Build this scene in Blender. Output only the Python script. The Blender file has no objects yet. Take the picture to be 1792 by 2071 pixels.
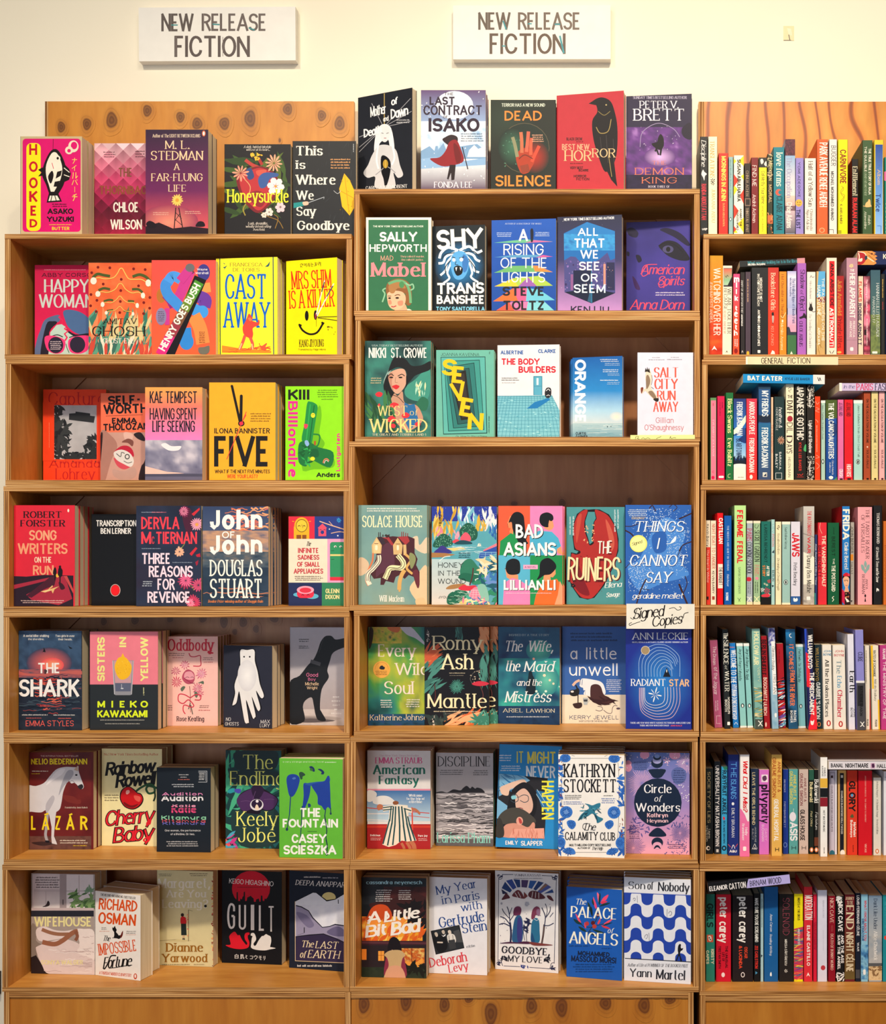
import bpy, math, random
from mathutils import Matrix, Vector, noise
from mathutils.geometry import tessellate_polygon

scene = bpy.context.scene
COL = scene.collection
# ---------------------------------------------------------------- camera, light, exposure
S = 0.00117            # metres per photograph pixel on the front plane of the bookcases (y = 0)
D = 2.7                # camera distance from that plane
CX, CY, ZC = 1235.0, 1138.0, 1.55     # where the optical axis meets the photograph; camera height

cam_d = bpy.data.cameras.new('camera')
cam = bpy.data.objects.new('camera', cam_d); COL.objects.link(cam)
cam.location = (0, -D, ZC); cam.rotation_euler = (math.radians(90), 0, 0)
cam_d.sensor_fit = 'VERTICAL'; cam_d.sensor_height = 36.0; cam_d.sensor_width = 36.0
cam_d.lens = (D/S)/2071*36.0
cam_d.shift_x = (896-CX)/2071; cam_d.shift_y = (CY-1035.5)/2071
cam_d.clip_start = 0.05
scene.camera = cam

scene.view_settings.view_transform = 'Standard'
scene.view_settings.look = 'None'
scene.view_settings.exposure = -0.13
scene.view_settings.gamma = 1.0
scene.view_settings.use_curve_mapping = False

world = bpy.data.worlds.new('room_air'); scene.world = world; world.use_nodes = True
bg = world.node_tree.nodes['Background']
bg.inputs['Color'].default_value = (1.0, 0.90, 0.80, 1); bg.inputs['Strength'].default_value = 0.11

def area(name, loc, aim, size, energy, color, sizey=None):
    d = bpy.data.lights.new(name, 'AREA'); d.energy = energy; d.color = color
    d.size = size
    if sizey: d.shape = 'RECTANGLE'; d.size_y = sizey
    o = bpy.data.objects.new(name, d); COL.objects.link(o); o.location = loc
    o.rotation_euler = (Vector(aim)-Vector(loc)).to_track_quat('-Z', 'Y').to_euler()
    return o
def spot(name, loc, aim, energy, color, radius=0.05, angle=100, blend=0.8):
    d = bpy.data.lights.new(name, 'SPOT'); d.energy = energy; d.color = color
    d.shadow_soft_size = radius; d.spot_size = math.radians(angle); d.spot_blend = blend
    o = bpy.data.objects.new(name, d); COL.objects.link(o); o.location = loc
    o.rotation_euler = (Vector(aim)-Vector(loc)).to_track_quat('-Z', 'Y').to_euler()
    return o
WARM = (1.0, 0.84, 0.64)
spot('track_lamp', (0.45, -2.7, 4.3), (0.35, 0.1, 1.15), 570, WARM, 0.09, 74, 1.0)
spot('track_lamp', (-1.5, -2.8, 4.3), (-1.0, 0.1, 1.05), 330, WARM, 0.09, 70, 1.0)
area('ceiling_panel', (-0.2, -2.4, 3.7), (-0.2, 0.0, 1.7), 2.6, 36, (1.0, 0.92, 0.78), 1.2)
area('shop_window', (-1.7, -4.8, 1.25), (-0.3, 0.0, 1.2), 3.0, 72, (0.78, 0.87, 1.0), 2.0)

# ---------------------------------------------------------------- helpers
def W(px, py, y):
    k = S*(D+y)/D
    return Vector(((px-CX)*k, y, ZC+(CY-py)*k))
def proj(p):
    k = S*(D+p.y)/D
    return CX+p.x/k, CY-(p.z-ZC)/k
def lin(h):
    return tuple((v/12.92 if v <= .04045 else ((v+.055)/1.055)**2.4) for v in (int(h[i:i+2], 16)/255 for i in (0, 2, 4)))
def hexc(h): return lin(h)+(1.0,)

def nt(name, rough=.5, spec=.4):
    m = bpy.data.materials.new(name); m.use_nodes = True
    t = m.node_tree; b = t.nodes['Principled BSDF']
    b.inputs['Roughness'].default_value = rough
    b.inputs['Specular IOR Level'].default_value = spec
    return m, t, b
def ramp(t, fac, stops):
    r = t.nodes.new('ShaderNodeValToRGB'); e = r.color_ramp.elements
    while len(e) < len(stops): e.new(0.5)
    for q, (p, c) in zip(e, stops): q.position = p; q.color = hexc(c)
    t.links.new(fac, r.inputs['Fac']); return r.outputs['Color']
def mapped(t, scale, loc=(0, 0, 0)):
    g = t.nodes.new('ShaderNodeNewGeometry'); mp = t.nodes.new('ShaderNodeMapping')
    mp.inputs['Scale'].default_value = scale; mp.inputs['Location'].default_value = loc
    t.links.new(g.outputs['Position'], mp.inputs['Vector']); return mp.outputs['Vector']
def tex(t, kind, vec, **kw):
    n = t.nodes.new('ShaderNodeTex'+kind)
    for k, v in kw.items():
        if k in n.inputs: n.inputs[k].default_value = v
        else: setattr(n, k, v)
    t.links.new(vec, n.inputs['Vector']); return n
def mix(t, a, b, fac, mode='MIX'):
    n = t.nodes.new('ShaderNodeMix'); n.data_type = 'RGBA'; n.blend_type = mode
    for s, v in ((n.inputs[6], a), (n.inputs[7], b)):
        if isinstance(v, str): s.default_value = hexc(v)
        else: t.links.new(v, s)
    if isinstance(fac, (int, float)): n.inputs[0].default_value = fac
    else: t.links.new(fac, n.inputs[0])
    return n.outputs[2]
def bump(t, b, h, dist=.0005, st=.4):
    n = t.nodes.new('ShaderNodeBump'); n.inputs['Strength'].default_value = st; n.inputs['Distance'].default_value = dist
    t.links.new(h, n.inputs['Height']); t.links.new(n.outputs['Normal'], b.inputs['Normal'])

BOUNDS = {}
def shift_in(shelf, M, w, dep):
    """keeps a book clear of the side panels of its box"""
    if shelf[1] == '0': return M
    lo, hi = BOUNDS[shelf]
    xs = [(M @ Vector((x, y, z))).x for x in (0, w) for y in (0, dep) for z in (0, .2)]
    d = max(0, lo+.0016-min(xs)) or min(0, hi-.0016-max(xs))
    return Matrix.Translation((d, 0, 0)) @ M
def wood(name, scale, stops, figure=None):
    m, t, b = nt(name, .42, .35)
    n = tex(t, 'Noise', mapped(t, scale), Scale=1.0, Detail=6.0, Roughness=.6, Distortion=.6)
    c = ramp(t, n.outputs['Fac'], stops)
    f = tex(t, 'Noise', mapped(t, tuple(v*6 for v in scale)), Scale=1.0, Detail=3.0)
    c = mix(t, c, ramp(t, f.outputs['Fac'], [(.3, 'c9a986'), (.7, 'ffffff')]), .35, 'MULTIPLY')
    if figure:
        wv = tex(t, 'Wave', mapped(t, figure), Scale=1.0, Distortion=16.0, Detail=1.5, wave_type='BANDS', bands_direction='X')
        wv.inputs['Detail Scale'].default_value = .6
        c = mix(t, c, ramp(t, wv.outputs['Fac'], [(.0, '9a5a26'), (.06, 'd89a58'), (.13, 'ffe8c8'), (.8, 'ffffff')]), .9, 'MULTIPLY')
    a = t.nodes.new('ShaderNodeAttribute'); a.attribute_name = 'Knot'
    c = mix(t, c, '5c2f14', a.outputs['Fac'])
    t.links.new(c, b.inputs['Base Color']); bump(t, b, f.outputs['Fac'])
    return m
STW = [(.25, 'b0742e'), (.5, 'ca8f44'), (.75, 'dca65c')]
M_WX = wood('plywood_long_grain', (2.2, 14, 14), STW)
M_WZ = wood('plywood_upright_grain', (14, 14, 2.2), STW)
M_BACK = wood('plywood_back_panel', (9, 9, 1.3), [(.25, '8f5c32'), (.5, 'a87046'), (.75, 'ba8656')])
M_TOPB = wood('plywood_backboard', (7, 7, 1.6), [(.2, 'bc7624'), (.5, 'd28c34'), (.8, 'de9f48')])
M_CAB = wood('plywood_cabinet_front', (9, 9, 1.2), [(.2, 'a4601a'), (.5, 'b67426'), (.8, 'c48634')])
M_FIG = wood('plywood_flame_backboard', (6, 6, 1.6), [(.2, 'c07a26'), (.5, 'd48e34'), (.8, 'e0a24a')], (7, 7, 3.2))
def ply(name, axis):
    m, t, b = nt(name, .6, .25)
    sc = [3.0, 3.0, 3.0]; sc[axis] = 42.0
    vec = mapped(t, tuple(sc))
    w = tex(t, 'Wave', vec, Scale=1.75, Distortion=1.6, Detail=2.0, wave_type='BANDS', bands_direction='XYZ'[axis])
    w.inputs['Detail Scale'].default_value = 1.6
    sn = [3.2, 3.2, 3.2]; sn[axis] = 360.0
    n0 = tex(t, 'Noise', mapped(t, tuple(sn)), Scale=1.0, Detail=3.0, Roughness=.65)
    c = ramp(t, n0.outputs['Fac'], [(.30, '4e2e14'), (.41, '9a6834'), (.50, 'c9995c'), (.64, 'e8be86')])
    c = mix(t, c, ramp(t, w.outputs['Fac'], [(.0, '6a4424'), (.30, 'ecd4b4'), (1., 'ffffff')]), .85, 'MULTIPLY')
    t.links.new(c, b.inputs['Base Color']); bump(t, b, w.outputs['Fac'])
    return m
M_EH = ply('plywood_edge_level', 2); M_EV = ply('plywood_edge_upright', 0)

m, t, b = nt('painted_wall', .85, .2)
n1 = tex(t, 'Noise', mapped(t, (1.3, 1.3, 1.3)), Scale=1.0, Detail=4.0)
n2 = tex(t, 'Noise', mapped(t, (90, 90, 90)), Scale=1.0, Detail=3.0)
t.links.new(ramp(t, n1.outputs['Fac'], [(.3, 'f6edd6'), (.7, 'faf2de')]), b.inputs['Base Color']); bump(t, b, n2.outputs['Fac'], .001, .25)
M_WALL = m
m, t, b = nt('cover_print', .42, .17)
a = t.nodes.new('ShaderNodeAttribute'); a.attribute_name = 'Col'
n1 = tex(t, 'Noise', mapped(t, (60, 60, 60)), Scale=1.0, Detail=3.0)
c = mix(t, a.outputs['Color'], ramp(t, n1.outputs['Fac'], [(.3, 'f2f2f2'), (.7, 'ffffff')]), .5, 'MULTIPLY')
t.links.new(c, b.inputs['Base Color']); M_PRINT = m
def pages(name, axis):
    m, t, b = nt(name, .9, .1)
    sc = [6.0, 6.0, 6.0]; sc[axis] = 1500.0
    tc = t.nodes.new('ShaderNodeTexCoord'); mp = t.nodes.new('ShaderNodeMapping'); mp.inputs['Scale'].default_value = sc
    t.links.new(tc.outputs['Object'], mp.inputs['Vector'])
    n = tex(t, 'Noise', mp.outputs['Vector'], Scale=1.0, Detail=2.0)
    t.links.new(ramp(t, n.outputs['Fac'], [(.3, 'cdb894'), (.5, 'e6d6b6'), (.7, 'f0e4ca')]), b.inputs['Base Color'])
    return m
M_PG = {'f': pages('page_edges_across', 1), 's': pages('page_edges_upright', 0), 'l': pages('page_edges_level', 2)}
def plain(name, hx, rough=.7, var='dddddd'):
    m, t, b = nt(name, rough, .3)
    n = tex(t, 'Noise', mapped(t, (25, 25, 25)), Scale=1.0, Detail=4.0)
    t.links.new(mix(t, hx, ramp(t, n.outputs['Fac'], [(.3, var), (.7, 'ffffff')]), .5, 'MULTIPLY'), b.inputs['Base Color'])
    return m

def link(o, parent=None):
    COL.objects.link(o)
    if parent: o.parent = parent
    return o
def empty(name, loc, label=None, cat=None, group=None):
    o = bpy.data.objects.new(name, None); o.location = loc; o.empty_display_size = .02
    if label: o['label'] = label
    if cat: o['category'] = cat
    if group: o['group'] = group
    return link(o)
BOXF = [(0, 1, 5, 4), (2, 6, 7, 3), (0, 4, 6, 2), (1, 3, 7, 5), (0, 2, 3, 1), (4, 5, 7, 6)]   # front, back, left, right, bottom, top
def boxv(x0, x1, y0, y1, z0, z1):
    return [(x, y, z) for z in (z0, z1) for y in (y0, y1) for x in (x0, x1)]
def box_mesh(name, dims, mats, fm=(0,)*6, parent=None, smooth=False):
    me = bpy.data.meshes.new(name); me.from_pydata(boxv(*dims), [], BOXF)
    for m_ in mats: me.materials.append(m_)
    for p, i in zip(me.polygons, fm): p.material_index = i
    return link(bpy.data.objects.new(name, me), parent)

# ---------------------------------------------------------------- lettering: pen strokes on a small skeleton alphabet
# two base-36 digits per point: x, y+3 (baseline 3, cap d, x-height a); r = rounded corners, o = closed rounded
GL = """A8 034d83 1676;B6 030d r0d5d5808 r08686303;C7 r7a7d0d037376;D7 030d r0d7d7303;E5 5d0d0353 0848;F5 5d0d03 0848;G7 r7a7d0d037378 7848;H7 030d 737d 0878;I0 030d;J4 r4d430306;K6 030d 6d07 2963;L5 0d0353;M8 030d448d83;N7 030d737d;O8 o0d8d8303;P6 030d r0d6d6707;Q8 o0d8d8303 5682;R6 030d r0d6d6808 3863;S6 r6b6d0d08686303 05;T8 0d8d 4d43;U7 r0d03737d;V8 0d438d;W12 0d336d93cd;X7 037d 0d73;Y8 0d488d 4843;Z6 0d6d0363;a5 o0a5a5303 5a53;b5 030d o0a5a5303;c5 r595a0a035354;d5 o0a5a5303 5d53;e5 0757 r575a0a035354;f3 r4d1d13 0a3a;g5 o0a5a5303 r5a500001;h5 030d r070a5a53;i0 030a 0c0d;j2 r2a2000 2c2d;k4 030d 4a06 1743;l0 030d;m8 030a r070a4a43 r474a8a83;n5 030a r070a5a53;o5 o0a5a5303;p5 000a o0a5a5303;q5 505a o0a5a5303;r3 030a r070a3a;t3 r1d1333 0a3a;u5 r0a03535a 5a53;y6 0a33 6a20;06 o0d6d6303;13 0b2d23;26 r0b0d6d6803 0363;36 r0c0d6d6828 r286863 0304;46 434d0666;56 5d0d08 r08686303;66 r6d0d036368 6808;76 0d6d23;86 o1d5d5818 o08686303;96 r0363 6d0d0868;.0 0304;,1 1401;'0 0d0b;-3 0838;!0 0d07 0304;?5 r0b0d5d5828 2826 2324;&7 73 1b2d4b0603 5376;:0 0304 090a;/4 034d;(2 r2d0d0323;~4 r0708484a;_6 0363;"2 0d0b 2d2b;
ナa 0aaa 5d5823;イa 8d07 5a53;ルa 2d2813 7d73a7;バa 3c04 6ca4 8dad;ーa 5d53;チa 8d2b 09a9 5b5823;白a 1b13939b1b 1797 5d3b;鳥a 2d26 2d8d88 2b8b 2989 26a6a383 1314 3334 5354;とa 3d47 r8b2b2383;コa 1b9b9313;ウa 5d5b 080baba843;モa 1c9c 08a8 5c5393;リa 2d27 8d8743;심a 4d09 4d89 9d98 2727732723;여a o0c5c5707 9d93 6b9b 6898;사a 3d04 3d64 9d93 98b8;는a 2d2a8a 08a8 262393;킬a 0d5d57 0a5a 9d98 1777751513 73;러a 0d6d6a0a0636 9d93 6898;한a 1d6d 0b7b 9d96 98b8 151383;지a 0d6d 3d04 3d64 9d93;영a o0d5d5909 9d98 6c9c 6a9a o1777 7313"""
FONT = {}
for ent in GL.replace('\n', '').split(';'):
    if not ent: continue
    ch = ent[0]; body = ent[1:].split(' ')
    w = int(body[0]) if body[0].isdigit() else int(body[0], 36)
    st = []
    for s_ in body[1:]:
        if not s_: continue
        kd = s_[0] if s_[0] in 'ro' else ''
        s_ = s_[1:] if kd else s_
        if len(s_) % 2 or not s_: continue
        st.append((kd, [(int(s_[i], 36), int(s_[i+1], 36)-3) for i in range(0, len(s_), 2)]))
    FONT[ch] = (w, st)
for lo, up in zip('svwxz', 'SVWXZ'):
    w, st = FONT[up]; FONT[lo] = (w*.72, [(k, [(x*.72, y*.7) for x, y in p]) for k, p in st])
FONT['S'] = (6, [('r', [(6, 8), (6, 10), (0, 10), (0, 5), (6, 5), (6, 0), (0, 0), (0, 2)])])
FONT['s'] = (4, [('r', [(4, 5.6), (4, 7), (0, 7), (0, 3.5), (4, 3.5), (4, 0), (0, 0), (0, 1.4)])])
FONT['&'] = (7, [('', [(7, 0), (1.5, 8)]), ('r', [(1.5, 8), (1.5, 10), (4.5, 10), (4.5, 7), (0, 4), (0, 0), (5, 0), (7, 5)])])
FONT['3'] = (6, [('r', [(0, 8.5), (0, 10), (6, 10), (6, 5), (2, 5)]), ('r', [(2, 5), (6, 5), (6, 0), (0, 0), (0, 1.5)])])
ACC = {'é': ('e', 8.2), 'á': ('a', 8.2), 'Á': ('A', 11), 'É': ('E', 11), 'í': ('i', 8.2), 'Ó': ('O', 11), 'Ă': ('A', 11)}
for k, (bch, y) in ACC.items():
    w, st = FONT[bch]; FONT[k] = (w, st+[('', [(w/2-.4, y), (w/2+1.2, y+2)])])
STY = dict(r=(.105, .1, 0, 0), l=(.06, .06, 0, 0), b=(.17, .155, 0, 0), x=(.25, .2, 0, 0), s=(.135, .05, 1, 0), S=(.23, .07, 1, 0),
           d=(.16, .03, 0, 0), f=(.15, .05, 0, 0), i=(.12, .05, 1, .24), c=(.12, .06, 0, .32), B=(.24, .15, 0, .28), h=(.09, .085, 0, .05),
           k=(.2, .075, 1, 0), t=(.1, .03, 1, 0), n=(.135, .125, 0, 0), D=(.24, .06, 0, 0))

def arc(pts, closed):
    """elliptical corners"""
    n = len(pts); out = []
    def leg(a, b_, share): return math.dist(a, b_)*share
    idx = range(n) if closed else range(1, n-1)
    if not closed: out.append(pts[0])
    for i in idx:
        p, q, r = pts[i-1], pts[i], pts[(i+1) % n]
        la, lb = math.dist(p, q), math.dist(q, r)
        fa = .5 if (closed or i > 1) else 1.
        fb = .5 if (closed or i < n-2) else 1.
        a, b_ = la*fa, lb*fb
        if fa == 1.: a = min(a, b_*1.25)
        if fb == 1.: b_ = min(b_, a*1.25)
        A = (q[0]+(p[0]-q[0])*a/la, q[1]+(p[1]-q[1])*a/la) if la else q
        B = (q[0]+(r[0]-q[0])*b_/lb, q[1]+(r[1]-q[1])*b_/lb) if lb else q
        for k in range(6):
            th = k/5*math.pi/2
            ca, cb = 1-math.sin(th), 1-math.cos(th)
            out.append((q[0]+(A[0]-q[0])*ca+(B[0]-q[0])*cb, q[1]+(A[1]-q[1])*ca+(B[1]-q[1])*cb))
    if not closed: out.append(pts[-1])
    res = [out[0]]
    for p in out[1:]:
        if math.dist(p, res[-1]) > 1e-4: res.append(p)
    if closed and math.dist(res[0], res[-1]) < 1e-4: res.pop()
    return res
def strip(pts, closed, wf):
    """quads along a smooth line; wf(dx, dy) gives the width"""
    n = len(pts)
    if n < 2: return []
    L, R = [], []
    for i, p in enumerate(pts):
        a = pts[i-1] if (closed or i) else p
        c = pts[(i+1) % n] if (closed or i < n-1) else p
        dx, dy = c[0]-a[0], c[1]-a[1]; l = math.hypot(dx, dy) or 1
        dx, dy = dx/l, dy/l; w = wf(dx, dy)/2
        L.append((p[0]-dy*w, p[1]+dx*w)); R.append((p[0]+dy*w, p[1]-dx*w))
    return [[L[i], L[(i+1) % n], R[(i+1) % n], R[i]] for i in range(n if closed else n-1)]
def spline(pts, closed, k=6):
    n = len(pts); out = []
    for i in range(n if closed else n-1):
        g = lambda j: pts[j % n] if closed else pts[max(0, min(n-1, j))]
        p0, p1, p2, p3 = g(i-1), g(i), g(i+1), g(i+2)
        for s_ in range(k):
            t_ = s_/k
            out.append(tuple(.5*(2*p1[a]+(p2[a]-p0[a])*t_+(2*p0[a]-5*p1[a]+4*p2[a]-p3[a])*t_*t_+(3*p1[a]-p0[a]-3*p2[a]+p3[a])*t_**3) for a in (0, 1)))
    if not closed: out.append(pts[-1])
    return out
def lettering(text, style, x0, y0, x1, y1, mode='t', rot=0):
    """polygons of a line of lettering whose cap height and width fill the given box"""
    tk, tn, serif, shear = STY[style]
    bw, bh = (x1-x0, y1-y0) if mode == 't' else (y1-y0, x1-x0)
    H = bh; u = 0.; runs = []; gap = 1.3 if style in 'cB' else 2.9 if style in 'xSbkD' else 2.4
    for ch in text:
        if ch == ' ': u += 3.6; continue
        g = FONT.get(ch) or FONT.get(ch.upper())
        if not g: u += 3; continue
        runs.append((u, g)); u += g[0]+gap
        if ch in "Iil.,'!": u += .4
    if not runs: return [], []
    u = max(u-gap, 1.0)
    th = tk*H; ux = max(bw-th, bw*.4)/u
    th = min(th, (2.05 if serif else 2.45)*ux) if len(text) > 1 else min(th, .4*bw, bw*2.4/(u+2.4)) if u > 1.5 else min(th, bw)
    tn_ = min(tn*H, th*1.1)
    ux = (bw-th)/u if u > 1.5 else 0; uy = (H-tn_)/10
    if style in 'xX': uy = (H-tn_)/10
    wf = lambda dx, dy: tn_+(th-tn_)*abs(dy)
    P = []; ID = []; sid = 0
    rj = random.Random(len(text)*7+int(x0))
    for off, (w, sts) in runs:
        jx = jy = 0
        if style == 'h': jy = rj.uniform(-.5, .5)
        for kd, pts in sts:
            q = [((off+x)*ux+th/2+jx, (y+jy)*uy+tn_/2) for x, y in pts]
            if u <= 1.5: q = [(bw/2, y) for x, y in q]
            sid += 1
            if kd: P += strip(arc(q, kd == 'o'), kd == 'o', wf)
            else:
                for i in range(len(q)-1):
                    (ax, ay), (bx, by) = q[i], q[i+1]
                    dx, dy = bx-ax, by-ay; l = math.hypot(dx, dy) or 1e-6; dx, dy = dx/l, dy/l
                    e0 = e1 = 0
                    if i > 0:
                        t0 = (q[i-1][0]-ax)*dx+(q[i-1][1]-ay)*dy; l0 = math.dist(q[i-1], q[i]) or 1
                        e0 = (tn_ if abs(dy) < .3 else th)*(.5 if abs(t0/l0) < .3 else .12)
                        if abs(dy) > .9: e0 = tn_/2
                    if i < len(q)-2:
                        t1 = (q[i+2][0]-bx)*dx+(q[i+2][1]-by)*dy; l1 = math.dist(q[i+2], q[i+1]) or 1
                        e1 = (th/2 if abs(dy) < .3 else tn_/2) if abs(t1/l1) < .3 else th*.12
                    elif abs(dy) > .3 and i == len(q)-2: e1 = tn_/2
                    if i == 0 and abs(dy) > .3: e0 = tn_/2
                    P += strip([(ax-dx*e0, ay-dy*e0), (bx+dx*e1, by+dy*e1)], False, wf)
                    ID += [sid]*(len(P)-len(ID)); sid += 1
            ID += [sid]*(len(P)-len(ID))
            if serif and kd != 'o':
                for (ex, ey), (nx_, ny_), raw in ((q[0], q[1], pts[0]), (q[-1], q[-2], pts[-1])):
                    l = math.dist((ex, ey), (nx_, ny_)) or 1
                    if not kd and abs(ex-nx_)/l > .9 and raw[1] in (0, 10) and H > 12:
                        sg = 1 if raw[1] == 0 else -1; xx = ex+(tn_*.5 if ex < nx_ else -tn_*.5)
                        P.append([(xx-tn_*.6, ey), (xx+tn_*.6, ey), (xx+tn_*.3, ey+sg*.17*H), (xx-tn_*.3, ey+sg*.17*H)])
                    if abs(ey-ny_)/l > .55 and (raw[1] in (0, 10, -3) or (raw[1] == 7 and not kd)):
                        hw = th/2+min(.08*H, ux*.8); yy = ey
                        P.append([(ex-hw, yy-tn_*.5), (ex+hw, yy-tn_*.5), (ex+hw, yy+tn_*.5), (ex-hw, yy+tn_*.5)])
    out = []; cx, cy = (x0+x1)/2, (y0+y1)/2; ca, sa = math.cos(math.radians(rot)), math.sin(math.radians(rot))
    for poly in P:
        o = []
        for x, y in poly:
            x += shear*(y-H/2)*.8
            if mode == 't': X, Y = x0+x, y1-y
            elif mode == 'v': X, Y = x0+y, y0+x
            else: X, Y = x1-y, y1-x
            if rot: dx, dy = X-cx, Y-cy; X, Y = cx+dx*ca-dy*sa, cy+dx*sa+dy*ca
            o.append((X, Y))
        out.append(o)
    ID += [sid+1]*(len(P)-len(ID))
    return out, ID

# ---------------------------------------------------------------- printed art
def clip(poly):
    for ax, lim, sg in ((0, 0., 1), (0, 1., -1), (1, 0., 1), (1, 1., -1)):
        out = []
        for i in range(len(poly)):
            a, b_ = poly[i-1], poly[i]
            ia, ib = (a[ax]-lim)*sg >= 0, (b_[ax]-lim)*sg >= 0
            if ia != ib:
                t_ = (lim-a[ax])/(b_[ax]-a[ax]); out.append(tuple(a[k]+(b_[k]-a[k])*t_ for k in range(len(a))))
            if ib: out.append(b_)
        poly = out
        if len(poly) < 3: return []
    return poly
class Art:
    """collects coloured flat shapes on a face of size w x h, each shape a hair above the last"""
    def __init__(self, w, h, inv, seed=0):
        self.w, self.h, self.inv = w, h, inv; self.V = []; self.F = []; self.C = []; self.lay = 0.; self.dz = 0.; self.rd = random.Random(seed)
        self.o0 = (0., 0., 0.)
    def face(self, uv, cols):
        n = len(self.V)
        for (u, v, *_), c in zip(uv, cols):
            self.V.append((u*self.w, -1e-6*(self.lay+self.dz)-.00005, (1-v)*self.h)); self.C.append(c)
        self.F.append(tuple(range(n, n+len(uv))))
    def polys(self, polys, col, ids=None, flat=False):
        c = hexc(col); qs = []
        for p in polys:
            q = clip([self.inv(x, y) for x, y in p])
            if len(q) >= 3: qs.append(q)
        top = 0
        if flat or len(qs) < 2: lv = [0]*len(qs)
        else:                                   # shapes that overlap never share a level
            bb = sorted((min(p[0] for p in q), max(p[0] for p in q), min(p[1] for p in q), max(p[1] for p in q), i) for i, q in enumerate(qs))
            lv = [0]*len(qs); act = []; e = 4e-4
            for x0, x1, y0, y1, i in bb:
                act = [t for t in act if t[0] > x0+e]
                used = {t[3] for t in act if t[1] < y1-e and t[2] > y0+e}; l = 0
                while l in used: l += 1
                lv[i] = l; act.append((x1, y0, y1, l)); top = max(top, l)
        for q, l in zip(qs, lv): self.dz = l*4.; self.face(q, [c]*len(q))
        self.dz = 0.; self.lay += 12+top*4
    def shape(self, pts, col):
        if len(pts) == 3: tris = [pts]
        else: tris = [[pts[i] for i in t_] for t_ in tessellate_polygon([[Vector((x, y, 0)) for x, y in pts]])]
        self.polys(tris, col, None, True)
    def grid(self, x0, y0, x1, y1, fn, nx=1, ny=1):
        for i in range(nx):
            for j in range(ny):
                q = []
                for a, b_ in ((0, 0), (1, 0), (1, 1), (0, 1)):
                    u, v = (i+a)/nx, (j+b_)/ny; X, Y = x0+(x1-x0)*u, y0+(y1-y0)*v
                    q.append(self.inv(X, Y)+tuple(fn(u, v)))
                q = clip(q)
                if len(q) >= 3: self.face([p[:2] for p in q], [tuple(p[2:6]) for p in q])
        self.lay += 14
    def cmd(self, line):
        txt = None
        if '|' in line: line, txt = line.split('|', 1)
        a = line.split(); k = a[0]
        fl = lambda s_: [float(v) for v in s_]
        pr = lambda s_: [(float(s_[i]), float(s_[i+1])) for i in range(0, len(s_)-1, 2)]
        if k in 'tvu' and len(k) == 1:
            st = a[1]; sh = None
            if '/' in st: st, sh = st.split('/')
            n = fl(a[3:]); rot = n[4] if len(n) > 4 else 0
            if sh:
                d = .05*((n[3]-n[1]) if k == 't' else (n[2]-n[0]))
                pl, ids = lettering(txt, st, n[0]+d, n[1]+d, n[2]+d, n[3]+d, k, rot); self.polys(pl, sh, ids)
            pl, ids = lettering(txt, st, *n[:4], k, rot); self.polys(pl, a[2], ids)
        elif k == 'p': self.shape(pr(a[2:]), a[1])
        elif k == 'b': self.shape(spline(pr(a[2:]), True, 4), a[1])
        elif k == 'r':
            x0, y0, x1, y1 = fl(a[2:6]); self.polys([[(x0, y0), (x1, y0), (x1, y1), (x0, y1)]], a[1])
        elif k == 'q':
            x0, y0, x1, y1, r = fl(a[2:7]); pts = []
            for cx, cy, s0 in ((x1-r, y0+r, -90), (x1-r, y1-r, 0), (x0+r, y1-r, 90), (x0+r, y0+r, 180)):
                for i in range(5): g = math.radians(s0+i*22.5); pts.append((cx+r*math.cos(g), cy+r*math.sin(g)))
            self.shape(pts, a[1])
        elif k == 'l': self.polys(strip(pr(a[3:]), False, lambda *_: float(a[2])), a[1])
        elif k == 's': self.polys(strip(spline(pr(a[3:]), False), False, lambda *_: float(a[2])), a[1])
        elif k == 'o':
            cx, cy, rx, ry = fl(a[2:6]); self.polys([[(cx+rx*math.cos(i*math.pi/12), cy+ry*math.sin(i*math.pi/12)) for i in range(24)]], a[1])
        elif k in 'gH':
            c1, c2 = hexc(a[1]), hexc(a[2]); x0, y0, x1, y1 = fl(a[3:7])
            self.grid(x0, y0, x1, y1, (lambda u, v: [c1[i]+(c2[i]-c1[i])*v for i in range(4)]) if k == 'g' else (lambda u, v: [c1[i]+(c2[i]-c1[i])*u for i in range(4)]), 4 if k == 'H' else 1, 4 if k == 'g' else 1)
        elif k == 'e':
            c1, c2 = hexc(a[1]), hexc(a[2]); cx, cy, rx, ry = fl(a[3:7])
            for i in range(20):
                g0, g1 = i*math.pi/10, (i+1)*math.pi/10
                for r0, r1 in ((0, .5), (.5, 1)):
                    q = []
                    for r_, g in ((r0, g0), (r1, g0), (r1, g1), (r0, g1)):
                        f = r_*r_*(3-2*r_); q.append(self.inv(cx+rx*r_*math.cos(g), cy+ry*r_*math.sin(g))+tuple(c1[j]+(c2[j]-c1[j])*f for j in range(4)))
                    q = clip(q)
                    if len(q) >= 3: self.face([p[:2] for p in q], [tuple(p[2:6]) for p in q])
            self.lay += 14
        elif k == 'k':
            cs = [hexc(c) for c in a[1].split(',')]; sc = float(a[2]); x0, y0, x1, y1 = fl(a[3:7]); sx = float(a[7]) if len(a) > 7 else 1
            asp = (x1-x0)/(y1-y0); sd = self.rd.uniform(0, 50)
            def fn(u, v):
                p = Vector((u*sc*asp/sx+sd, v*sc, sd)); f = .5+.5*(noise.noise(p)*1.2+noise.noise(p*2.3)*.6+noise.noise(p*5)*.25)
                f = max(0, min(.999, f))*(len(cs)-1); i = int(f); f -= i
                return [cs[i][j]+(cs[i+1][j]-cs[i][j])*f for j in range(4)]
            self.grid(x0, y0, x1, y1, fn, 26, 26)
        elif k == 'f':
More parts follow.
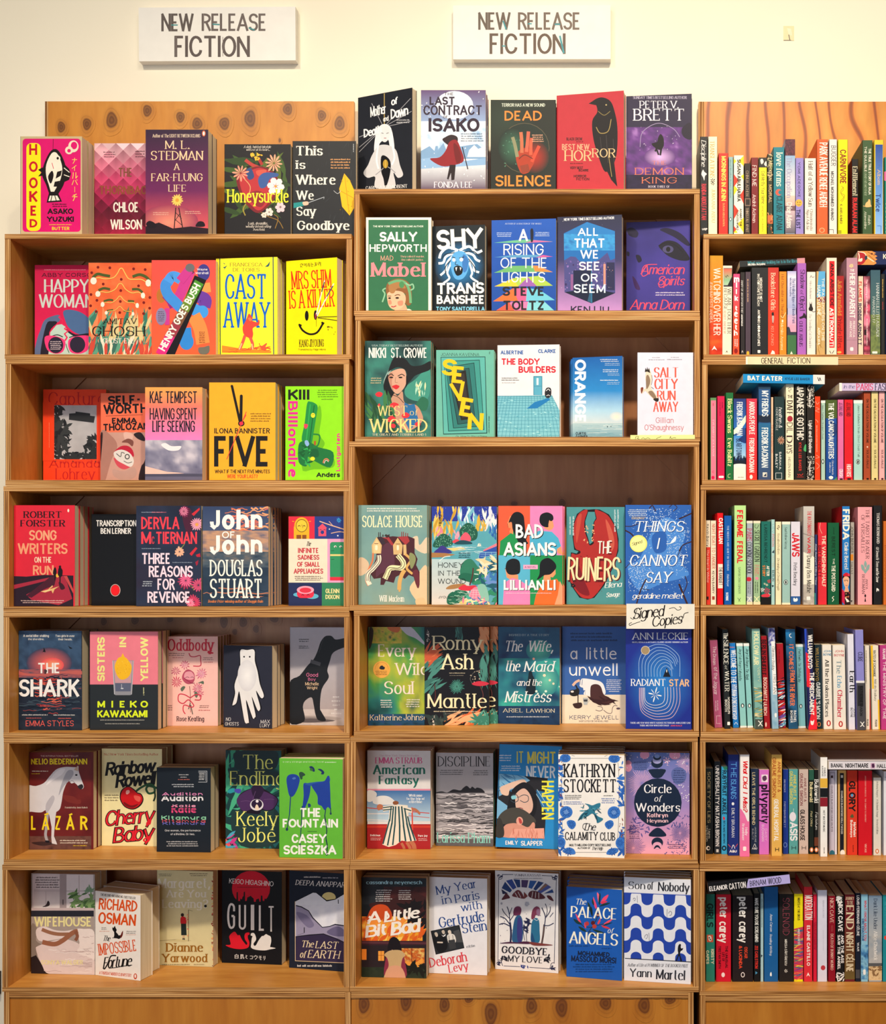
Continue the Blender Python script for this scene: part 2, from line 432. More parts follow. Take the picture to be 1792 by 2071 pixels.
            cs = a[1].split(','); n = int(a[2]); sz, asp, x0, y0, x1, y1 = fl(a[3:9]); ang = float(a[9]) if len(a) > 9 else None
            for c in cs:
                P = []
                for _ in range(max(1, n//len(cs))):
                    x, y = self.rd.uniform(x0, x1), self.rd.uniform(y0, y1); s_ = sz*self.rd.uniform(.6, 1.3)
                    g = math.radians(ang+self.rd.uniform(-25, 25)) if ang is not None else self.rd.uniform(0, 6.28); ca, sa = math.cos(g), math.sin(g)
                    P.append([(x+s_*(dx*asp*ca-dy*sa), y+s_*(dx*asp*sa+dy*ca)) for dx, dy in ((-1, 0), (-.5, .42), (.1, .5), (1, 0), (.1, -.5), (-.5, -.42))])
                self.polys(P, c)
        elif k == 'w':
            cs = a[1].split(','); n = int(a[2]); wd, x0, y0, x1, y1 = fl(a[3:8])
            for c in cs:
                P = []
                for _ in range(max(1, n//len(cs))):
                    x, y = self.rd.uniform(x0-20, x1), self.rd.uniform(y0, y1); l = self.rd.uniform(.15, .5)*(x1-x0); am = wd*.5
                    pts = [(x+l*i/6, y+am*math.sin(i*1.7+x)) for i in range(7)]; w0 = wd*self.rd.uniform(.4, 1)
                    P += [[(px, py) for px, py in q] for q in strip(spline(pts, False, 3), False, lambda *_: w0)]
                self.polys([[(min(max(px, x0), x1), py) for px, py in q] for q in P], c)
        elif k in 'mM':
            n = int(a[2]); x0, y0, x1, y1 = fl(a[3:7]); P = []
            ln, th = ((x1-x0), (y1-y0)/n) if k == 'm' else ((y1-y0), (x1-x0)/n)
            for i in range(n):
                pos = self.rd.uniform(0, .08)*ln; end = ln-self.rd.uniform(0, .12)*ln; h_ = th*.5
                while pos < end:
                    wl = h_*self.rd.choice((1.2, 2, 2.6, 3.4)); wl = min(wl, end-pos+.1)
                    c0 = pos
                    while c0 < pos+wl:
                        d = h_*.34; hh = h_*self.rd.choice((.75, .75, 1.)); y_ = i*th+th*.25+(h_-hh)
                        P.append([(c0, y_), (c0+d, y_), (c0+d, y_+hh), (c0, y_+hh)]); c0 += h_*.5
                    pos += wl+h_*.55
            if k == 'm': P = [[(x0+x, y0+y) for x, y in q] for q in P]
            else: P = [[(x1-y, y0+x) for x, y in q] for q in P]
            self.polys(P, a[1], None, True)
        elif k == 'n':
            cx, cy, r = fl(a[2:5]); n = int(a[5]); P = []; g0 = self.rd.uniform(0, 1); wd = float(a[6]) if len(a) > 6 else .5
            for i in range(n):
                g = g0+i*2*math.pi/n; ca, sa = math.cos(g), math.sin(g); s_ = r*self.rd.uniform(.8, 1.05); tw = wd*math.pi/n*1.1
                P.append([(cx+s_*(dx*ca-dy*sa), cy+s_*(dx*sa+dy*ca)) for dx, dy in ((.08, 0), (.55, tw*.6), (.85, tw*.5), (1, 0), (.85, -tw*.5), (.55, -tw*.6))])
            self.polys(P, a[1])
        elif k == 'j':
            w, x0, y0, x1, y1 = fl(a[2:7]); nx, ny = int(a[7]), int(a[8]); P = []
            for i in range(nx+1): x = x0+(x1-x0)*i/nx; P.append([(x-w, y0), (x+w, y0), (x+w+(x-(x0+x1)/2)*.35, y1), (x-w+(x-(x0+x1)/2)*.35, y1)])
            for i in range(ny+1): y = y0+(y1-y0)*(i/ny)**1.4; P.append([(x0, y-w), (x1, y-w), (x1, y+w), (x0, y+w)])
            self.polys(P, a[1])
        elif k == 'Y':                            # band with rounded square waves
            x0, x1, xd, yt, per, R_, L_, tk, sl = fl(a[2:11]); g = []
            for i in range(160):
                x = x0+(x1-x0)*i/159; t_ = ((x-xd)/per*2+.5); hf = math.floor(t_); u_ = (t_-hf)*2-1
                g.append((x, yt+R_+L_+(1 if hf % 2 else -1)*(L_+R_*math.sqrt(max(0, 1-u_*u_)))+(x-xd)*sl))
            self.polys([[g[i], g[i+1], (g[i+1][0], g[i+1][1]+tk), (g[i][0], g[i][1]+tk)] for i in range(159)], a[1], None, True)
        elif k == 'z':
            cs = [hexc(c) for c in a[1].split(',')]; nx, ny = int(a[2]), int(a[3]); x0, y0, x1, y1 = fl(a[4:8])
            for j in range(ny+1):
                f = min(.999, j/ny)*(len(cs)-1); i_ = int(f); f -= i_
                for i in range(nx+1):
                    g = self.rd.uniform(.7, 1.15); c = tuple(min(1, (cs[i_][q]+(cs[min(i_+1, len(cs)-1)][q]-cs[i_][q])*f)*g) for q in range(3))+(1.,)
                    dx, dy = (x1-x0)/nx, (y1-y0)/ny; X = x0+(i+(j % 2)*.5)*dx; Y = y0+j*dy
                    c2 = tuple(v*.55 for v in c[:3])+(1.,)
                    q = clip([self.inv(*p)+cc for p, cc in zip(((X, Y-dy), (X+dx*.5, Y), (X, Y+dy), (X-dx*.5, Y)), (c2, c, c, c))])
                    if len(q) >= 3: self.face([p[:2] for p in q], [tuple(p[2:6]) for p in q])
            self.lay += 14

def invmap(quad):
    """inverse bilinear: picture point -> (u, v) on the face with corners TL, TR, BR, BL"""
    (ax, ay), (bx, by), (cx, cy), (dx, dy) = quad
    def f(x, y):
        u, v = .5, .5
        for _ in range(4):
            X = ax*(1-u)*(1-v)+bx*u*(1-v)+cx*u*v+dx*(1-u)*v-x; Y = ay*(1-u)*(1-v)+by*u*(1-v)+cy*u*v+dy*(1-u)*v-y
            Xu = (bx-ax)*(1-v)+(cx-dx)*v; Xv = (dx-ax)*(1-u)+(cx-bx)*u; Yu = (by-ay)*(1-v)+(cy-dy)*v; Yv = (dy-ay)*(1-u)+(cy-by)*u
            det = Xu*Yv-Xv*Yu or 1e-9
            u -= (X*Yv-Y*Xv)/det; v -= (Xu*Y-Yu*X)/det
        return (u, v)
    return f

# ---------------------------------------------------------------- books
CROPS = {k: v for k, v in zip('ABCDEFGHIJKLMNOPQRSTUVWXYZa', [
    (0, 0, 2.489), (700, 0, 2.489), (1390, 0, 4.142), (0, 460, 4.716), (360, 460, 4.716), (700, 370, 4.978), (1060, 370, 4.978),
    (0, 720, 4.716), (360, 720, 4.716), (0, 980, 4.716), (360, 980, 4.716), (0, 1235, 4.716), (360, 1235, 4.716), (0, 1490, 4.716), (360, 1490, 4.716),
    (0, 1745, 4.716), (360, 1745, 4.716), (700, 630, 4.978), (1060, 630, 4.978), (700, 990, 4.978), (1060, 990, 4.978), (700, 1235, 4.978), (1060, 1235, 4.978),
    (700, 1490, 4.978), (1060, 1490, 4.978), (700, 1745, 4.978), (1060, 1745, 4.978)])}
for i, oy in enumerate((260, 470, 730, 985, 1240, 1490, 1740)): CROPS['c%d' % i] = (1400, oy, 4.571)
SHELF = dict(L0=473, L1=716.6, L2=971, L3=1227, L4=1482, L5=1738, L6=1997, M0=382, M1=628, M2=883.5, M3=1224, M4=1478.5, M5=1738, M6=1996,
             R0=473, R1=717, R2=970.6, R3=1223.5, R4=1479.5, R5=1740.5, R6=2004.5)
PLACE = dict(L0='on top of the left bookcase', M0='on top of the middle bookcase', R0='on top of the right bookcase')
for c_, n_ in (('L', 'left'), ('M', 'middle'), ('R', 'right')):
    for i, o_ in enumerate(('first', 'second', 'third', 'fourth', 'fifth', 'sixth')): PLACE['%s%d' % (c_, i+1)] = 'on the %s shelf of the %s bookcase' % (o_, n_)
ORD = ['first', 'second', 'third', 'fourth', 'fifth', 'sixth', 'seventh', 'eighth', 'ninth', 'tenth', 'eleventh', 'twelfth', 'thirteenth', 'fourteenth',
       'fifteenth', 'sixteenth', 'seventeenth', 'eighteenth', 'nineteenth', 'twentieth', 'twenty-first', 'twenty-second']
BACKIN = .198
PAGEMESH = {}

def cover_mesh(kind, w, h, t_, col, side, art):
    """cover board(s) wrapped round the pages, with the printed art on the face that shows"""
    c = .0006
    if kind == 'f': parts = [(0, w, 0, c, 0, h), (0, c, 0, t_, 0, h), (0, w, t_-c, t_, 0, h)]
    elif kind == 's': parts = [(0, w, 0, c, 0, h), (0, c, 0, t_, 0, h), (w-c, w, 0, t_, 0, h)]
    else: parts = [(0, w, 0, c, 0, h), (0, w, 0, t_, 0, c), (0, w, 0, t_, h-c, h)]
    V, F, C = [], [], []
    for i, p in enumerate(parts):
        n = len(V); V += boxv(*p); F += [tuple(n+j for j in f) for f in BOXF]; C += [hexc(col if i == 0 else side)]*8
    n = len(V); V += art.V; F += [tuple(n+j for j in f) for f in art.F]; C += art.C
    me = bpy.data.meshes.new('cover'); me.from_pydata(V, [], F)
    at = me.color_attributes.new('Col', 'FLOAT_COLOR', 'POINT')
    at.data.foreach_set('color', [x for cc in C for x in cc]); me.materials.append(M_PRINT)
    return me
def page_mesh(kind, w, h, t_):
    c = .0007; g = .0012
    d = {'f': (c, w-g, c, t_-c, .0004, h-.0004), 's': (c, w-c, c, t_-g, .0004, h-.0004), 'l': (.0004, w-.0004, c, t_-g, c, h-c)}[kind]
    me = bpy.data.meshes.new('page_block'); me.from_pydata(boxv(*d), [], BOXF); me.materials.append(M_PG[kind]); return me
def make_book(name, kind, M, w, h, t_, col, side, lines, crop, label, cat, group, seed, n=1, jx=0.):
    ox, oy, sc = crop
    quad = []
    for x, z in ((0, h), (w, h), (w, 0), (0, 0)):
        px, py = proj(M @ Vector((x, 0, z))); quad.append(((px-ox)*sc, (py-oy)*sc))
    art = Art(w, h, invmap(quad), seed)
    extras = []
    for ln in lines:
        if ln[0] == '*': extras.append(ln[1:]); continue
        try: art.cmd(ln)
        except Exception as ex: print('ART', label, ln, ex)
    me = cover_mesh(kind, w, h, t_, col, side, art); pm = page_mesh(kind, w, h, t_)
    rd = random.Random(seed+5)
    for i in range(n):
        lab = label if i == 0 else '%s copy behind the %s' % (ORD[i], label)
        e = empty(name, (0, 0, 0), lab, cat, group)
        off = Vector((0, 0, 0)) if i == 0 else Vector((rd.uniform(-.0012, .0012)+jx*i, (t_+max(.0014, (art.lay+(130 if extras else 0))*1e-6+.0008))*i, 0))
        if i == 0: e.matrix_world = M
        else:
            e.matrix_world = Matrix.Translation((off.x, off.y/max(.5, M.col[1].y), 0)) @ M
        c_ = link(bpy.data.objects.new('cover', me), e); p_ = link(bpy.data.objects.new('page_block', pm), e)
        if i == 0:
            for ex in extras:                       # stickers: parts of their own, "col cx cy rx ry;art;art"
                bits = ex.split(';'); a2 = Art(w, h, invmap(quad), 1); a2.lay = art.lay+60
                for b_ in bits: a2.cmd(b_)
                sm = bpy.data.meshes.new('sticker'); sm.from_pydata(a2.V, [], a2.F)
                at = sm.color_attributes.new('Col', 'FLOAT_COLOR', 'POINT'); at.data.foreach_set('color', [x for cc in a2.C for x in cc]); sm.materials.append(M_PRINT)
                so = link(bpy.data.objects.new('sticker', sm), e); so['label'] = 'round sticker on the cover'
def face_books(data):
    cur = None; books = []; shelf = crop = None
    for raw in data.strip().split('\n'):
        ln = raw.strip()
        if not ln: continue
        if ln[0] == '@': shelf, crop = ln[1:].split(); continue
        if ln[0] == '#': cur = (shelf, crop, ln[1:], []); books.append(cur); continue
        cur[3].append(ln)
    for bi, (shelf, cn, head, lines) in enumerate(books):
        spec, label = head.split('|'); a = spec.split()
        kv = dict(x.split('=') for x in a if '=' in x); a = [x for x in a if '=' not in x]
        xl, xr, ytl, ytr = (float(v) for v in a[:4]); yb = a[4:6] if len(a) >= 7 else None; col = a[-1]
        ox, oy, sc = crop = CROPS[cn]; sp = SHELF[shelf]; zs = ZC+(CY-sp)*S+.0004
        n = int(kv.get('n', 1)); t_ = float(kv.get('t', .024)); lean = float(kv.get('lean', .0)); roll = math.radians(float(kv.get('roll', 0)))
        if yb:
            d = [D*((sp-CY)/((oy+float(v)/sc)-CY)-1) for v in yb]
            if roll: d = [min(d)]*2
        else: d = [float(v) for v in kv.get('d', '.03').split(',')]; d = d*2 if len(d) == 1 else d
        d = [min(max(v, .003), BACKIN-t_*n-.0015*n) for v in d]
        PX = lambda x: ox+x/sc
        A = W(PX(xl), sp, d[0]); B = W(PX(xr), sp, d[1]); A.z = B.z = zs
        yaw = math.atan2(B.y-A.y, B.x-A.x); w = (B-A).length
        hs = [W(0, oy+y/sc, dd).z-zs for y, dd in ((ytl, d[0]), (ytr, d[1]))]
        h = sum(hs)/2/math.cos(lean)
        z0 = zs+t_*math.sin(lean)+(w*math.sin(roll) if roll > 0 else 0)
        M = Matrix.Translation((A.x, A.y, z0)) @ Matrix.Rotation(yaw, 4, 'Z') @ Matrix.Rotation(-lean, 4, 'X') @ Matrix.Rotation(roll, 4, 'Y')
        M = shift_in(shelf, M, w, t_)
        make_book('paperback', 'f', M, w, h, t_, col, kv.get('side', col), lines, crop, label.strip(), 'book',
                  'books facing out '+PLACE[shelf], 100+bi, n, float(kv.get('jx', 0)))
def spine_books(data):
    shelf = crop = None; rows = []
    for raw in data.strip().split('\n'):
        ln = raw.strip()
        if not ln: continue
        if ln[0] == '@': shelf, crop = ln[1:].split(); cnt = 0; continue
        if ln[0] in '+_':
            cur = (shelf, crop, ln, [], cnt); rows.append(cur); cnt += ln[0] == '+'; continue
        cur[3].append(ln)
    for bi, (shelf, cn, head, lines, idx) in enumerate(rows):
        spec, label = head[1:].split('|'); a = spec.split(); label = label.strip()
        kv = dict(x.split('=') for x in a if '=' in x); a = [x for x in a if '=' not in x]
        ox, oy, sc = crop = CROPS[cn]; sp = SHELF[shelf]; zs = ZC+(CY-sp)*S+.0004
        PX = lambda x: ox+x/sc
        if head[0] == '+':
            x0, x1, yt = (float(v) for v in a[:3]); col = a[3]
            if 'b' in kv: dd = D*((sp-CY)/((oy+float(kv['b'])/sc)-CY)-1)
            else: dd = float(kv.get('d', .012))
            dd = min(max(dd, .003), .06); dp = float(kv.get('w', .128))
            dp = min(dp, BACKIN-dd)
            xb = float(kv['x']) if 'x' in kv else x0
            zb = (sp-oy)*sc if 'b' not in kv else float(kv['b'])
            roll = -math.atan2(xb-x0, zb-yt); w = (x1-x0)/sc*S*(D+dd)/D*(.95 if 'x' in kv else .985)
            A = W(PX(xb), sp, dd); h = (W(0, oy+yt/sc, dd).z-zs)/math.cos(roll)
            M = Matrix.Translation((A.x, dd, zs+(w*math.sin(roll) if roll > 0 else 0))) @ Matrix.Rotation(roll, 4, 'Y')
            M = shift_in(shelf, M, w, dp)
            where = '%s on %s' % (ORD[idx], 'top of right bookcase' if shelf == 'R0' else "right bookcase's %s shelf" % PLACE[shelf].split()[2])
            make_book('spine_out_book', 's', M, w, h, dp, col, kv.get('side', col), lines, crop, label+', '+where, 'book',
                      'books standing upright '+PLACE[shelf], 400+bi)
        else:
            x0, x1, y0, y1 = (float(v) for v in a[:4]); col = a[4]; dd = float(kv.get('d', .012)); sl = float(kv.get('slope', 0))
            roll = math.atan2(sl, x1-x0); k = S*(D+dd)/D
            A = W(PX(x0), oy+y1/sc, dd); w = (x1-x0)/sc*k/math.cos(roll); h = (y1-y0)/sc*k
            M = Matrix.Translation(A) @ Matrix.Rotation(roll, 4, 'Y')
            make_book('flat_book', 'l', M, w, h, float(kv.get('w', .13)), col, kv.get('side', col), lines, crop, label, 'book', 'books lying flat on top of others', 400+bi)
# ---------------------------------------------------------------- the room
DEPTH = .212           # depth of the bookcases, back against the wall
WALLY = .222
wl = box_mesh('wall_back', (-2.6, 2.6, WALLY, WALLY+.12, 0, 3.9), [M_WALL]); wl['kind'] = 'structure'
m, t, b = nt('shop_floor', .5, .3)
n1 = tex(t, 'Noise', mapped(t, (4, 4, 4)), Scale=1.0, Detail=5.0)
t.links.new(ramp(t, n1.outputs['Fac'], [(.3, '5a5048'), (.7, '6e6258')]), b.inputs['Base Color'])
fl_ = box_mesh('floor', (-2.6, 2.6, -4.0, WALLY+.12, -.06, 0), [m]); fl_['kind'] = 'structure'
sk = box_mesh('baseboard_back', (-2.6, W(9, 0, .2).x-.02, WALLY-.016, WALLY, .447, .505), [plain('black_trim', '17161a', .5)]); sk['kind'] = 'structure'

TH = 11.0*S
def board(name, parent, dims, face, edge, knots=None):
    """one ply board; its front edge shows the layers"""
    px, py, pz = parent.location
    x0, x1, y0, y1, z0, z1 = dims
    o = box_mesh(name, (x0-px, x1-px, y0-py, y1-py, z0-pz, z1-pz), [face, edge], (1, 0, 0, 0, 0, 0), parent)
    return o
def gusset(parent, x0, x1, z0, z1, y):
    px, py, pz = parent.location; t_ = .006
    pts = [(x0, z0), (x1, z0), (x0, z1)]
    V = [(x-px, yy-py, z-pz) for yy in (y-t_, y) for x, z in pts]
    F = [(0, 1, 2), (3, 5, 4), (0, 3, 4, 1), (1, 4, 5, 2), (2, 5, 3, 0)]
    me = bpy.data.meshes.new('corner_gusset'); me.from_pydata(V, [], F); me.materials.append(M_BACK); me.update()
    import bmesh
    bm = bmesh.new(); bm.from_mesh(me); bmesh.ops.recalc_face_normals(bm, faces=bm.faces); bm.to_mesh(me); bm.free()
    link(bpy.data.objects.new('corner_gusset', me), parent)
def knots(parent, lst, y, base):
    """dark knots in the veneer, each a soft ringed oval lying on the board"""
    bv = [v.co for v in base.data.vertices]; lim = [(min(v[i] for v in bv), max(v[i] for v in bv)) for i in (0, 1, 2)]
    V, F, K = [], [], []; px, py, pz = parent.location; rd = random.Random(4)
    for kk, (kx, ky, rx, ry) in enumerate(lst):
        c = W(kx, ky, y); k = S*(D+y)/D; n = len(V); ph = rd.uniform(0, 6)
        rings = [(0, .72), (.35, .95), (.5, .7), (.78, .92), (.86, .45), (1.05, .12), (1.28, .3), (1.36, .10), (1.7, 0)]
        V.append((c.x-px, y-.0003-.00004*kk-py, c.z-pz)); K.append(.75); N = 18
        for r_, s_ in rings[1:]:
            for i in range(N):
                g = i*2*math.pi/N; wob = 1+.06*math.sin(3*g+ph)
                V.append((c.x+rx*k*r_*wob*math.cos(g)-px, y-.0003-.00004*kk-py, c.z+ry*k*(r_*wob*math.sin(g)-(.12*(r_-1) if r_ > 1 else 0))-pz)); K.append(s_)
        for i in range(N): F.append((n, n+1+(i+1) % N, n+1+i))
        for j in range(len(rings)-2):
            for i in range(N):
                a = n+1+j*N; F.append((a+i, a+(i+1) % N, a+N+(i+1) % N, a+N+i))
    V = [(min(max(v[0], lim[0][0]), lim[0][1]), v[1], min(max(v[2], lim[2][0]), lim[2][1])) for v in V]
    me = base.data; V0 = [tuple(v.co) for v in me.vertices]; F0 = [tuple(p.vertices) for p in me.polygons]; MI = [p.material_index for p in me.polygons]; n = len(V0)
    nm = bpy.data.meshes.new(me.name); nm.from_pydata(V0+V, [], F0+[tuple(n+i for i in f) for f in F])
    for m_ in me.materials: nm.materials.append(m_)
    for p in nm.polygons: p.material_index = MI[p.index] if p.index < len(MI) else 0
    at = nm.attributes.new('Knot', 'FLOAT', 'POINT'); at.data.foreach_set('value', [0.]*n+K); base.data = nm

COLS = {  # outer left, outer right px of each box; top edge and bottom edge px
 'L': [(9.5, 711, 473, 726), (11, 706.2, 726, 983), (7, 706.2, 983, 1238), (7, 707, 1238, 1493), (7.5, 708, 1493, 1749), (4.5, 706.5, 1749, 2006)],
 'M': [(716, 1415.5, 382, 638), (718, 1416, 638, 893), (706.6, 1414.5, 893, 1235), (715.7, 1414, 1235, 1490), (708.6, 1411.5, 1490, 1749), (707.5, 1413.5, 1749, 2007)],
 'R': [(1423, 2123, 473, 727), (1420, 2120, 727, 981), (1417, 2117, 981, 1234.5), (1417, 2117, 1234.5, 1490.5), (1416, 2116, 1490.5, 1752), (1415, 2115, 1752, 2013)]}
NAMES = {'L': 'left', 'M': 'middle', 'R': 'right'}
OR6 = ['top', 'second', 'third', 'fourth', 'fifth', 'lowest']
for col, boxes in COLS.items():
    for i, (a, b_, zt, zb) in enumerate(boxes):
        x0, x1 = W(a, 0, 0).x, W(b_, 0, 0).x; z1, z0 = W(0, zt, 0).z, W(0, zb, 0).z
        if i < 5: z0 = W(0, boxes[i+1][2], 0).z
        zs = W(0, SHELF['%s%d' % (col, i+1)], 0).z
        e = empty('bookcase_box', ((x0+x1)/2, DEPTH/2, z0), '%s open plywood box stacked in the %s column of bookshelves' % (OR6[i], NAMES[col]), 'bookshelf', 'open plywood boxes stacked as bookcases')
        g = .0003
        BOUNDS['%s%d' % (col, i+1)] = (x0+TH, x1-TH)
        board('top_board', e, (x0, x1, 0, DEPTH, z1-TH*.93, z1-g), M_WX, M_EH)
        board('bottom_board', e, (x0, x1, 0, DEPTH, z0+g, zs), M_WX, M_EH)
        for xa, xb in ((x0, x0+TH), (x1-TH, x1)): board('side_panel', e, (xa, xb, 0.0006, DEPTH, zs, z1-TH*.93), M_WZ, M_EV)
        bk = board('back_panel', e, (x0+TH, x1-TH, DEPTH-.006, DEPTH, zs, z1-TH*.93), M_BACK, M_BACK)
        gl = .085
        for xx, s_ in ((x0+TH, 1), (x1-TH, -1)):
            gusset(e, xx, xx+s_*gl, z1-TH*.93, z1-TH*.93-gl, DEPTH-.006)
            gusset(e, xx, xx+s_*gl, zs, zs+gl, DEPTH-.006)
        if col == 'L' and i == 3:
            knots(e, [(210, 1257, 7, 9), (273, 1255, 9, 9), (344, 1252, 7, 8), (410, 1252, 9, 8), (453, 1258, 9, 14), (492, 1258, 9, 12), (475, 1278, 6, 7), (518, 1272, 7, 9), (555, 1251, 10, 9), (629, 1252, 8, 7)], DEPTH-.0065, bk)
        if col == 'M' and i == 2:
            knots(e, [(891, 1017, 7, 8), (1040, 1019, 8, 6), (1137, 1017, 8, 9), (1274, 1013, 6, 8)], DEPTH-.0065, bk)
# closed base cabinets under the boxes
for col, (a, b_, zt) in {'L': (8, 709, 2006.3), 'M': (710, 1403, 2007.3), 'R': (1416, 2116, 2013.3)}.items():
    x0, x1 = W(a, 0, 0).x, W(b_, 0, 0).x; z1 = W(0, zt, 0).z
    z1 = min(z1, W(0, COLS[col][5][3], 0).z-.0004)
    e = empty('base_cabinet', ((x0+x1)/2, DEPTH/2, 0), 'closed plywood base cabinet under the %s column of bookshelves' % NAMES[col], 'cabinet', 'closed plywood base cabinets')
    ti = 0 if col == 'M' else TH
    board('top_board', e, (x0+ti, x1-TH, 0, DEPTH, z1-TH*1.0, z1), M_WX, M_EH)
    if ti: board('side_panel', e, (x0, x0+TH, 0, DEPTH, 0, z1), M_WZ, M_EV)
    board('side_panel', e, (x1-TH, x1, 0, DEPTH, 0, z1), M_WZ, M_EV)
    fp = board('front_panel', e, (x0+ti, x1-TH, .004, .016, 0, z1-TH*1.0), M_CAB, M_CAB)
    if col == 'M':
        knots(e, [(736, 2031, 13, 22), (821, 2026, 13, 22), (899, 2031, 12, 20), (948, 2021, 10, 8), (993, 2050, 15, 27), (1075, 2034, 13, 20), (1136, 2038, 14, 22), (1225, 2029, 14, 16), (1303, 2033, 14, 20), (1355, 2022, 13, 10)], .0039, fp)
# plywood backboards standing on the outer bookcases
for nm, a, b_, zt, col, mt in (('L', 91, 716, 205, 'L', M_TOPB), ('R', 1413, 2030, 205.5, 'R', M_FIG)):
    y = .188; p0, p1 = W(a, zt, y), W(b_, zt, y); zs = W(0, COLS[col][0][2], 0).z+.0002
    e = empty('backboard', ((p0.x+p1.x)/2, y, zs), 'knotty plywood backboard standing on the left bookcase against the wall' if nm == 'L' else 'flame-grained plywood backboard standing on the right bookcase against the wall', 'board', 'plywood backboards on the outer bookcases')
    te = 7*S if nm == 'L' else 12.5*S
    board('end_batten', e, (p0.x, p0.x+te, y, y+.024, zs, p0.z), M_WZ, M_EV)
    pn = board('panel', e, (p0.x+te, p1.x, y, y+.012, zs, p0.z), mt, mt)
    if nm == 'L':
        knots(e, [(124, 257, 9, 13), (176, 251, 10, 14), (226, 243, 13, 19), (298, 224, 10, 14), (365, 237, 10, 13), (399, 250, 12, 14), (454, 250, 12, 15), (506, 240, 13, 20), (582, 221, 11, 14), (651, 234, 10, 13), (687, 250, 12, 17), (566, 284, 3, 5)], y-.0003, pn)

# ---------------------------------------------------------------- signs
M_SIGN = plain('white_sign_paint', 'f4f1ea', .6, 'f4f4f4')
def print_on(me, art):
    n = len(me.vertices)
def panel(name, quad_px, y, thick, mats, lines, crop, label, cat, group=None):
    """flat board facing the shop with lettering on its front; quad in photograph pixels TL, TR, BR, BL"""
    pts = [W(x, yy, y) for x, yy in quad_px]; c = (pts[2]+pts[3])/2
    w = (pts[1]-pts[0]).length; h = (pts[0]-pts[3]).length
    roll = math.atan2(-(pts[2].z-pts[3].z), pts[2].x-pts[3].x)
    M = Matrix.Translation(pts[3]) @ Matrix.Rotation(roll, 4, 'Y')
    ox, oy, sc = crop; q = []
    for x, z in ((0, h), (w, h), (w, 0), (0, 0)):
        px, py = proj(M @ Vector((x, 0, z))); q.append(((px-ox)*sc, (py-oy)*sc))
    art = Art(w, h, invmap(q), 3)
    for ln in lines.strip().split('\n'): art.cmd(ln.strip())
    V = boxv(0, w, 0, thick, 0, h); F = list(BOXF); n = len(V)
    V += art.V; F += [tuple(n+j for j in f) for f in art.F]
    me = bpy.data.meshes.new(name); me.from_pydata(V, [], F)
    at = me.color_attributes.new('Col', 'FLOAT_COLOR', 'POINT'); at.data.foreach_set('color', [1.]*4*n+[x for cc in art.C for x in cc])
    for m_ in mats: me.materials.append(m_)
    for i, p in enumerate(me.polygons): p.material_index = 0 if i < 6 else len(mats)-1
    o = link(bpy.data.objects.new(name, me)); o.matrix_world = M
    o['label'] = label; o['category'] = cat
    if group: o['group'] = group
    return o
S1 = """t n 5e5552 812 68 975 158|NEW
t n 6a5f5c 1015 68 1342 156|RELEASE
l 3f8f92 7 1070 122 1106 124
l 3f8f92 6 862 126 895 126
l 3f8f92 7 1252 140 1282 152
t n 5c5250 878 180 1258 287|FICTION
l 8a7f7c 3 886 184 886 284
l 8a7f7c 3 1122 186 1122 284
l 8a7f7c 3 1026 72 1026 152"""
S2 = """t n 6e6258 665 62 828 150|NEW
t n 786a60 865 62 1180 150|RELEASE
l 4a9aa4 7 790 105 806 148
l 4a9aa4 6 915 120 935 120
l 4a9aa4 7 1050 122 1078 122
t n 6a5a50 722 168 1060 272|FICTION
l 4a9aa4 6 785 232 803 232
l 4a9aa4 9 1076 180 1096 268"""
for q, cr, tx, lb in (([(275, 15.5), (592, 12.5), (595, 122), (281, 124)], CROPS['A'], S1, 'white board sign with grey hand lettering above the knotty backboard'),
                      ([(914.5, 11), (1233, 10), (1232.5, 119.5), (916.5, 120)], CROPS['B'], S2, 'white board sign with brown and teal lettering above the middle bookcase')):
    sg = panel('wall_sign', q, WALLY-.024, .0238, [M_SIGN, M_PRINT], tx if cr is CROPS['A'] else tx.replace('722 168 1060', '722 168 1105'), cr, lb, 'sign', 'hand-lettered new release signs')
M_PAPER = plain('cream_paper', 'ead9b0', .8, 'e6e6e6')
M_PAPERW = plain('white_paper', 'e9e6dc', .75, 'dedede')
panel('shelf_strip', [(1509, 721), (1695.5, 721.5), (1695, 738), (1508.5, 737)], -.0012, .0008, [M_PAPER, M_PRINT],
      't r 2e241c 638 1158 850 1215|GENERAL\nt r 2e241c 880 1157 1092 1213|FICTION\nr f2ecd8 495 1150 512 1225\nr f2ecd8 1345 1148 1360 1222', CROPS['c1'], 'cream paper strip taped to the plywood shelf edge', 'label')
panel('paper_sign', [(1266.5, 1221), (1404.5, 1221), (1404, 1272), (1266.8, 1271.5)], -.0016, .0008, [M_PAPERW, M_PRINT],
      't c 1f1a18 1100 1180 1415 1290 -6|Signed\nt c 1f1a18 1290 1262 1600 1365 -7|Copies\ns 1f1a18 6 1460 1200 1510 1190 1545 1215 1575 1205 1580 1185 1560 1180\ns 1f1a18 6 1170 1330 1110 1350 1065 1368 1060 1350 1085 1340\ns 1f1a18 7 1575 1330 1600 1290 1615 1250 1655 1238\ns 1f1a18 6 1070 1290 1100 1305 1120 1260 1140 1195', CROPS['U'], 'white paper with handwritten script pinned below the blue starry book', 'sign')
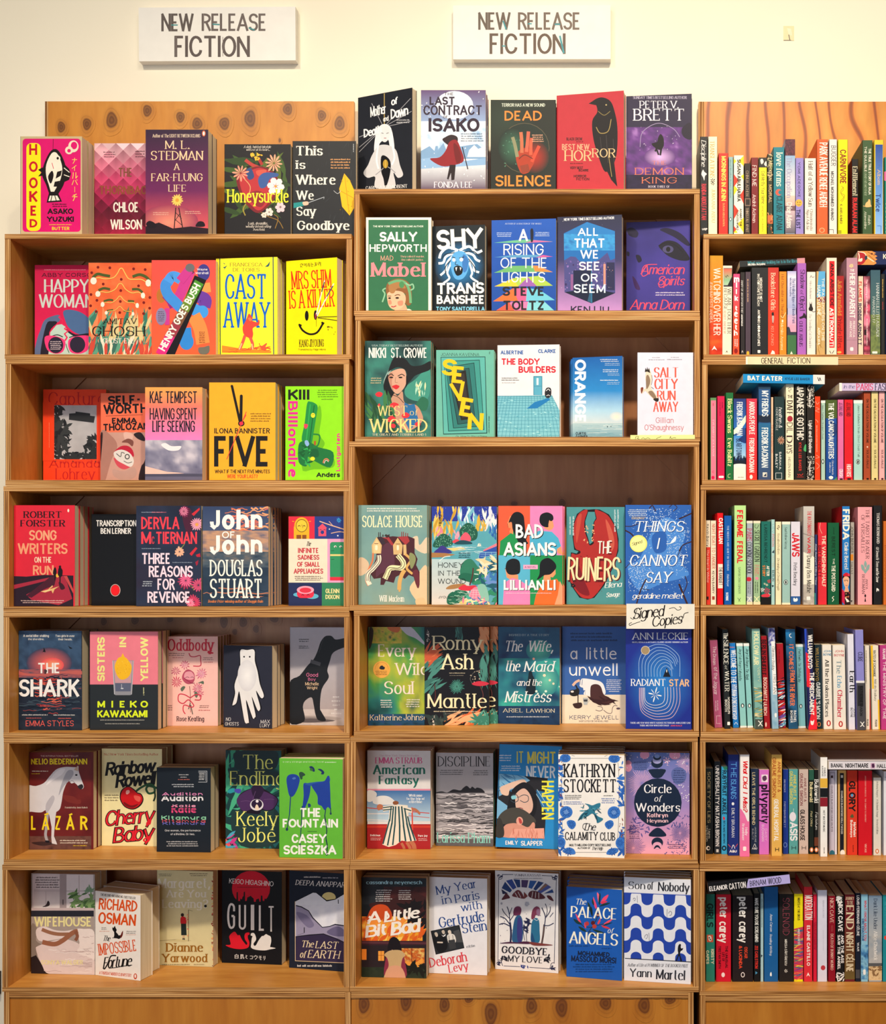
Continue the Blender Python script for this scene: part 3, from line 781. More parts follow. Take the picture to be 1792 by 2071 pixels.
panel('shelf_strip', [(1274, 880), (1404.5, 880.2), (1405.5, 888), (1275, 888.5)], -.0012, .0008, [plain('yellow_paper', 'ecea9a', .8, 'eeeeee'), M_PRINT],
      's 3a3420 4 1120 1285 1125 1262 1150 1258 1150 1272 1135 1276 1160 1285\ns 3a3420 4 1180 1282 1200 1272 1220 1282 1245 1272 1270 1282\ns 3a3420 4 1330 1282 1350 1270 1370 1264 1380 1256\ns 3a3420 4 1465 1280 1475 1258 1480 1278 1510 1270 1530 1274', CROPS['S'], 'narrow pale yellow handwritten strip on the shelf edge under the white bird book', 'label')
panel('tape_piece', [(1583, 52.5), (1604.5, 53), (1606, 82), (1584.5, 82)], WALLY-.0009, .0008, [plain('old_tape', 'dccf9c', .35, 'e6e6e6'), M_PRINT],
      'p efe6c4 835 235 870 240 880 300 850 290\nl 6a625c 6 808 338 870 338\nl 6a625c 7 850 290 862 345', CROPS['C'], 'small square of yellowed sticky tape on the wall above the flame-grained backboard', 'tape')

# ---------------------------------------------------------------- books standing face out: "# left right topleft topright [bottomleft bottomright] colour | look", then the printed art
FACES_1 = '''
@L0 A
# 103 413 690 683 n=2 t=.03 d=.02 c9b48a | hot pink paperback with a black and white fish on a line
q dd1270 114 698 406 1167 16
q f4e81a 133 720 205 1163 25
t x c8152a 147 725 187 780|H
t x c8152a 146 812 190 866|O
t x c8152a 146 893 190 948|O
t x c8152a 147 962 188 1016|K
t x c8152a 153 1035 187 1086|E
t x c8152a 149 1103 188 1145|D
l 181214 2 268 700 266 775
b 181214 254 762 286 752 314 790 332 850 324 920 298 970 276 1000 252 985 232 930 212 880 224 820
p 181214 318 820 348 850 357 875 348 905 316 920
l f2ead8 4 322 845 350 868
l f2ead8 4 322 880 350 890
p 181214 215 842 192 855 210 868 192 888 220 884
b f2ead8 258 775 282 768 302 800 314 850 304 905 284 945 262 975 246 930 233 885 233 830
p 181214 248 965 290 965 312 1015 235 1020
p f2ead8 252 985 288 985 301 1008 244 1012
l 181214 4 262 985 256 1012
l 181214 4 276 985 284 1012
b 181214 242 890 262 860 270 885 256 925
p 181214 288 865 312 858 306 885 280 900
p 181214 276 915 302 910 290 940 270 940
o f2ead8 291 797 13 14
o 181214 291 797 6 7
l d8405a 3 262 820 270 850
o e9dcc4 370 737 26 30
o dd1270 373 733 16 19
o e9dcc4 348 757 20 20
o dd1270 348 759 9 9
t r f0d860 362 795 390 824|ナ
t r f0d860 362 832 390 860|イ
t r f0d860 362 868 392 900|ル
t r f0d860 362 905 392 934|バ
t r f0d860 372 940 382 968|ー
t r f0d860 362 976 392 1012|チ
m 1a1414 2 262 1022 340 1044
t x 1a1414 240 1050 369 1077|ASAKO
t x 1a1414 236 1090 373 1116|YUZUKI
m e8c040 1 244 1126 366 1136
t x e8d23a 262 1142 350 1159|BUTTER
# 475 765 725 718 n=1 t=.03 d=.075 c8285c | pink paperback with rows of overlapping dragon scales
z f4c8d0,e0809a,d04070,a82050,5a1428,b02048 4 13 475 720 765 1180
m 3a1020 3 520 760 580 795
m 3a1020 3 680 755 730 795
t b 7a4a34 595 845 665 890|THE
t b 8a4a30 497 935 765 978|THORNBACK
t b f0e4d8 570 1018 697 1068|CHLOE
t b f0e4d8 556 1105 715 1155|WILSON
# 733 1048 660 645 n=2 t=.03 d=.003 2a2138 | dark purple sunset paperback with a windmill
g 2a1f38 6a2258 733 640 1050 960
g 6a2258 e05a5c 733 960 1050 1180
e f09078 9a3a58 850 1120 150 90
p 241420 733 1140 800 1120 870 1150 960 1140 1048 1150 1048 1190 733 1190
b 1a0f1c 735 1130 750 1112 775 1120 790 1140 760 1150
b 1a0f1c 985 1140 1000 1115 1025 1118 1030 1140
l 2a1a20 5 885 1045 876 1165
l 2a1a20 5 900 1045 922 1160
l 2a1a20 3 884 1070 914 1100
l 2a1a20 3 882 1105 918 1135
l 2a1a20 3 906 1075 882 1110
n f0c860 892 1008 33 14 .9
o d89a38 892 1008 9 9
t s e0c8b0 768 675 1008 692|Author of The LIGHT BETWEEN OCEANS
o d86a3a 1026 672 9 15
o f0ece8 1026 672 5 10
t s e8c8a0 832 708 955 750|M. L.
t s e8c8a0 760 760 1022 806|STEDMAN
t s e8c8a0 876 822 904 856|A
t s e8c8a0 762 873 1020 912|FAR-FLUNG
t s e8c8a0 848 930 938 965|LIFE
m e8b0a0 2 770 1066 850 1085
m e8b0a0 2 930 1060 1015 1079
# 1130 1463 728 724 d=.03 t=.02 1c1c22 | black paperback with a red heart among flowers
t i d8cfc5 1228 733 1365 745|A dark, twisted fairytale
t i d8cfc5 1240 748 1360 759|with rot at its heart...
f 3f5a2a,55682e,2f4626 46 24 2.4 1150 800 1440 1060
s 8a6a30 4 1300 1060 1350 1090 1400 1110 1425 1150
s 8a6a30 4 1380 1080 1400 1100 1385 1150
s 9a8a3a 6 1250 1010 1225 1050 1235 1085
s b8403a 17 1235 805 1270 830 1320 850
s a8322e 15 1300 795 1320 830
b 7a1f2a 1190 890 1250 850 1320 838 1385 875 1402 935 1376 1010 1310 1070 1265 1055 1215 990
b b8323a 1205 890 1250 865 1310 845 1370 875 1392 930 1365 1000 1310 1058 1272 1040 1225 980
b 8a2430 1250 980 1300 960 1340 990 1320 1040 1280 1030
b d0584a 1290 860 1340 855 1330 880 1300 885
b 3a5a9a 1300 900 1330 870 1395 872 1398 888 1360 900 1340 940 1310 945
b 2f4a80 1238 862 1262 845 1280 890 1252 905
s d8a070 4 1230 900 1260 940 1250 990
n e89a80 1212 872 46 11 .6
n f0a888 1380 822 48 12 .6
n f0e0e4 1388 938 46 6 1
n e8c8d0 1412 1042 30 6 1
n f0d8d0 1355 1068 24 6 1
n e8d8c8 1330 1082 16 6 1
o d89a40 1388 938 6 6
f f0b838 9 10 1 1250 770 1335 808
t k f2ea38 1144 953 1453 1020|Honeysuckle
t i d8cfc5 1250 1118 1350 1131|Lush, dreamlike,
t i d8cfc5 1238 1134 1365 1146|wholly intoxicating
t s d8cfc5 1275 1150 1332 1161|Ava Reid
# 1473 1792 714 706 d=.03 t=.018 23262b | black paperback with big white words and a yellow umbrella
f 34383e 60 2 9 1473 710 1792 1180 110
t S ece6da 1486 735 1625 782|This
t S ece6da 1490 808 1538 850|is
t S ece6da 1490 880 1690 929|Where
t S ece6da 1492 960 1580 1006|We
t S ece6da 1492 1040 1590 1086|Say
t S ece6da 1495 1112 1760 1158|Goodbye
m d89a60 4 1660 795 1765 852
M c8ccd0 1 1776 722 1784 770
p f0b818 1733 873 1760 905 1782 955 1787 1040 1760 1085 1722 1040 1708 950
l c88a10 3 1735 880 1758 1080
l c88a10 3 1712 960 1785 1000
f 9a6a10 14 3 1 1712 900 1780 1070
p 1f8a8a 1478 1022 1528 1015 1530 1036 1478 1048
b e8b8a0 1524 1018 1550 1015 1552 1030 1530 1034
l b0b8c0 3 1548 1022 1632 992
l b0b8c0 2 1632 992 1630 1002
s c8ccd0 2 1680 960 1700 975 1715 960
@M0 B
# 60 333 492 441 d=.085,.025 t=.02 23262e | black paperback with a pale woman and radiating swords turned aside
l 9a9aa0 3 190 640 66 742
l 9a9aa0 3 190 640 330 560
l 9a9aa0 3 190 640 325 495
l 9a9aa0 3 190 640 66 690
l 9a9aa0 3 190 640 66 765
l 9a9aa0 3 190 640 130 520
l 9a9aa0 3 190 640 325 610
l b8a060 4 194 470 194 640
b e8e8ec 155 660 188 625 228 645 245 750 225 760 212 700 172 720 160 765 142 755
b e0e0e2 172 640 195 630 218 640 222 685 200 715 178 700
l 6a6a70 3 178 668 190 672
l 6a6a70 3 204 672 216 668
l a05058 3 192 695 204 695
b cfcfd2 130 785 160 738 190 728 225 735 255 760 272 830 288 880 262 895 240 870 246 945 150 945 148 890 110 895 88 870 112 830
b 17191e 178 790 200 785 225 815 222 880 200 945 190 900 178 860
o b8963a 200 825 13 22
l d8b860 3 200 805 200 845
s 9a9aa0 4 150 880 175 860 190 845
s 9a9aa0 4 250 870 228 850 212 840
s f0f0f2 9 165 720 155 800 165 850
s f0f0f2 9 232 720 245 790 232 830
t B f0f0f0 122 530 205 580 -14|Mother
t B f0f0f0 228 490 262 528 -14|of
t B f0f0f0 88 640 182 682 -14|Death
t B f0f0f0 188 585 216 610 -14|and
t B f0f0f0 225 540 315 590 -14|Dawn
m c8c8cc 2 250 598 325 622
t s e8e8e8 100 933 310 950 -3|CARISSA BROADBENT
# 377 703 463 444 n=2 t=.028 d=.04 6a4a78 | wintry blue paperback with a red-caped figure in snow
g 5a3468 9ab8e0 377 440 703 660
g 9ab8e0 eef4fa 377 660 703 800
g e8f0f8 4a2a4e 377 800 703 960
k 8ab4e0,d8e8f6,f4f8fc 4 377 610 703 790
o dfe4f0 545 530 95 72
o c8d0e4 520 515 24 18
o c8d0e4 575 550 18 14
p 7aa0c8 377 760 420 735 445 760 450 735 462 735 462 755 475 740 490 720 505 755 560 740 620 730 660 725 703 760 703 800 377 800
p f4f8fc 620 755 645 730 665 750 690 740 703 760 703 790 610 790
p 8ab0d8 377 800 450 790 600 810 703 795 703 830 377 850
f ffffff 70 4 1 380 455 700 930
b 2a1620 500 690 530 678 560 690 560 720 540 735 520 735 485 705
b 8a1a24 520 715 555 705 578 750 592 810 540 832 480 836 422 800 470 792 500 760
b 6a1018 540 725 565 740 580 800 555 820
p 1f1218 522 830 552 830 545 905 530 908 528 870 515 905 508 900
l 2a2030 5 585 740 613 852
t b 2a1a30 493 466 540 480|THE
t x 2a1a30 420 487 550 528|LAST
t b 2a1a30 389 530 687 579|CONTRACT
t b 2a1a30 488 583 512 596|OF
t x 2a1a30 415 595 672 663|ISAKO
m 2a3a58 4 570 668 690 715
t s f0e8f0 443 915 635 945|FONDA LEE
# 728 1056 508 497 n=3 t=.022 d=.05 1f2622 | black paperback with an orange title and a red lit hand
e 2a3a30 1f2622 800 600 160 160
t b c8d0c0 782 520 1002 537|TERROR HAS A NEW SOUND
t b f0883a 798 558 985 607|DEAD
o 5a5240 898 745 126 126
o 1c2a26 898 745 123 123
e 3a6a54 1c2a26 840 740 75 95
e b02a1c 1c2a26 950 790 75 85
f 4a7a64 30 5 1 790 660 900 840
b a83a24 855 800 870 760 905 745 945 770 950 810 930 850 915 870 880 870
s 8a8a6a 17 862 790 850 730 838 690
s c06a4a 17 885 770 884 710 880 665
s d0604a 17 908 765 914 710 918 662
s d85a40 16 930 780 930 730 935 695
s d84a34 16 935 815 950 780 972 735
s 8a3a28 42 896 830 905 868
s 6a2a20 5 870 800 900 780 940 800
m f0b090 4 935 675 995 716
t b f08a3a 752 883 1036 938|SILENCE
# 1060 1398 483 454 d=.06,.03 t=.028 b8303c | red hardback with a black crow perched along its edge
p 17151a 1222 522 1258 498 1285 500 1262 530
b 17151a 1245 508 1285 490 1330 508 1352 560 1366 640 1364 760 1345 830 1305 865 1272 790 1246 700 1240 610 1265 565 1260 530
p 17151a 1298 830 1348 800 1360 900 1366 940 1335 905
o b0a070 1310 528 4 4
s a08a50 4 1260 640 1280 670 1320 660 1335 600
s 8a7a48 3 1270 560 1300 580 1330 560
l 3a3638 3 1280 690 1290 790
l 3a3638 3 1310 680 1320 820
l a08a50 3 1322 780 1338 890
l 3a3638 3 1345 700 1350 820
t b 1a1416 1110 692 1190 707|BLACK CROW
t r 1a1416 1160 710 1195 717|BOOK OF
t b dca080 1087 725 1226 755|BEST NEW
t s d8b888 1100 757 1235 810|HOR
t s d8b888 1240 748 1355 792|ROR
m 1a1416 1 1128 818 1200 827
t b 1a1416 1128 838 1195 851|VERY BEST
t b 1a1416 1172 851 1222 863|BIZARRE
t b 1a1416 1147 880 1210 893|HORROR
t b 1a1416 1160 895 1225 908|FICTION
# 1410 1740 490 466 d=.05,.035 t=.03 2a2440 | purple fantasy paperback with a small dark figure in lightning
k 241c38,4a2f68,6a3a8a,c090d8 4 1410 640 1740 900
g 2a2440 2a2440 1410 460 1740 640
e d8b0e8 5a3478 1580 790 80 50
k 1c1830,2a2244 3 1410 880 1740 960
b 1f1a2e 1690 650 1720 620 1740 630 1740 700 1700 690
s 9a8ab0 3 1480 740 1490 670 1540 630 1590 622 1650 650 1680 690
f b8a8c8 22 3 1 1470 630 1690 760
b 120e18 1572 692 1582 675 1594 685 1600 705 1598 740 1580 755 1560 745 1545 735 1540 722 1565 715
l 120e18 9 1570 740 1556 762
l 120e18 9 1588 740 1582 782
l 120e18 8 1560 742 1574 780
t s c0b8d0 1445 484 1715 498|SUNDAY TIMES BESTSELLING AUTHOR
t s ece8f0 1478 508 1675 545|PETER V.
t s ece8f0 1448 548 1705 607|BRETT
t s e07858 1540 810 1612 829|THE
t s e07858 1455 845 1700 880|DEMON
t s e07858 1490 892 1665 923|KING
t s d8d0e0 1522 934 1630 945|BOOK THREE OF
@L1 D
# 332 925 355 362 d=.075 t=.02 d8174a | crimson paperback with a woman in pink sunglasses
g c01848 e02458 332 350 925 1210
m f0b0c0 1 388 398 840 410
t b 4a0f28 398 433 930 473|ABBY CORSON
t f c8d4cc 420 495 850 620|HAPPY
t f c8d4cc 370 638 900 765|WOMAN
b 5a6a90 332 1215 350 1080 385 980 430 880 540 835 575 850 560 900 470 930 440 1050 430 1215
b 4a6a98 605 800 680 785 790 820 870 900 890 1000 760 1020 660 960 620 880
b 23202e 385 1215 440 930 500 895 545 910 470 1000 460 1215
p b8d4c8 462 1210 480 1000 540 930 610 920 650 1000 730 1030 850 1080 850 1210
b 23202e 620 960 720 1020 850 1010 900 1060 760 1060 660 1010
l e02458 16 560 850 600 890 590 915 632 945 616 965 648 990 616 1015 640 1050 620 1080
s 23202e 9 500 1035 550 1025 600 1045
s 23202e 9 660 1050 720 1035 800 1045
b f03a7c 428 1045 520 1035 605 1065 625 1110 600 1185 530 1205 450 1165
o 2a2438 532 1122 72 78
b f03a7c 650 1085 700 1045 800 1030 870 1050 840 1165 760 1205 670 1185
o 2a2438 740 1118 74 78
m e0d0d8 5 475 1080 585 1168
s 23202e 6 630 1110 640 1150 660 1195
# 845 1447 330 345 d=.035 t=.022 e8683a | orange paperback patterned with mirrored fish and dark dots
k d85a34,e8683a,f07a48 4 845 330 1447 870
r 3a7a70 845 1040 1447 1115
f 5a9a80,e88a5a,3a7a68,d8c890 56 40 3 845 870 1447 1050 -80
f e88a5a,5a9a80,f0e0c8,3a6a60,c84a3a 60 36 3 845 1110 1447 1215 -80
o 7a1a1a 935 380 13 13
o 7a1a1a 1048 385 13 13
o 7a1a1a 1275 395 13 13
o 7a1a1a 1385 402 13 13
o 7a1a1a 875 432 13 13
o 7a1a1a 1157 495 13 13
o 7a1a1a 985 540 13 13
o 7a1a1a 1322 557 13 13
o 7a1a1a 1152 602 13 13
o 7a1a1a 868 640 13 13
o 7a1a1a 1148 706 13 13
o 7a1a1a 925 695 13 13
o 7a1a1a 1372 717 13 13
o 7a1a1a 865 747 13 13
o 7a1a1a 1428 770 13 13
o 7a1a1a 918 802 13 13
o 7a1a1a 1370 822 13 13
o 7a1a1a 1143 812 13 13
o 7a1a1a 1430 668 13 13
s 4a5a2a 26 885 480 930 445 990 455 1050 465
s 4a5a2a 26 1265 470 1330 450 1390 470 1430 510
s f0c060 9 872 520 930 480 1000 490 1080 480 1120 440 1145 395 1170 395 1195 440 1230 490 1290 495 1360 500 1440 560
o f4e8d8 893 510 30 34
o f4e8d8 1415 530 26 34
s 4a5a2a 22 940 600 990 580 1050 590
s 4a5a2a 22 1260 590 1320 590 1360 620
s f0c060 8 915 660 960 615 1030 620 1100 590 1135 540 1165 540 1200 590 1260 625 1330 620 1385 680
o f4e8d8 935 635 24 28
o f4e8d8 1365 650 20 28
s 4a5a2a 18 990 705 1040 690 1080 695
s 4a5a2a 18 1220 700 1280 705
s f0c060 7 960 755 1000 715 1060 720 1110 690 1145 655 1180 690 1220 715 1280 720 1325 770
o f4e8d8 980 735 18 24
o f4e8d8 1310 745 16 24
s 4a5a2a 15 1020 795 1080 785
s 4a5a2a 15 1180 795 1240 800
s f0c060 6 1000 830 1035 800 1100 790 1145 755 1190 795 1250 805 1280 840
o f4e8d8 1015 815 14 18
o f4e8d8 1270 825 13 18
t s 1f1614 985 868 1305 921|AMITAV
t s 1f1614 880 943 1385 1036|GHOSH
t s f0e8dc 983 1057 1280 1107|GHOST-EYE
@L1 E
# -251 360 316 308 d=.03 t=.024 f0583f | coral paperback with a tangle of blue and magenta tubes
g e8504a f86038 -260 300 360 1210
o b87030 -160 650 45 70
s c83a90 96 -60 770 20 640 110 430 130 400
s 8a2a78 80 -120 640 -70 700 -40 760
s 3f8ee0 100 -90 510 -120 560 -95 640 -20 720 60 800
s 4a98ea 96 -95 520 -60 470 -20 470 30 500
s f09a50 92 170 570 260 575 310 570
s 6a3aa0 120 200 660 260 690 250 760
s 3f98e8 110 110 740 170 790 235 810
o 3f98e8 235 805 55 60
s 2f86d8 130 60 960 70 1050 80 1090
o 2f86d8 82 1090 68 78
s f08c48 130 150 840 210 960 240 1110
s 3a3a88 90 200 440 245 420
o 3a3a88 245 430 60 80
l 4a4048 88 110 410 125 395
l c83a90 86 20 510 110 400
o 6a6a70 115 385 44 40
l 17141a 120 -95 1215 215 480
l d02a80 92 -170 1215 -60 1010
l 9a3a48 92 -70 1030 0 900
l 7a5038 92 -10 920 70 770
l 6a8a30 92 60 790 140 640
l 4a9030 92 130 660 205 520
t x f4f0e8 -342 820 372 890 -61|HENRY GOES BUSH
r c83a90 -125 770 -80 930
o 8a80a8 -160 850 50 82
m 2a1a30 6 -190 795 -130 900
b 6a6a60 195 1150 250 1140 300 1130 290 1200 210 1205
m 2a1418 7 200 990 260 1105
t b e8e4f0 182 390 282 411|Wayne
t b e8e4f0 170 424 292 446|Marshall
# 362 948 302 277 n=2 t=.026 d=.05,.035 f2ec34 | yellow paperback with giant blue title and a red castaway
l 2f5a48 9 399 295 404 1215
l 2a4a68 9 907 275 913 1215
l d8d020 5 380 300 384 1215
t s 8a5a30 497 337 806 371|FRANCESCA
t s 8a5a30 525 386 778 420|DE TORES
t S 1262cc 449 443 848 682|CAST
t S 1262cc 436 712 876 956|AWAY
p 2a5a68 830 375 855 355 878 322 872 360 860 375
p 2a5a68 428 380 448 375 470 362 450 390 432 415 445 390
p 2a5a68 430 335 452 348 440 350
p e8882a 420 1125 560 1148 700 1160 890 1178 890 1198 420 1195
w d8502a 10 8 424 1140 885 1190
b d8483a 660 860 675 825 695 835 712 870 708 890 760 905 765 880 778 890 772 930 715 960 718 1020 700 1080 690 1060 650 1040 625 1010 618 950 640 905
b e87a4a 668 868 690 860 706 880 690 895
s d8584a 28 640 1030 620 1090 590 1160
s d8584a 28 690 1050 712 1110 708 1160
s f0c08a 12 610 1105 585 1165
s f0c08a 12 705 1110 715 1165
b d8583a 775 1115 800 1130 840 1105 850 1110 835 1140 845 1165 800 1168
l d8583a 8 780 1115 775 1105
# 1030 1517 325 282 n=2 t=.028 d=.055,.02 f6e312 | yellow paperback with a smiley face stabbed by chopsticks
t r 2a2418 1165 342 1197 382|심
t r 2a2418 1202 340 1230 378|여
t r 2a2418 1236 338 1262 376|사
t r 2a2418 1268 336 1296 374|는
t r 2a2418 1302 333 1332 372|킬
t r 2a2418 1338 330 1366 370|러
t S d8381a 1082 408 1462 582 -3|MRS SHIM
t S d8381a 1060 592 1490 765 -3|IS A KILLER
o 1a1814 1230 842 18 48
o 1a1814 1314 835 17 46
o a03048 1316 845 8 30
s 1a1814 18 1160 935 1195 985 1260 1018 1330 1000 1385 915
l 1a1814 18 1152 925 1180 938
l 1a1814 18 1370 905 1396 918
l e8e4dc 10 1322 830 1400 505
l 4a3a58 10 1372 615 1398 520
l e8e4dc 10 1328 845 1487 535
l 4a3a58 10 1420 660 1478 558
l 1a1814 3 1320 835 1322 945
l 5a5a18 8 1335 855 1520 850
l 5a5a18 8 1335 862 1520 888
f 5a4a18 8 6 1.5 1400 940 1510 1030
t S 2a2418 1158 1068 1393 1138 -1|KANG JIYOUNG
t c 2a2418 1145 1155 1412 1172|Translated by Paige Morris
@M1 F
# 198 858 352 342 n=1 t=.03 d=.03 f0ece0 | green paperback in a white border with a painted girl
r 2f6e4c 225 371 828 1320
t b e8f0e4 270 428 777 446|THE NEW YORK TIMES BESTSELLING AUTHOR
t x f4f2ec 338 493 715 590|SALLY
t b f4f2ec 236 618 812 693|HEPWORTH
t h f0a090 348 733 476 785|MAD
t s f0b0a4 545 731 790 749|They called it murder.
t s f0b0a4 555 764 778 782|She called it justice.
t S f08a92 252 802 798 943|Mabel
b e8dcc8 540 1290 600 1270 650 1275 690 1330 540 1330
b e0a888 500 1250 590 1215 615 1330 500 1330
b 8a5a34 400 1080 425 1000 520 962 612 988 655 1060 660 1200 620 1235 580 1180 600 1120 540 1095 470 1090 420 1130
b e8b694 412 1130 440 1095 500 1085 570 1100 600 1150 590 1220 540 1270 480 1275 430 1235
b a87848 430 1030 500 990 560 1000 600 1060 520 1060 480 1110 440 1100
b d88a70 425 1185 450 1180 460 1215 435 1225
b d88a70 520 1195 570 1185 570 1230 530 1235
s 6aa878 26 425 1015 520 985 600 1010 640 1100 650 1210
o 4a8a58 560 1025 26 34
s 8ac098 14 600 1010 640 1030 670 1020 680 1060 650 1080
s 8ac098 14 400 1060 370 1080 390 1120 365 1200
o 2f231c 438 1160 14 9
o 2f231c 515 1158 18 10
s 6a4228 7 420 1138 455 1140
s 6a4228 8 490 1135 520 1125 545 1132
s b03a40 10 455 1242 478 1248 505 1236
# 870 1398 445 412 n=2 t=.02 d=.05,.035 1a242c | black paperback with a screaming blue banshee
e 2a90d8 1a242c 1140 830 260 250
t x f4f2ec 912 462 1378 668 -3|SHY
s eaf4fa 26 1130 680 1030 650 960 700 940 760
s eaf4fa 26 1140 680 1240 640 1310 700 1370 680
s eaf4fa 24 1150 690 1270 720 1310 770 1350 790
s eaf4fa 24 1120 690 1010 740 980 800 930 810
s eaf4fa 22 1090 720 1020 800 1000 880 950 930
s eaf4fa 22 1200 720 1280 820 1290 880 1340 900
s eaf4fa 20 1060 800 1020 900 1040 960 980 1010
s eaf4fa 20 1240 800 1270 900 1260 950 1330 1000
s 1a2c3c 9 1110 700 1000 720 960 770
s 1a2c3c 9 1170 700 1280 690 1340 740
s 1a2c3c 9 1230 760 1300 860 1300 940
s 1a2c3c 9 1060 770 1000 850 1010 930
b 5aa8e4 1055 770 1095 700 1180 690 1232 760 1228 880 1175 965 1100 965 1062 880
b 3a78c0 1180 720 1230 770 1220 870 1185 900 1170 820
s 1a2430 8 1068 745 1100 755
s 1a2430 8 1190 745 1140 758
b 12181c 1088 850 1130 832 1172 855 1168 912 1122 935 1094 900
p f4f8fa 1100 852 1110 890 1120 848
p f4f8fa 1145 848 1152 885 1162 854
o f4f8fa 1086 775 17 18
o f4f8fa 1162 772 18 19
s 1a2430 6 1110 790 1100 820 1130 825
t x f4f2ec 908 1003 1390 1116 -1|TRANS
t x f4f2ec 913 1130 1394 1218|BANSHEE
t x 7ac8e8 905 1246 1397 1290|TONY SANTORELLA
@M1 G
# -327 322 375 360 d=.045,.03 t=.028 1a4ea8 | royal blue paperback with stacked rainbow pyramids
g 2258b8 1a4aa0 -330 355 330 1300
p 6ab890 -305 602 -120 580 20 568 290 590 30 604
p c86aa0 10 604 100 575 290 592
p 5a9ac8 -300 748 -100 725 100 722 290 742 0 752
p d05a98 120 752 190 725 290 742
p 6ab070 -305 905 -130 835 110 832 290 898 -20 895
p f08a48 90 834 130 832 290 898 110 890
p f0c83a -300 1042 -110 960 -60 1042
p a8c850 -110 960 150 935 290 1035 -60 1042
p 9a60b0 -60 1042 40 950 130 1040
p f0703a -312 1192 -110 1060 -60 1190
p f06090 -110 1060 30 1060 20 1190 -60 1190
p 6ac0d8 30 1060 150 1072 310 1180 20 1190
p f05a4a -320 1310 -150 1200 -80 1310
p f07ab0 -150 1200 40 1195 20 1310 -80 1310
p 7ac8d8 40 1195 200 1190 330 1310 20 1310
t i c8d8f0 -190 403 178 418|AUTHOR OF A FRACTION OF THE WHOLE
m c8d8f0 3 -278 495 -120 545
m c8d8f0 3 110 490 272 540
t b f4f2ec -52 465 40 585|A
t r f4f2ec -207 615 197 727|RISING
t r f4f2ec -237 752 230 858|OF THE
t r f4f2ec -227 897 212 1002|LIGHTS
t x 23262c -217 1043 207 1137|STEVE
t x 23262c -217 1185 207 1280|TOLTZ
b 1a2030 65 475 78 458 92 470 96 525 88 590 70 590 66 530
# 335 985 345 318 d=.04,.02 t=.03 2c3048 | navy paperback with a blue city inside a hexagon window
g 2c3048 3a3a66 335 310 985 780
g 3a3a66 b88ac8 335 780 985 1310
f e8e8f8 26 3 1 340 380 980 1200
p 1f6ab4 400 508 635 392 915 485 918 1108 680 1212 408 1100
k 1f5aa4,3a9ad8,2a6ab8 3 402 510 914 680
p 2a7ac0 402 512 635 395 914 487 914 520
p 4a4a86 404 780 470 740 520 745 560 790 700 800 760 770 840 700 870 780 917 760 918 1108 680 1210 408 1100
f 6a5aa0,3a3060,8a70b8 60 18 .7 410 790 912 1090 90
r 8a5a90 470 920 495 1080
r d89080 800 815 822 1030
r 1c2444 498 880 680 1110
r 2a2c50 830 800 912 1080
f c8b8e0,f0b0a0 24 4 1 415 800 910 1080
p 17203a 408 1100 680 1060 918 1108 680 1212
p 2a5a7a 680 690 690 1210 640 1190 672 1060
l 2f88c0 4 680 700 680 1210
t b f4f6fa 542 453 752 532|ALL
t b f4f6fa 500 560 817 652|THAT
t b f4f6fa 568 676 752 762|WE
t b f4f6fa 555 793 764 880|SEE
t b e0ecf8 573 913 742 994|OR
t b d8eaf8 502 1020 820 1107|SEEM
t b 1a2030 472 1240 857 1310|KEN LIU
t b e0e4ec 402 347 908 374 -2|NEW YORK TIMES BESTSELLING AUTHOR
# 1030 1672 398 378 d=.09,.075 t=.02 3a2f7a | indigo paperback with a close-up face and red script
k 2a2560,3a3486,443a96 2 1030 370 1680 1310
b 1f1c3a 1368 470 1450 455 1580 510 1668 610 1640 632 1520 550 1420 500
b 1c1c2c 1358 630 1440 580 1540 600 1620 680 1668 770 1580 782 1460 740 1390 680
o 4a4872 1450 668 55 38
o 16161f 1452 668 22 26
s 16161f 10 1355 632 1440 600 1530 630 1600 700
b 1f1c3a 1035 470 1090 450 1150 500 1130 550 1060 530
b 1a1830 1125 730 1165 730 1186 780 1150 800
b 1a1830 1035 690 1060 700 1058 735 1036 730
b 3a2058 1090 940 1130 980 1170 1070 1120 1060
t c e84a64 1185 822 1620 920|American
t c e84a64 1355 938 1620 1030|Spirits
t c e84a64 1075 1175 1620 1275|Anna Dorn
s e84a64 7 1340 820 1220 830 1185 900 1200 940 1260 910
s e84a64 7 1420 950 1360 1000 1370 1050 1440 1030
m d0c8e0 2 1320 1092 1630 1140
@L2 H
# 410 1012 312 325 d=.13 t=.018 e8411c | red-orange paperback with a grey photo of trees and an object in the sky
t t b81a1a 462 345 1000 466|Capture
t t b81a1a 470 983 952 1062|Amanda
t t b81a1a 530 1073 906 1177|Lohrey
r a2a2a6 518 470 922 985
k 9a9aa0,b4b4b8,a0a0a4 2 518 470 922 985
f 1f2226,2a2e30 70 26 1.8 520 470 585 985
f 1f2226,34383a 50 30 1.8 540 640 650 880
f 1f2226,2a2e30 60 24 1.6 810 770 925 985
f 1f2226,2a2e30 60 22 1.6 620 925 922 985
r e8411c 400 985 1030 1000
r e8411c 400 440 518 990
r e8411c 923 440 1030 990
t t b81a1a 470 995 952 1062|Amanda
p 2a2c30 660 550 720 545 722 530 860 548 860 570 907 575 895 637 658 608
M f0a078 1 466 630 474 890
# 958 1483 360 350 d=.095 t=.018 ee7050 | orange paperback with a photo of a mouth holding foil candy
r c4978a 958 728 1490 1200
b a8786c 958 730 1060 760 1120 860 1060 1000 1000 1200 958 1200
b d8b0a4 1180 730 1260 740 1260 800 1200 810
b 7a4a42 1160 822 1220 788 1272 812 1262 862 1220 830
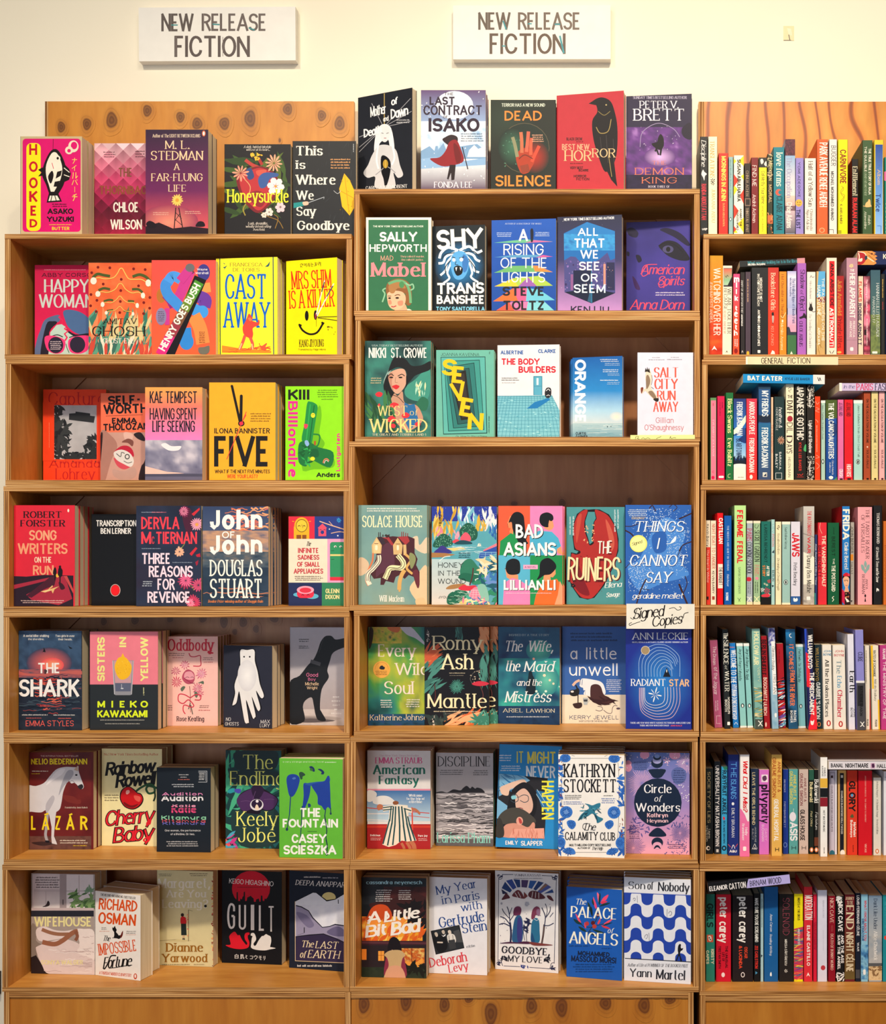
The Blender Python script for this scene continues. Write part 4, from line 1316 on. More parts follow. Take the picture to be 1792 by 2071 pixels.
b b8948a 1080 1080 1180 1100 1280 1060 1300 1140 1200 1190 1090 1150
b 2a1a1c 1380 1000 1430 800 1490 760 1490 1200 1330 1200 1345 1060
b 2a1a1c 958 760 980 740 970 900 958 1000
b b8203a 1088 920 1150 862 1220 858 1266 900 1272 962 1180 920
b c84a58 1085 970 1150 1010 1255 1040 1190 1082 1120 1050
b d8d4d0 1086 920 1160 893 1240 928 1277 1000 1250 1057 1180 1030 1108 985
s 4a4a4c 7 1110 930 1150 960 1160 920 1190 930
o 3a3a3c 1214 960 24 26
o d8d4d0 1214 960 15 17
s 4a4a4c 6 1180 1000 1220 1020 1260 1010
b 2a2024 1276 745 1340 728 1386 790 1372 812 1310 787
t x 17151a 1030 376 1344 462 -2|SELF-
t x 17151a 988 458 1412 548 -2|WORTH
l 3a1a14 3 1010 572 1360 560
t x 17151a 1068 588 1307 643 -1|EMMA
t x 17151a 980 640 1420 707 -2|THOLOZAN
@L2 I
# -313 232 298 298 n=2 t=.028 d=.03 f0a060 | peach-to-pink paperback with a storm cloud photo along the bottom
g f4a850 f07a68 -320 290 240 480
g f07a68 f080c4 -320 480 240 802
k 5a5a78,8a88a0,d0c8d4 3 -320 802 240 1200
g 5a5a74 6a6884 -320 1120 240 1200
p e8c0b4 -313 1050 -200 1080 -100 1105 0 1112 60 1120 -313 1130
r 4a4a60 -320 1125 240 1150
b f0e8ec -160 850 -120 830 -60 860 30 860 0 900 -90 900
t x 1a1c28 -270 336 186 450|KAE TEMPEST
t x 1a1c28 -270 496 186 607|HAVING SPENT
t x 1a1c28 -245 616 161 724|LIFE SEEKING
# 295 930 250 255 n=3 t=.024 d=.03 f2ac28 | amber paperback with black clock hands over the title
m 3a2a10 4 690 538 890 632
t b 1a1714 346 688 876 739|ILONA BANNISTER
t x 1a1714 344 763 875 1055|FIVE
t x 2a1f10 352 1084 876 1119|WHAT IF THE NEXT FIVE MINUTES
t x c8401a 468 1129 761 1166|WERE YOUR LAST?
l 1a1714 24 515 288 592 630
o 1a1714 514 287 12 12
l 1a1714 28 604 382 600 640
o 1a1714 604 382 14 14
o 1a1714 604 643 31 28
l d83a3a 7 652 532 465 985
l d83a3a 7 650 560 600 650
o e8304a 604 643 20 17
# 1022 1590 290 288 n=1 t=.03 d=.03 8ee018 | lime green paperback with a green toy pistol in stickers
b 6ab814 1330 500 1370 560 1350 740 1400 830 1380 900 1480 960 1480 1060 1300 1080 1180 1050
t x 1a1c14 1051 320 1258 417|Kill
v x e82a90 1050 430 1143 1158|Billionaire
m 2a4010 4 1320 316 1530 398
m 4a5a20 1 1368 402 1488 422
b 1f8a40 1232 452 1265 436 1305 450 1332 482 1322 560 1292 740 1275 830 1240 840 1180 800 1208 640
b 1a7038 1150 850 1200 810 1275 830 1340 870 1480 918 1452 1062 1300 1000 1242 962 1226 1052 1152 1012
b 125a30 1250 900 1330 890 1340 960 1270 960
l 2fa850 10 1262 460 1225 800
l 125a2c 8 1300 470 1255 830
s 1f7a38 14 1290 745 1350 760 1335 850 1290 865
r b04a28 1298 810 1315 850
f 2fa850,125a2c 18 16 2 1170 850 1260 1030
o f0e030 1288 566 20 23
o 1a1c14 1282 560 3 4
o 1a1c14 1295 558 3 4
o f0e030 1284 980 22 19
b d8405a 1202 650 1240 655 1228 690 1208 690
b 8ab0e0 1210 810 1235 805 1252 840 1232 862 1212 838
s e87a5a 9 1385 1020 1395 990 1420 980 1442 1000
s e8d0d0 6 1395 1025 1405 1000 1420 995 1435 1010
u x e82a90 1508 738 1547 1098|Lustgarten
t x 1a1c14 1320 1110 1546 1154|Anders
'''
FACES_2 = '''
@L3 J
# 118 698 200 195 n=4 t=.023 d=.02 dd283c | red paperback with a black-lettered author and two figures on a road
r c41a2c 118 190 150 870
t S 2a1418 225 255 592 318|ROBERT
t S 2a1418 195 338 620 400|FORSTER
o f0e0d0 652 248 9 16
t b f0a880 278 435 540 532|SONG
t b f0a078 170 560 645 662|WRITERS
t b f4d8b8 328 690 492 745|ON THE
t b f0a078 315 770 512 862|RUN
p 2a1a28 110 872 250 878 420 862 700 868 700 1170 110 1170
p a82a40 118 960 540 872 600 872 430 920 118 1000
p a82a40 560 872 620 872 690 1090 560 1150 300 1100 250 1050 420 960
p 4a1a2c 480 880 540 872 520 960 420 1000 300 1080 250 1060
p c84a48 610 872 640 872 700 1000 700 1040
o f8b840 548 868 15 18
b 1a1216 572 772 582 775 584 795 598 820 594 870 580 885 578 940 568 940 566 880 552 860 556 810 562 795 562 778
b 1a1216 522 790 532 795 540 830 534 870 526 915 520 910 518 870 506 850 510 815
b 3a1824 560 930 600 950 620 990 580 1000
p e8b878 388 1020 460 1000 500 960 505 975 470 1000 565 970 520 1000 505 1040 490 1010 430 1030
p f0d098 400 1018 470 1003 500 1005 440 1020
m e0c0b8 2 195 1098 632 1134
# 872 1372 285 280 d=.06 t=.018 0d0d10 | glossy black paperback with a small red button
t b ece8e4 915 340 1300 398|TRANSCRIPTION
t b ece8e4 960 415 1250 470|BEN LERNER
o f4d0c8 1100 1008 48 58
o 17090a 1100 1008 44 54
o ee1820 1100 1008 41 50
@L3 K
# -398 222 205 200 d=.02 t=.024 22283c | navy paperback strewn with pink daisies
k 1a2034,26304a,2c2438 3 -398 195 224 1165
b 4a1a34 40 230 130 250 120 500 60 400
p d02a38 130 280 205 220 208 240 150 300
p d02a38 110 660 170 595 185 610 130 680
p c02038 170 670 210 655 215 690 180 690
p a02038 165 740 195 720 190 760 175 775
n 8a2a58 60 260 60 15 .7
n e888a8 55 255 50 13 .6
n f0a0b8 178 378 68 17 .8
o e8a050 180 382 16 16
n a83058 75 920 85 15 .8
n f06a98 75 915 68 15 .7
n d85078 195 960 75 14 .8
n c83a60 150 1120 75 18 .9
n f088a8 120 1130 45 12 .8
n e8b090 15 640 52 10 1
s 8a9a50 6 30 610 60 570 70 540
s 7a8a48 5 110 950 140 980 150 1010
m 9aa8c0 1 -350 256 -150 272
m e07080 1 -250 256 -100 272
t b ee4050 -350 308 14 426|DERVLA
t b ee4050 -350 450 -255 566|M
t b ee4050 -250 495 -226 566|C
t b ee4050 -215 450 182 566|TIERNAN
m 9aa8c0 1 -348 602 -150 618
t b f8dcec -348 653 -72 757|THREE
m 9aa8c0 1 -55 735 160 750
t b f8dcec -278 775 142 882|REASONS
t b f8dcec -195 897 -30 1005|FOR
m c8d0dc 3 -340 915 -240 975
t b f8dcec -290 1020 117 1127|REVENGE
# 235 862 208 208 n=5 t=.021 d=.02 3a4a68 | paperback with bold white words over a dark sunset sky
g 2f4066 4a5878 235 200 865 500
w e07a58,c86a60,f0a070 30 16 430 215 862 440
k 5a5f78,c89878,6a7080 4 235 440 865 640 3
k 7a7068,4a5a68,2a3a4c 4 235 640 865 800 2
k 1f3044,26384c,33465c 3 235 790 865 1165 2
w c07858,1a2a3c 12 10 240 990 862 1080
t D f6f4f0 305 240 400 405|J
p f6f4f0 303 395 345 385 375 400 345 432
t x f6f4f0 420 240 540 430|o
t x f6f4f0 558 240 678 428|h
t x f6f4f0 695 240 805 428|n
t b f6f4f0 420 447 545 512|OF
t D f6f4f0 305 480 400 645|J
p f6f4f0 303 635 345 625 375 640 345 672
t x f6f4f0 420 480 540 668|o
t x f6f4f0 558 480 678 666|h
t x f6f4f0 695 480 805 666|n
t S f6f4ea 305 717 806 874|DOUGLAS
t S f6f4ea 305 898 806 1082|STUART
t i f08a40 290 1100 812 1126|Booker Prize-winning author of Shuggie Bain
# 1055 1600 305 303 n=2 t=.022 d=.05 d8263e | paperback with a patchwork of a clock, birdhouse, fridge and robot vacuum
r dc2a40 1050 300 1303 518
r 283a86 1303 300 1620 518
r ecdfc8 1050 518 1425 935
r e8a0c8 1425 518 1620 935
r 1f2a58 1050 935 1372 1160
r 2f8058 1372 935 1620 1160
r e8b020 1105 400 1252 518
o e8b020 1180 390 70 78
o 5a3a18 1180 392 55 62
o f0c838 1180 392 50 56
s 3a2414 6 1145 400 1155 390 1168 398
s 3a2414 6 1192 398 1204 390 1214 400
l 3a2414 3 1180 380 1192 415
r 8a4a18 1130 480 1175 518
r 8a4a18 1185 480 1225 518
l e8b020 6 1090 350 1108 352
l e8b020 6 1250 352 1268 350
p f0506a 1332 415 1378 372 1422 415
r f0506a 1340 410 1414 492
o 283a86 1377 455 17 18
s 1f2a58 5 1350 435 1360 428 1370 435
s 1f2a58 5 1388 435 1398 428 1408 435
s e8b898 9 1350 350 1450 385 1600 432
s e8b898 7 1460 465 1540 450 1600 460
s e8b898 5 1440 350 1480 395
n 38b0f0 1535 340 26 9
o f0e8f0 1445 425 6 6
o f0e8f0 1525 488 7 7
q 2f9060 1450 548 1660 895 25
r f0d080 1452 665 1620 681
r dc2a40 1450 882 1620 914
o f4f0e8 1500 592 12 10
o f4f0e8 1553 592 12 10
o 1a2a20 1502 595 6 7
o 1a2a20 1555 595 6 7
l 1a4a30 4 1462 632 1490 630
l 1a4a30 4 1462 715 1490 713
t c 3a2a28 1225 543 1270 586|The
t b c42c3c 1145 604 1342 652|INFINITE
t b c42c3c 1142 670 1348 716|SADNESS
t b c42c3c 1136 737 1355 783|OF SMALL
t b c42c3c 1105 801 1385 849|APPLIANCES
m 5a4a48 3 1112 866 1382 918
o 58b0d0 1150 1050 50 20
o 58b0d0 1280 1065 62 26
q d82a48 1135 1000 1298 1082 38
o f0a0b8 1216 1005 82 38
o d83048 1216 1008 56 25
s 1a1a20 5 1180 1058 1190 1048 1202 1058
s 1a1a20 5 1230 1058 1242 1048 1254 1058
t b f4e4a0 1408 993 1540 1037|GLENN
t b f4e4a0 1408 1050 1540 1092|DIXON
@L4 L
# 172 775 190 195 1140 1142 n=2 t=.04 1f2838 | dark seascape paperback with a red sky and white title
k 1a2840,3a5474,2a3850 3 172 185 775 600
e f0685a 34405a 470 500 220 150
e f8a070 e85058 500 520 110 70
k 3a4458,b0585a,4a5060 5 172 560 775 640 4
w 1f2a3a,3a4a58,0f1a28 60 12 172 610 775 1000
w d84838,f07058,8a2f38 42 9 300 620 590 980
w b04844,3a4454 20 8 172 640 775 960
k 1a2030,26303e 3 172 990 775 1150
b c0605a 172 575 260 600 420 600 560 580 775 575 775 610 600 600 420 625 172 610
b 12161c 395 405 415 380 418 352 430 375 434 395 410 392
b 12161c 652 335 665 345 690 358 668 362
t b d8d4d0 222 228 468 251|A serial killer stalking
t b d8d4d0 268 262 422 281|the shoreline.
t b d8d4d0 528 230 713 251|Two girls in over
t b d8d4d0 555 263 690 283|their heads.
t b f4f0ec 357 498 574 597|THE
b 4a3034 425 560 450 570 440 600 425 600
t b f4f0ec 183 655 755 820|SHARK
m d8d4d0 1 205 983 455 1004
m d8d4d0 1 495 984 735 1005
m e05a50 1 250 1016 405 1032
m e05a50 1 545 1016 690 1036
t r e46058 247 1047 704 1102|EMMA STYLES
# 858 1507 200 200 1140 1138 n=3 t=.026 23282c | pink and black paperback with a lemon in a glass
r e87c8c 850 190 1515 704
u x ece88a 928 252 999 674|SISTERS
u x ece88a 1138 252 1203 348|IN
u x ece88a 1340 255 1412 672|YELLOW
p 8f8f98 1072 475 1276 475 1258 800 1240 806 1105 806 1088 798
p c89aa0 1084 480 1264 480 1248 690 1098 690
p 5a6078 1098 690 1250 690 1246 770 1102 770
l d8d8e0 4 1075 478 1092 795
l d8d8e0 3 1272 478 1256 795
o c8ccd4 1165 742 14 6
l e0e0e8 3 1160 700 1160 740
b f0b81a 1170 408 1188 440 1215 462 1255 530 1240 610 1200 650 1150 655 1112 610 1094 530 1125 455 1155 440
f f8cc40,e0a010 22 6 1 1110 480 1240 620
t x dcf020 930 860 1002 924|M
t x dcf020 1060 860 1082 924|I
t x dcf020 1142 860 1196 924|E
t x dcf020 1240 860 1304 924|K
t x dcf020 1340 860 1412 924|O
t x dcf020 928 950 1409 1017|KAWAKAMI
M d8d8a0 1 1360 730 1384 804
m c8c8c0 1 930 1036 1406 1050
m c8c8c0 1 1003 1071 1332 1085
@L4 M
# -118 380 245 248 1085 1100 n=4 t=.02 f0bdb5 | pale pink paperback with a blackletter red title and a floral face
t k cc1a38 -100 270 342 384|Oddbody
p cc1a38 285 380 340 400 335 412 280 405
m 6a4a48 2 -90 398 70 435
m b04a50 1 -60 440 50 455
m 6a4a48 2 235 440 340 475
m b04a50 1 240 482 335 500
s c02848 9 105 405 120 435 160 440 210 428 216 470 214 525 145 528
s 8a5a58 6 110 720 118 800 115 880 122 970
s 3a4a40 8 118 880 100 940
s 3a4a40 8 122 900 140 990
n c05070 65 515 50 10
n e8a8b8 65 520 34 9
n c06080 -20 575 52 10
n c8486a -12 680 60 12
n d06a88 225 600 62 12
n e8a8c0 222 605 42 9
n c85a78 190 740 58 12
n e0a0b0 192 740 38 10
n d06a80 210 790 40 9
b b04a64 95 560 150 590 160 650 140 690 95 700 60 680 38 640 55 590
b e09aa8 70 590 120 580 150 610 150 650 110 660 60 640
s 8a2040 6 60 640 80 660 130 690 160 690
s 5a1a30 4 70 640 90 632 108 640
s 5a1a30 4 120 638 138 632 150 640
b 5a6a58 25 745 50 720 70 730 40 770
b 5a6a58 190 690 240 670 245 700 215 690
b 5a6a58 160 770 190 790 180 830 160 810
s c8304a 9 115 830 60 800 10 800 5 860 50 885 100 850 150 900 130 920 60 900 50 950 70 985
s c8304a 9 120 830 170 800 215 810 210 850 160 850
m 6a4a48 2 200 898 300 930
m b04a50 1 190 940 310 958
m 6a4a48 3 -110 895 -50 955
t k 2a1a20 -12 1008 250 1054|Rose Keating
# 435 898 335 332 1112 1128 n=3 t=.027 2c2f3e | charcoal paperback with a pale drooping hand with eyes
p 17181f 590 368 738 368 745 480 778 600 795 715 828 800 820 842 785 842 758 795 800 920 792 958 755 960 720 900 752 990 742 1032 705 1030 662 900 688 1050 680 1080 640 1076 604 930 584 810 562 890 525 918 512 888 537 790 532 695 582 580 588 480
b e8e8ea 598 376 660 376 728 376 734 480 760 580 782 700 818 800 810 832 788 828 745 764 783 910 780 948 758 946 704 818 740 990 732 1020 712 1018 650 848 676 1050 670 1070 640 1064 614 930 588 780 576 790 558 878 525 903 522 888 546 790 542 700 590 560 596 480
e f4f4f6 dcdce2 660 620 90 150
o 17181f 632 440 8 8
o 17181f 686 440 8 8
t h e8e8ea 458 1020 505 1053|NO
t h e8e8ea 450 1064 580 1097|GHOSTS
t h e8e8ea 790 1041 876 1075|MAX
t h e8e8ea 782 1079 876 1112|LURY
# 1070 1680 158 160 1092 1098 n=1 t=.022 a8a8b4 | grey paperback with the silhouette of a sitting black dog
g bcbcc8 a49a9c 1070 150 1690 1000
k b0a8a4,c4bcbc,a8a4a8 2 1070 940 1690 1110
e 6a6468 b0a8a6 1260 1030 300 30
b 5a5458 1070 1045 1300 1030 1500 1050 1300 1068 1070 1062
b 17191d 1720 250 1620 252 1585 262 1505 275 1470 245 1440 238 1400 248 1360 300 1330 390 1290 470 1235 525 1160 620 1060 700 1055 1058 1205 1055 1192 920 1215 858 1275 828 1295 900 1312 990 1340 1045 1412 1048 1372 970 1355 920 1372 750 1438 640 1425 570 1450 480 1482 400 1590 350 1720 320
l 4e5056 34 1265 482 1360 512
s 3a3c42 4 1390 270 1370 320 1345 400
t r e878a8 1225 594 1336 630|Good
t r e878a8 1242 640 1314 668|Boy
t r e8c8a4 1215 682 1343 713|Michelle
t r e8c8a4 1230 722 1332 750|Wright
t b ececec 1478 817 1540 830|SOME
t b ececec 1468 856 1548 868|BONES
t b ececec 1477 895 1545 907|CAN'T
t b ececec 1494 935 1522 948|BE
t b ececec 1462 974 1556 987|BROKEN
m 2a2a30 2 1150 264 1256 302
m 2a2a30 2 1150 330 1254 364
@L5 N
# 258 868 148 148 1078 1075 n=4 t=.022 6a1a1e | dark red paperback with a white horse standing in profile
k 541418,74221f,621a1c 3 258 140 870 950
k 5a3834,70483e,4a2c2a 3 258 948 870 1085
b 7a2a24 600 560 700 570 740 600 770 600 760 640 640 620
t r e0b8b0 386 176 746 192|THE INTERNATIONAL BESTSELLER
b 3a2422 300 1010 440 1000 520 1020 400 1040
s a8a4a8 26 455 720 440 880 435 940 452 1000
b 17121a 430 990 470 992 468 1010 440 1008
b d8d4d8 250 478 340 470 420 440 480 370 540 310 620 288 700 290 735 290 748 280 750 325 772 395 800 475 775 500 745 470 712 440 680 445 650 420 605 520 588 620 570 690 530 722 505 740 470 745 440 700 390 722 300 715 250 700
p d8d4d8 460 700 540 690 522 830 515 950 540 1010 545 1028 495 1018 490 960 492 860
b a8a6b0 640 330 690 320 700 360 660 420 610 470 560 560 590 440
b b8b4bc 440 640 500 560 520 600 470 700 440 720
b ece8ec 540 330 620 305 590 360 500 420 440 460
b 2a2428 742 470 780 452 795 478 775 502 750 490
o 17121a 728 365 12 8
p c8a890 705 315 742 275 745 330
s 8a8690 5 660 430 690 420 715 440
t b f4d820 297 208 832 264|NELIO BIEDERMANN
m e8d8c8 1 295 318 465 338
m f0d820 1 295 345 385 359
t i ecdcc8 616 667 835 682|Translated by Jamie Bulloch
t x f4d820 297 755 348 888|L
t x f4d820 400 755 470 888|A
l f4d820 16 425 745 462 732
t x f4d820 525 755 580 888|Z
t x f4d820 632 755 710 888|A
l f4d820 16 660 748 690 735
t x f4d820 765 755 835 888|R
p d8d4d8 488 740 532 740 520 890 498 890
m ecdcc8 2 570 978 832 1022
m f0c820 1 695 1030 832 1046
# 970 1545 115 115 1040 1048 n=2 t=.03 f0e4ac | cream paperback with a red cherry and script lettering
t s c8483a 993 156 1512 178|No.1 New York Times Bestselling Author
t B 17171a 1010 228 1490 356 -4|Rainbow
t B 17171a 1105 342 1492 472 -5|Rowell
m 4a3a30 3 988 545 1135 618
s 17301f 20 1290 528 1340 488 1410 455 1460 462 1475 500 1470 530 1420 540 1395 500 1420 470 1500 490
s 2a5a38 12 1290 528 1340 488 1410 455 1460 462 1475 500 1470 530 1420 540 1395 500 1420 470 1500 490
s 17301f 16 1475 520 1480 570 1465 615
b 1a1210 1180 488 1230 472 1280 500 1310 530 1350 545 1370 600 1340 660 1270 695 1190 670 1145 600 1148 530
b cc141c 1185 495 1230 480 1275 508 1310 540 1345 555 1360 600 1330 652 1268 685 1196 662 1155 598 1158 538
b f0a8a0 1205 515 1230 508 1238 530 1215 550 1202 540
b e85a50 1280 560 1340 575 1330 620 1290 600
b 7a0f14 1180 620 1250 655 1320 640 1270 678 1200 660
t B 2a1214 1002 684 1484 838 -5|Cherry
t c e02030 1010 692 1478 830 -5|Cherry
t B 2a1214 1080 846 1480 1000 -5|Baby
t c e02030 1090 854 1474 992 -5|Baby
s e02030 14 1440 780 1430 830 1400 830 1420 800
s e02030 14 1440 950 1410 1000 1370 985 1420 950
@L5 O
# -203 312 292 300 1098 1105 n=2 t=.028 18202a | black paperback with sliced pastel title lettering
m d8d8dc 1 5 355 108 370
m d8d8dc 1 20 378 88 392
m d87060 1 -5 400 118 415
m c8ccd4 2 -60 445 175 485
l c8ccd4 4 195 328 278 328
l c8ccd4 4 276 328 276 432
l c8ccd4 4 195 432 278 432
l c8ccd4 3 195 338 264 338
l c8ccd4 3 264 338 264 420
m e8e8ec 5 200 342 255 415
t x e8e4e8 -158 555 242 614|Audition
r 18202a -200 560 300 572
t x e88ac0 -150 530 236 560|Audition
t x e84a80 -62 660 176 726|Katie
r 18202a -100 672 200 682
t x f0a0c0 -50 645 170 672|Katie
r 18202a -100 695 200 701
t x 8ad0a8 -158 752 268 792|Kitamura
t x e85a6a -150 788 262 818|Kitamura
r 18202a -200 800 300 805
t x 6a6ac0 -145 812 255 840|Kitamura
t b c8c8cc -125 884 216 903|One woman, the performance
t b c8c8cc -70 918 160 938|of a lifetime. Or two.
m c8c8cc 3 -110 990 190 1050
# 455 985 130 130 1062 1070 n=2 t=.022 1a3a40 | lush green paperback with a dark purple orchid
k 12282e,1a4a4a,2a6a68 3 455 120 985 1080
f 2a7a68,1f6a72,3a9a78,173c40,48b088 110 46 3.2 455 130 985 1075
b 1f3438 560 140 900 130 960 200 900 320 600 330 540 240
b 1f3438 520 330 940 340 950 440 700 460 520 440
b 1f3a3c 520 720 940 700 960 1000 600 1040
b 2a9aa8 470 520 520 490 560 510 500 540
b 4a48b0 540 500 600 500 590 540 550 530
b 1a0f20 570 590 620 525 720 482 760 445 820 495 890 540 958 600 900 700 800 700 780 735 720 735 610 710
b 4a2a5c 560 600 620 535 720 495 742 560 720 670 640 710 590 680
b 4a2a5c 790 520 880 545 948 602 900 690 815 690 780 610
b 2a1636 700 495 755 450 820 495 800 560 770 590 730 590
s 6a4878 4 740 520 720 580 700 640
s 6a4878 4 600 620 650 610 700 620
s 6a4878 4 820 600 880 595 920 600
o e0dce4 752 650 64 55
o 2a1636 752 642 52 44
b f0d8c0 735 690 745 650 760 650 775 690 755 700
o f0e8f0 756 615 14 14
f e85a58,c83a90,48a8c8 14 24 2 460 930 560 1060
t t f0f07c 615 172 906 308|The
t t f0f07c 497 328 1010 463|Endling
t t f0f07c 560 712 952 850|Keely
t t f0f07c 575 868 932 1005|Jobe
# 965 1570 205 215 1150 1170 n=3 t=.024 64b838 | bright green paperback with a blue-inked upturned face and drips
t r e8f4d8 1000 232 1390 246|a very strange and lovely novel
m f0f8e8 1 1400 236 1510 250
b 1f3f9c 1035 410 1050 370 1090 356 1135 365 1162 400 1150 470 1120 540 1090 572 1062 560 1045 490
b 4a70b8 1090 395 1115 385 1125 400 1100 408
l 1f3f78 10 1076 550 1064 740
l 1f3f58 8 1064 740 1042 880
o 1f3f58 1040 882 12 16
b 2a4a3a 1155 350 1175 335 1200 345 1215 365 1190 380 1188 400 1170 405
b 1f3f9c 1198 450 1240 445 1265 460 1255 560 1225 650 1205 690 1188 680 1200 560
b 2a58a0 1210 450 1320 430 1400 420 1440 370 1440 440 1300 470
b 1f3f9c 1275 465 1330 440 1395 425 1432 370 1446 420 1452 500 1455 600 1458 690 1430 670 1400 700 1370 660 1335 640 1330 560
b 1f3f78 1240 640 1262 640 1268 665 1245 672
b 1a2f60 1252 290 1275 280 1300 300 1305 330 1285 330 1280 310
b 3a6a3a 1260 300 1285 305 1285 325 1262 322
b 1a2f60 1335 310 1365 308 1395 335 1388 358 1365 355 1370 335
l 1f3f58 9 1410 690 1400 760
s 1f3f48 10 1400 750 1412 830 1420 900 1412 960 1425 1040 1420 1120
o 1f3f48 1420 1118 12 14
s 1f3f58 8 1185 660 1180 800 1172 920 1165 1040
o 1f3f48 1164 1040 12 12
l 1f3f58 9 1456 680 1458 730
o 1f3f58 1458 732 9 12
t x f6f6ee 1160 680 1366 766|THE
t x f6f6ee 999 783 1527 866|FOUNTAIN
m 2a4a30 1 1230 895 1325 910
t x f6f6ee 1085 928 1417 1014|CASEY
t x f6f6ee 1007 1034 1511 1122|SCIESZKA
s 1f3f48 9 1400 780 1412 830 1420 870
s 1f3f48 9 1412 980 1424 1040 1420 1115
s 1f3f58 8 1182 690 1180 800 1175 860
@L6 P
# 298 905 100 110 1055 1070 n=2 t=.03 b0a4a0 | paperback with bare legs on a white bed below a window
r d8c8c8 310 108 575 432
r e4d8d8 620 112 890 440
g c8b8b8 e8dcd8 325 250 570 430
r a89898 570 100 635 450
l c0b0b0 8 438 260 438 425
l c0b0b0 8 755 120 755 438
l c0b0b0 8 325 268 570 268
l c0b0b0 8 635 270 890 268
r 3a3438 598 350 606 400
f 5a7a48,48683c,7a9a60 46 26 2 690 290 890 435
f 7a9a78 10 16 2 800 230 880 280
b 3a2f30 405 420 440 400 455 365 470 370 475 400 455 415
m 4a4040 5 332 128 570 244
r c8b4b4 300 430 895 456
r 2a2a34 298 455 895 512
r a89890 298 512 895 1080
b 8a7a70 298 600 360 640 345 740 420 800 350 900 480 1070 298 1070
p 2a1f20 298 900 345 880 400 970 470 1062 298 1065
b e4d2ce 345 640 420 605 520 640 620 650 700 640 660 700 480 740 370 740
s 9a6a50 34 400 635 480 665 560 680 660 680
b ecdcd6 720 640 800 630 900 660 900 930 780 900 720 840 760 760
b e0ccc8 345 830 370 790 520 740 640 730 760 780 740 860 900 930 900 1070 490 1065 400 970
w c0a8a6,f0e4e0,cbb6b2 34 8 420 800 880 1050
w b8a09c 8 6 760 680 895 900
s 9a6248 44 405 755 520 775 600 740 690 670 745 650
s 8a5640 30 720 650 740 700 720 740
t b ecdf9c 327 513 876 607|WIFEHOUSE
t b ecdf9c 394 927 792 970|SONYA WALGER
# 908 1340 265 312 1070 1128 n=2 t=.042 f4ece4 | white crime paperback with orange lettering and a small black fox
t b 2a2020 958 308 1294 332 6|THE RECORD-BREAKING NO. 1 BESTSELLER
t b e0521c 943 348 1312 456 4|RiCHARD
t b e0521c 938 480 1298 590 4|OSMAN
m 5a4a48 2 965 612 1020 640
m d88a70 1 945 645 1050 660
m 5a4a48 2 1200 645 1302 680
m d88a70 1 1200 680 1300 692
p 17171a 1072 612 1082 622 1098 600 1104 618 1116 640 1108 660 1122 675 1140 700 1132 722 1085 718 1092 690 1090 660 1075 640
b 17171a 1120 700 1150 690 1165 700 1140 725 1120 720
b 6a2018 1150 700 1165 660 1175 650 1172 690 1155 718
s 17171a 5 1072 716 1090 715
t c 1f1c1e 985 695 1057 747 3|The
t S e0521c 938 752 1300 862 -7|IMPOSS!BLE
t c 17171a 990 890 1264 996 -5|Fortune
s 17171a 12 985 1000 1000 1010 1030 960 1060 890 1110 885
s 17171a 7 1040 1005 1110 998 1180 985 1262 975
t b d86a58 948 1045 1256 1075 5|A THURSDAY MURDER CLUB MYSTERY
o c8401c 1292 1082 16 28
o f4ece4 1292 1080 8 18
@L6 Q
# -200 335 75 75 975 995 n=1 t=.026 d8cc9c | pale yellow-green paperback with a woman in red at a doorway
f d8705a,c85a48,e8c070,8a3a30 60 12 1 325 70 350 1000
m 5a5040 2 -185 100 -60 130
m 5a5040 2 110 95 290 130
t S ece4d0 -190 150 312 240|Margaret,
t S ece4d0 -112 258 268 330|Are You
t S ece4d0 -152 350 290 430|Leaving?
l 8a7a58 3 -195 745 0 730
l 8a7a58 3 0 730 125 742
p cfc08c 0 728 130 742 60 752 -100 748
l 5a4a30 5 101 448 101 748
l 6a5a3c 3 101 448 140 460
f d8705a,e8a070 12 9 1 90 470 100 740
o 2a1c18 43 497 15 17
b c81f28 25 530 40 512 60 515 78 530 80 580 60 585 28 580
p 1f2a28 30 580 78 580 84 690 32 690
l c89878 6 50 690 50 722
l c89878 6 62 690 60 722
p 17171a 44 718 56 718 52 735 46 735
p 17171a 57 718 66 718 66 735 58 735
s e8b898 8 78 535 92 560 96 600
o 17171a 263 412 13 13
t S 96641f -113 765 242 847|Dianne
t S 96641f -152 868 280 947|Yarwood
m 5a5040 1 -155 962 135 976
m 8a7a60 1 145 962 260 976
# 418 990 78 80 945 975 n=1 t=.03 0f1116 | black paperback with a red sun, skyline and two swans
o cc142e 697 245 182 168
p 0f1116 500 420 500 330 548 340 552 362 558 362 560 280 572 278 574 362 592 365 596 340 610 350 618 320 626 320 628 280 640 272 642 365 656 362 662 330 684 320 694 312 704 325 722 340 726 372 742 372 746 350 772 340 780 372 788 370 792 310 806 315 808 360 822 365 828 340 848 348 850 370 864 310 890 290 900 420
t r ece8e4 488 163 912 210 4|KEIGO HIGASHINO
m 5a0f1a 1 550 225 850 240
t b e8e4e0 469 383 545 632|G
t b e8e4e0 580 392 650 638|U
t b e8e4e0 695 400 728 642|I
t b e8e4e0 772 405 828 648|L
t b e8e4e0 858 412 920 656|T
b d8182c 455 785 500 780 498 745 490 700 520 665 545 658 570 690 590 690 610 730 640 770 655 782 662 765 640 730 636 690 650 668 680 665 682 685 668 690 668 720 682 760 672 805 620 822 550 820 490 805
b e4e0dc 932 815 895 805 880 800 890 750 885 705 860 690 840 680 815 698 800 700 770 740 745 785 728 790 722 770 745 735 742 700 725 670 700 672 695 692 712 700 705 720 700 770 700 810 750 830 830 835 880 825
t r e4e0dc 538 870 582 912|白
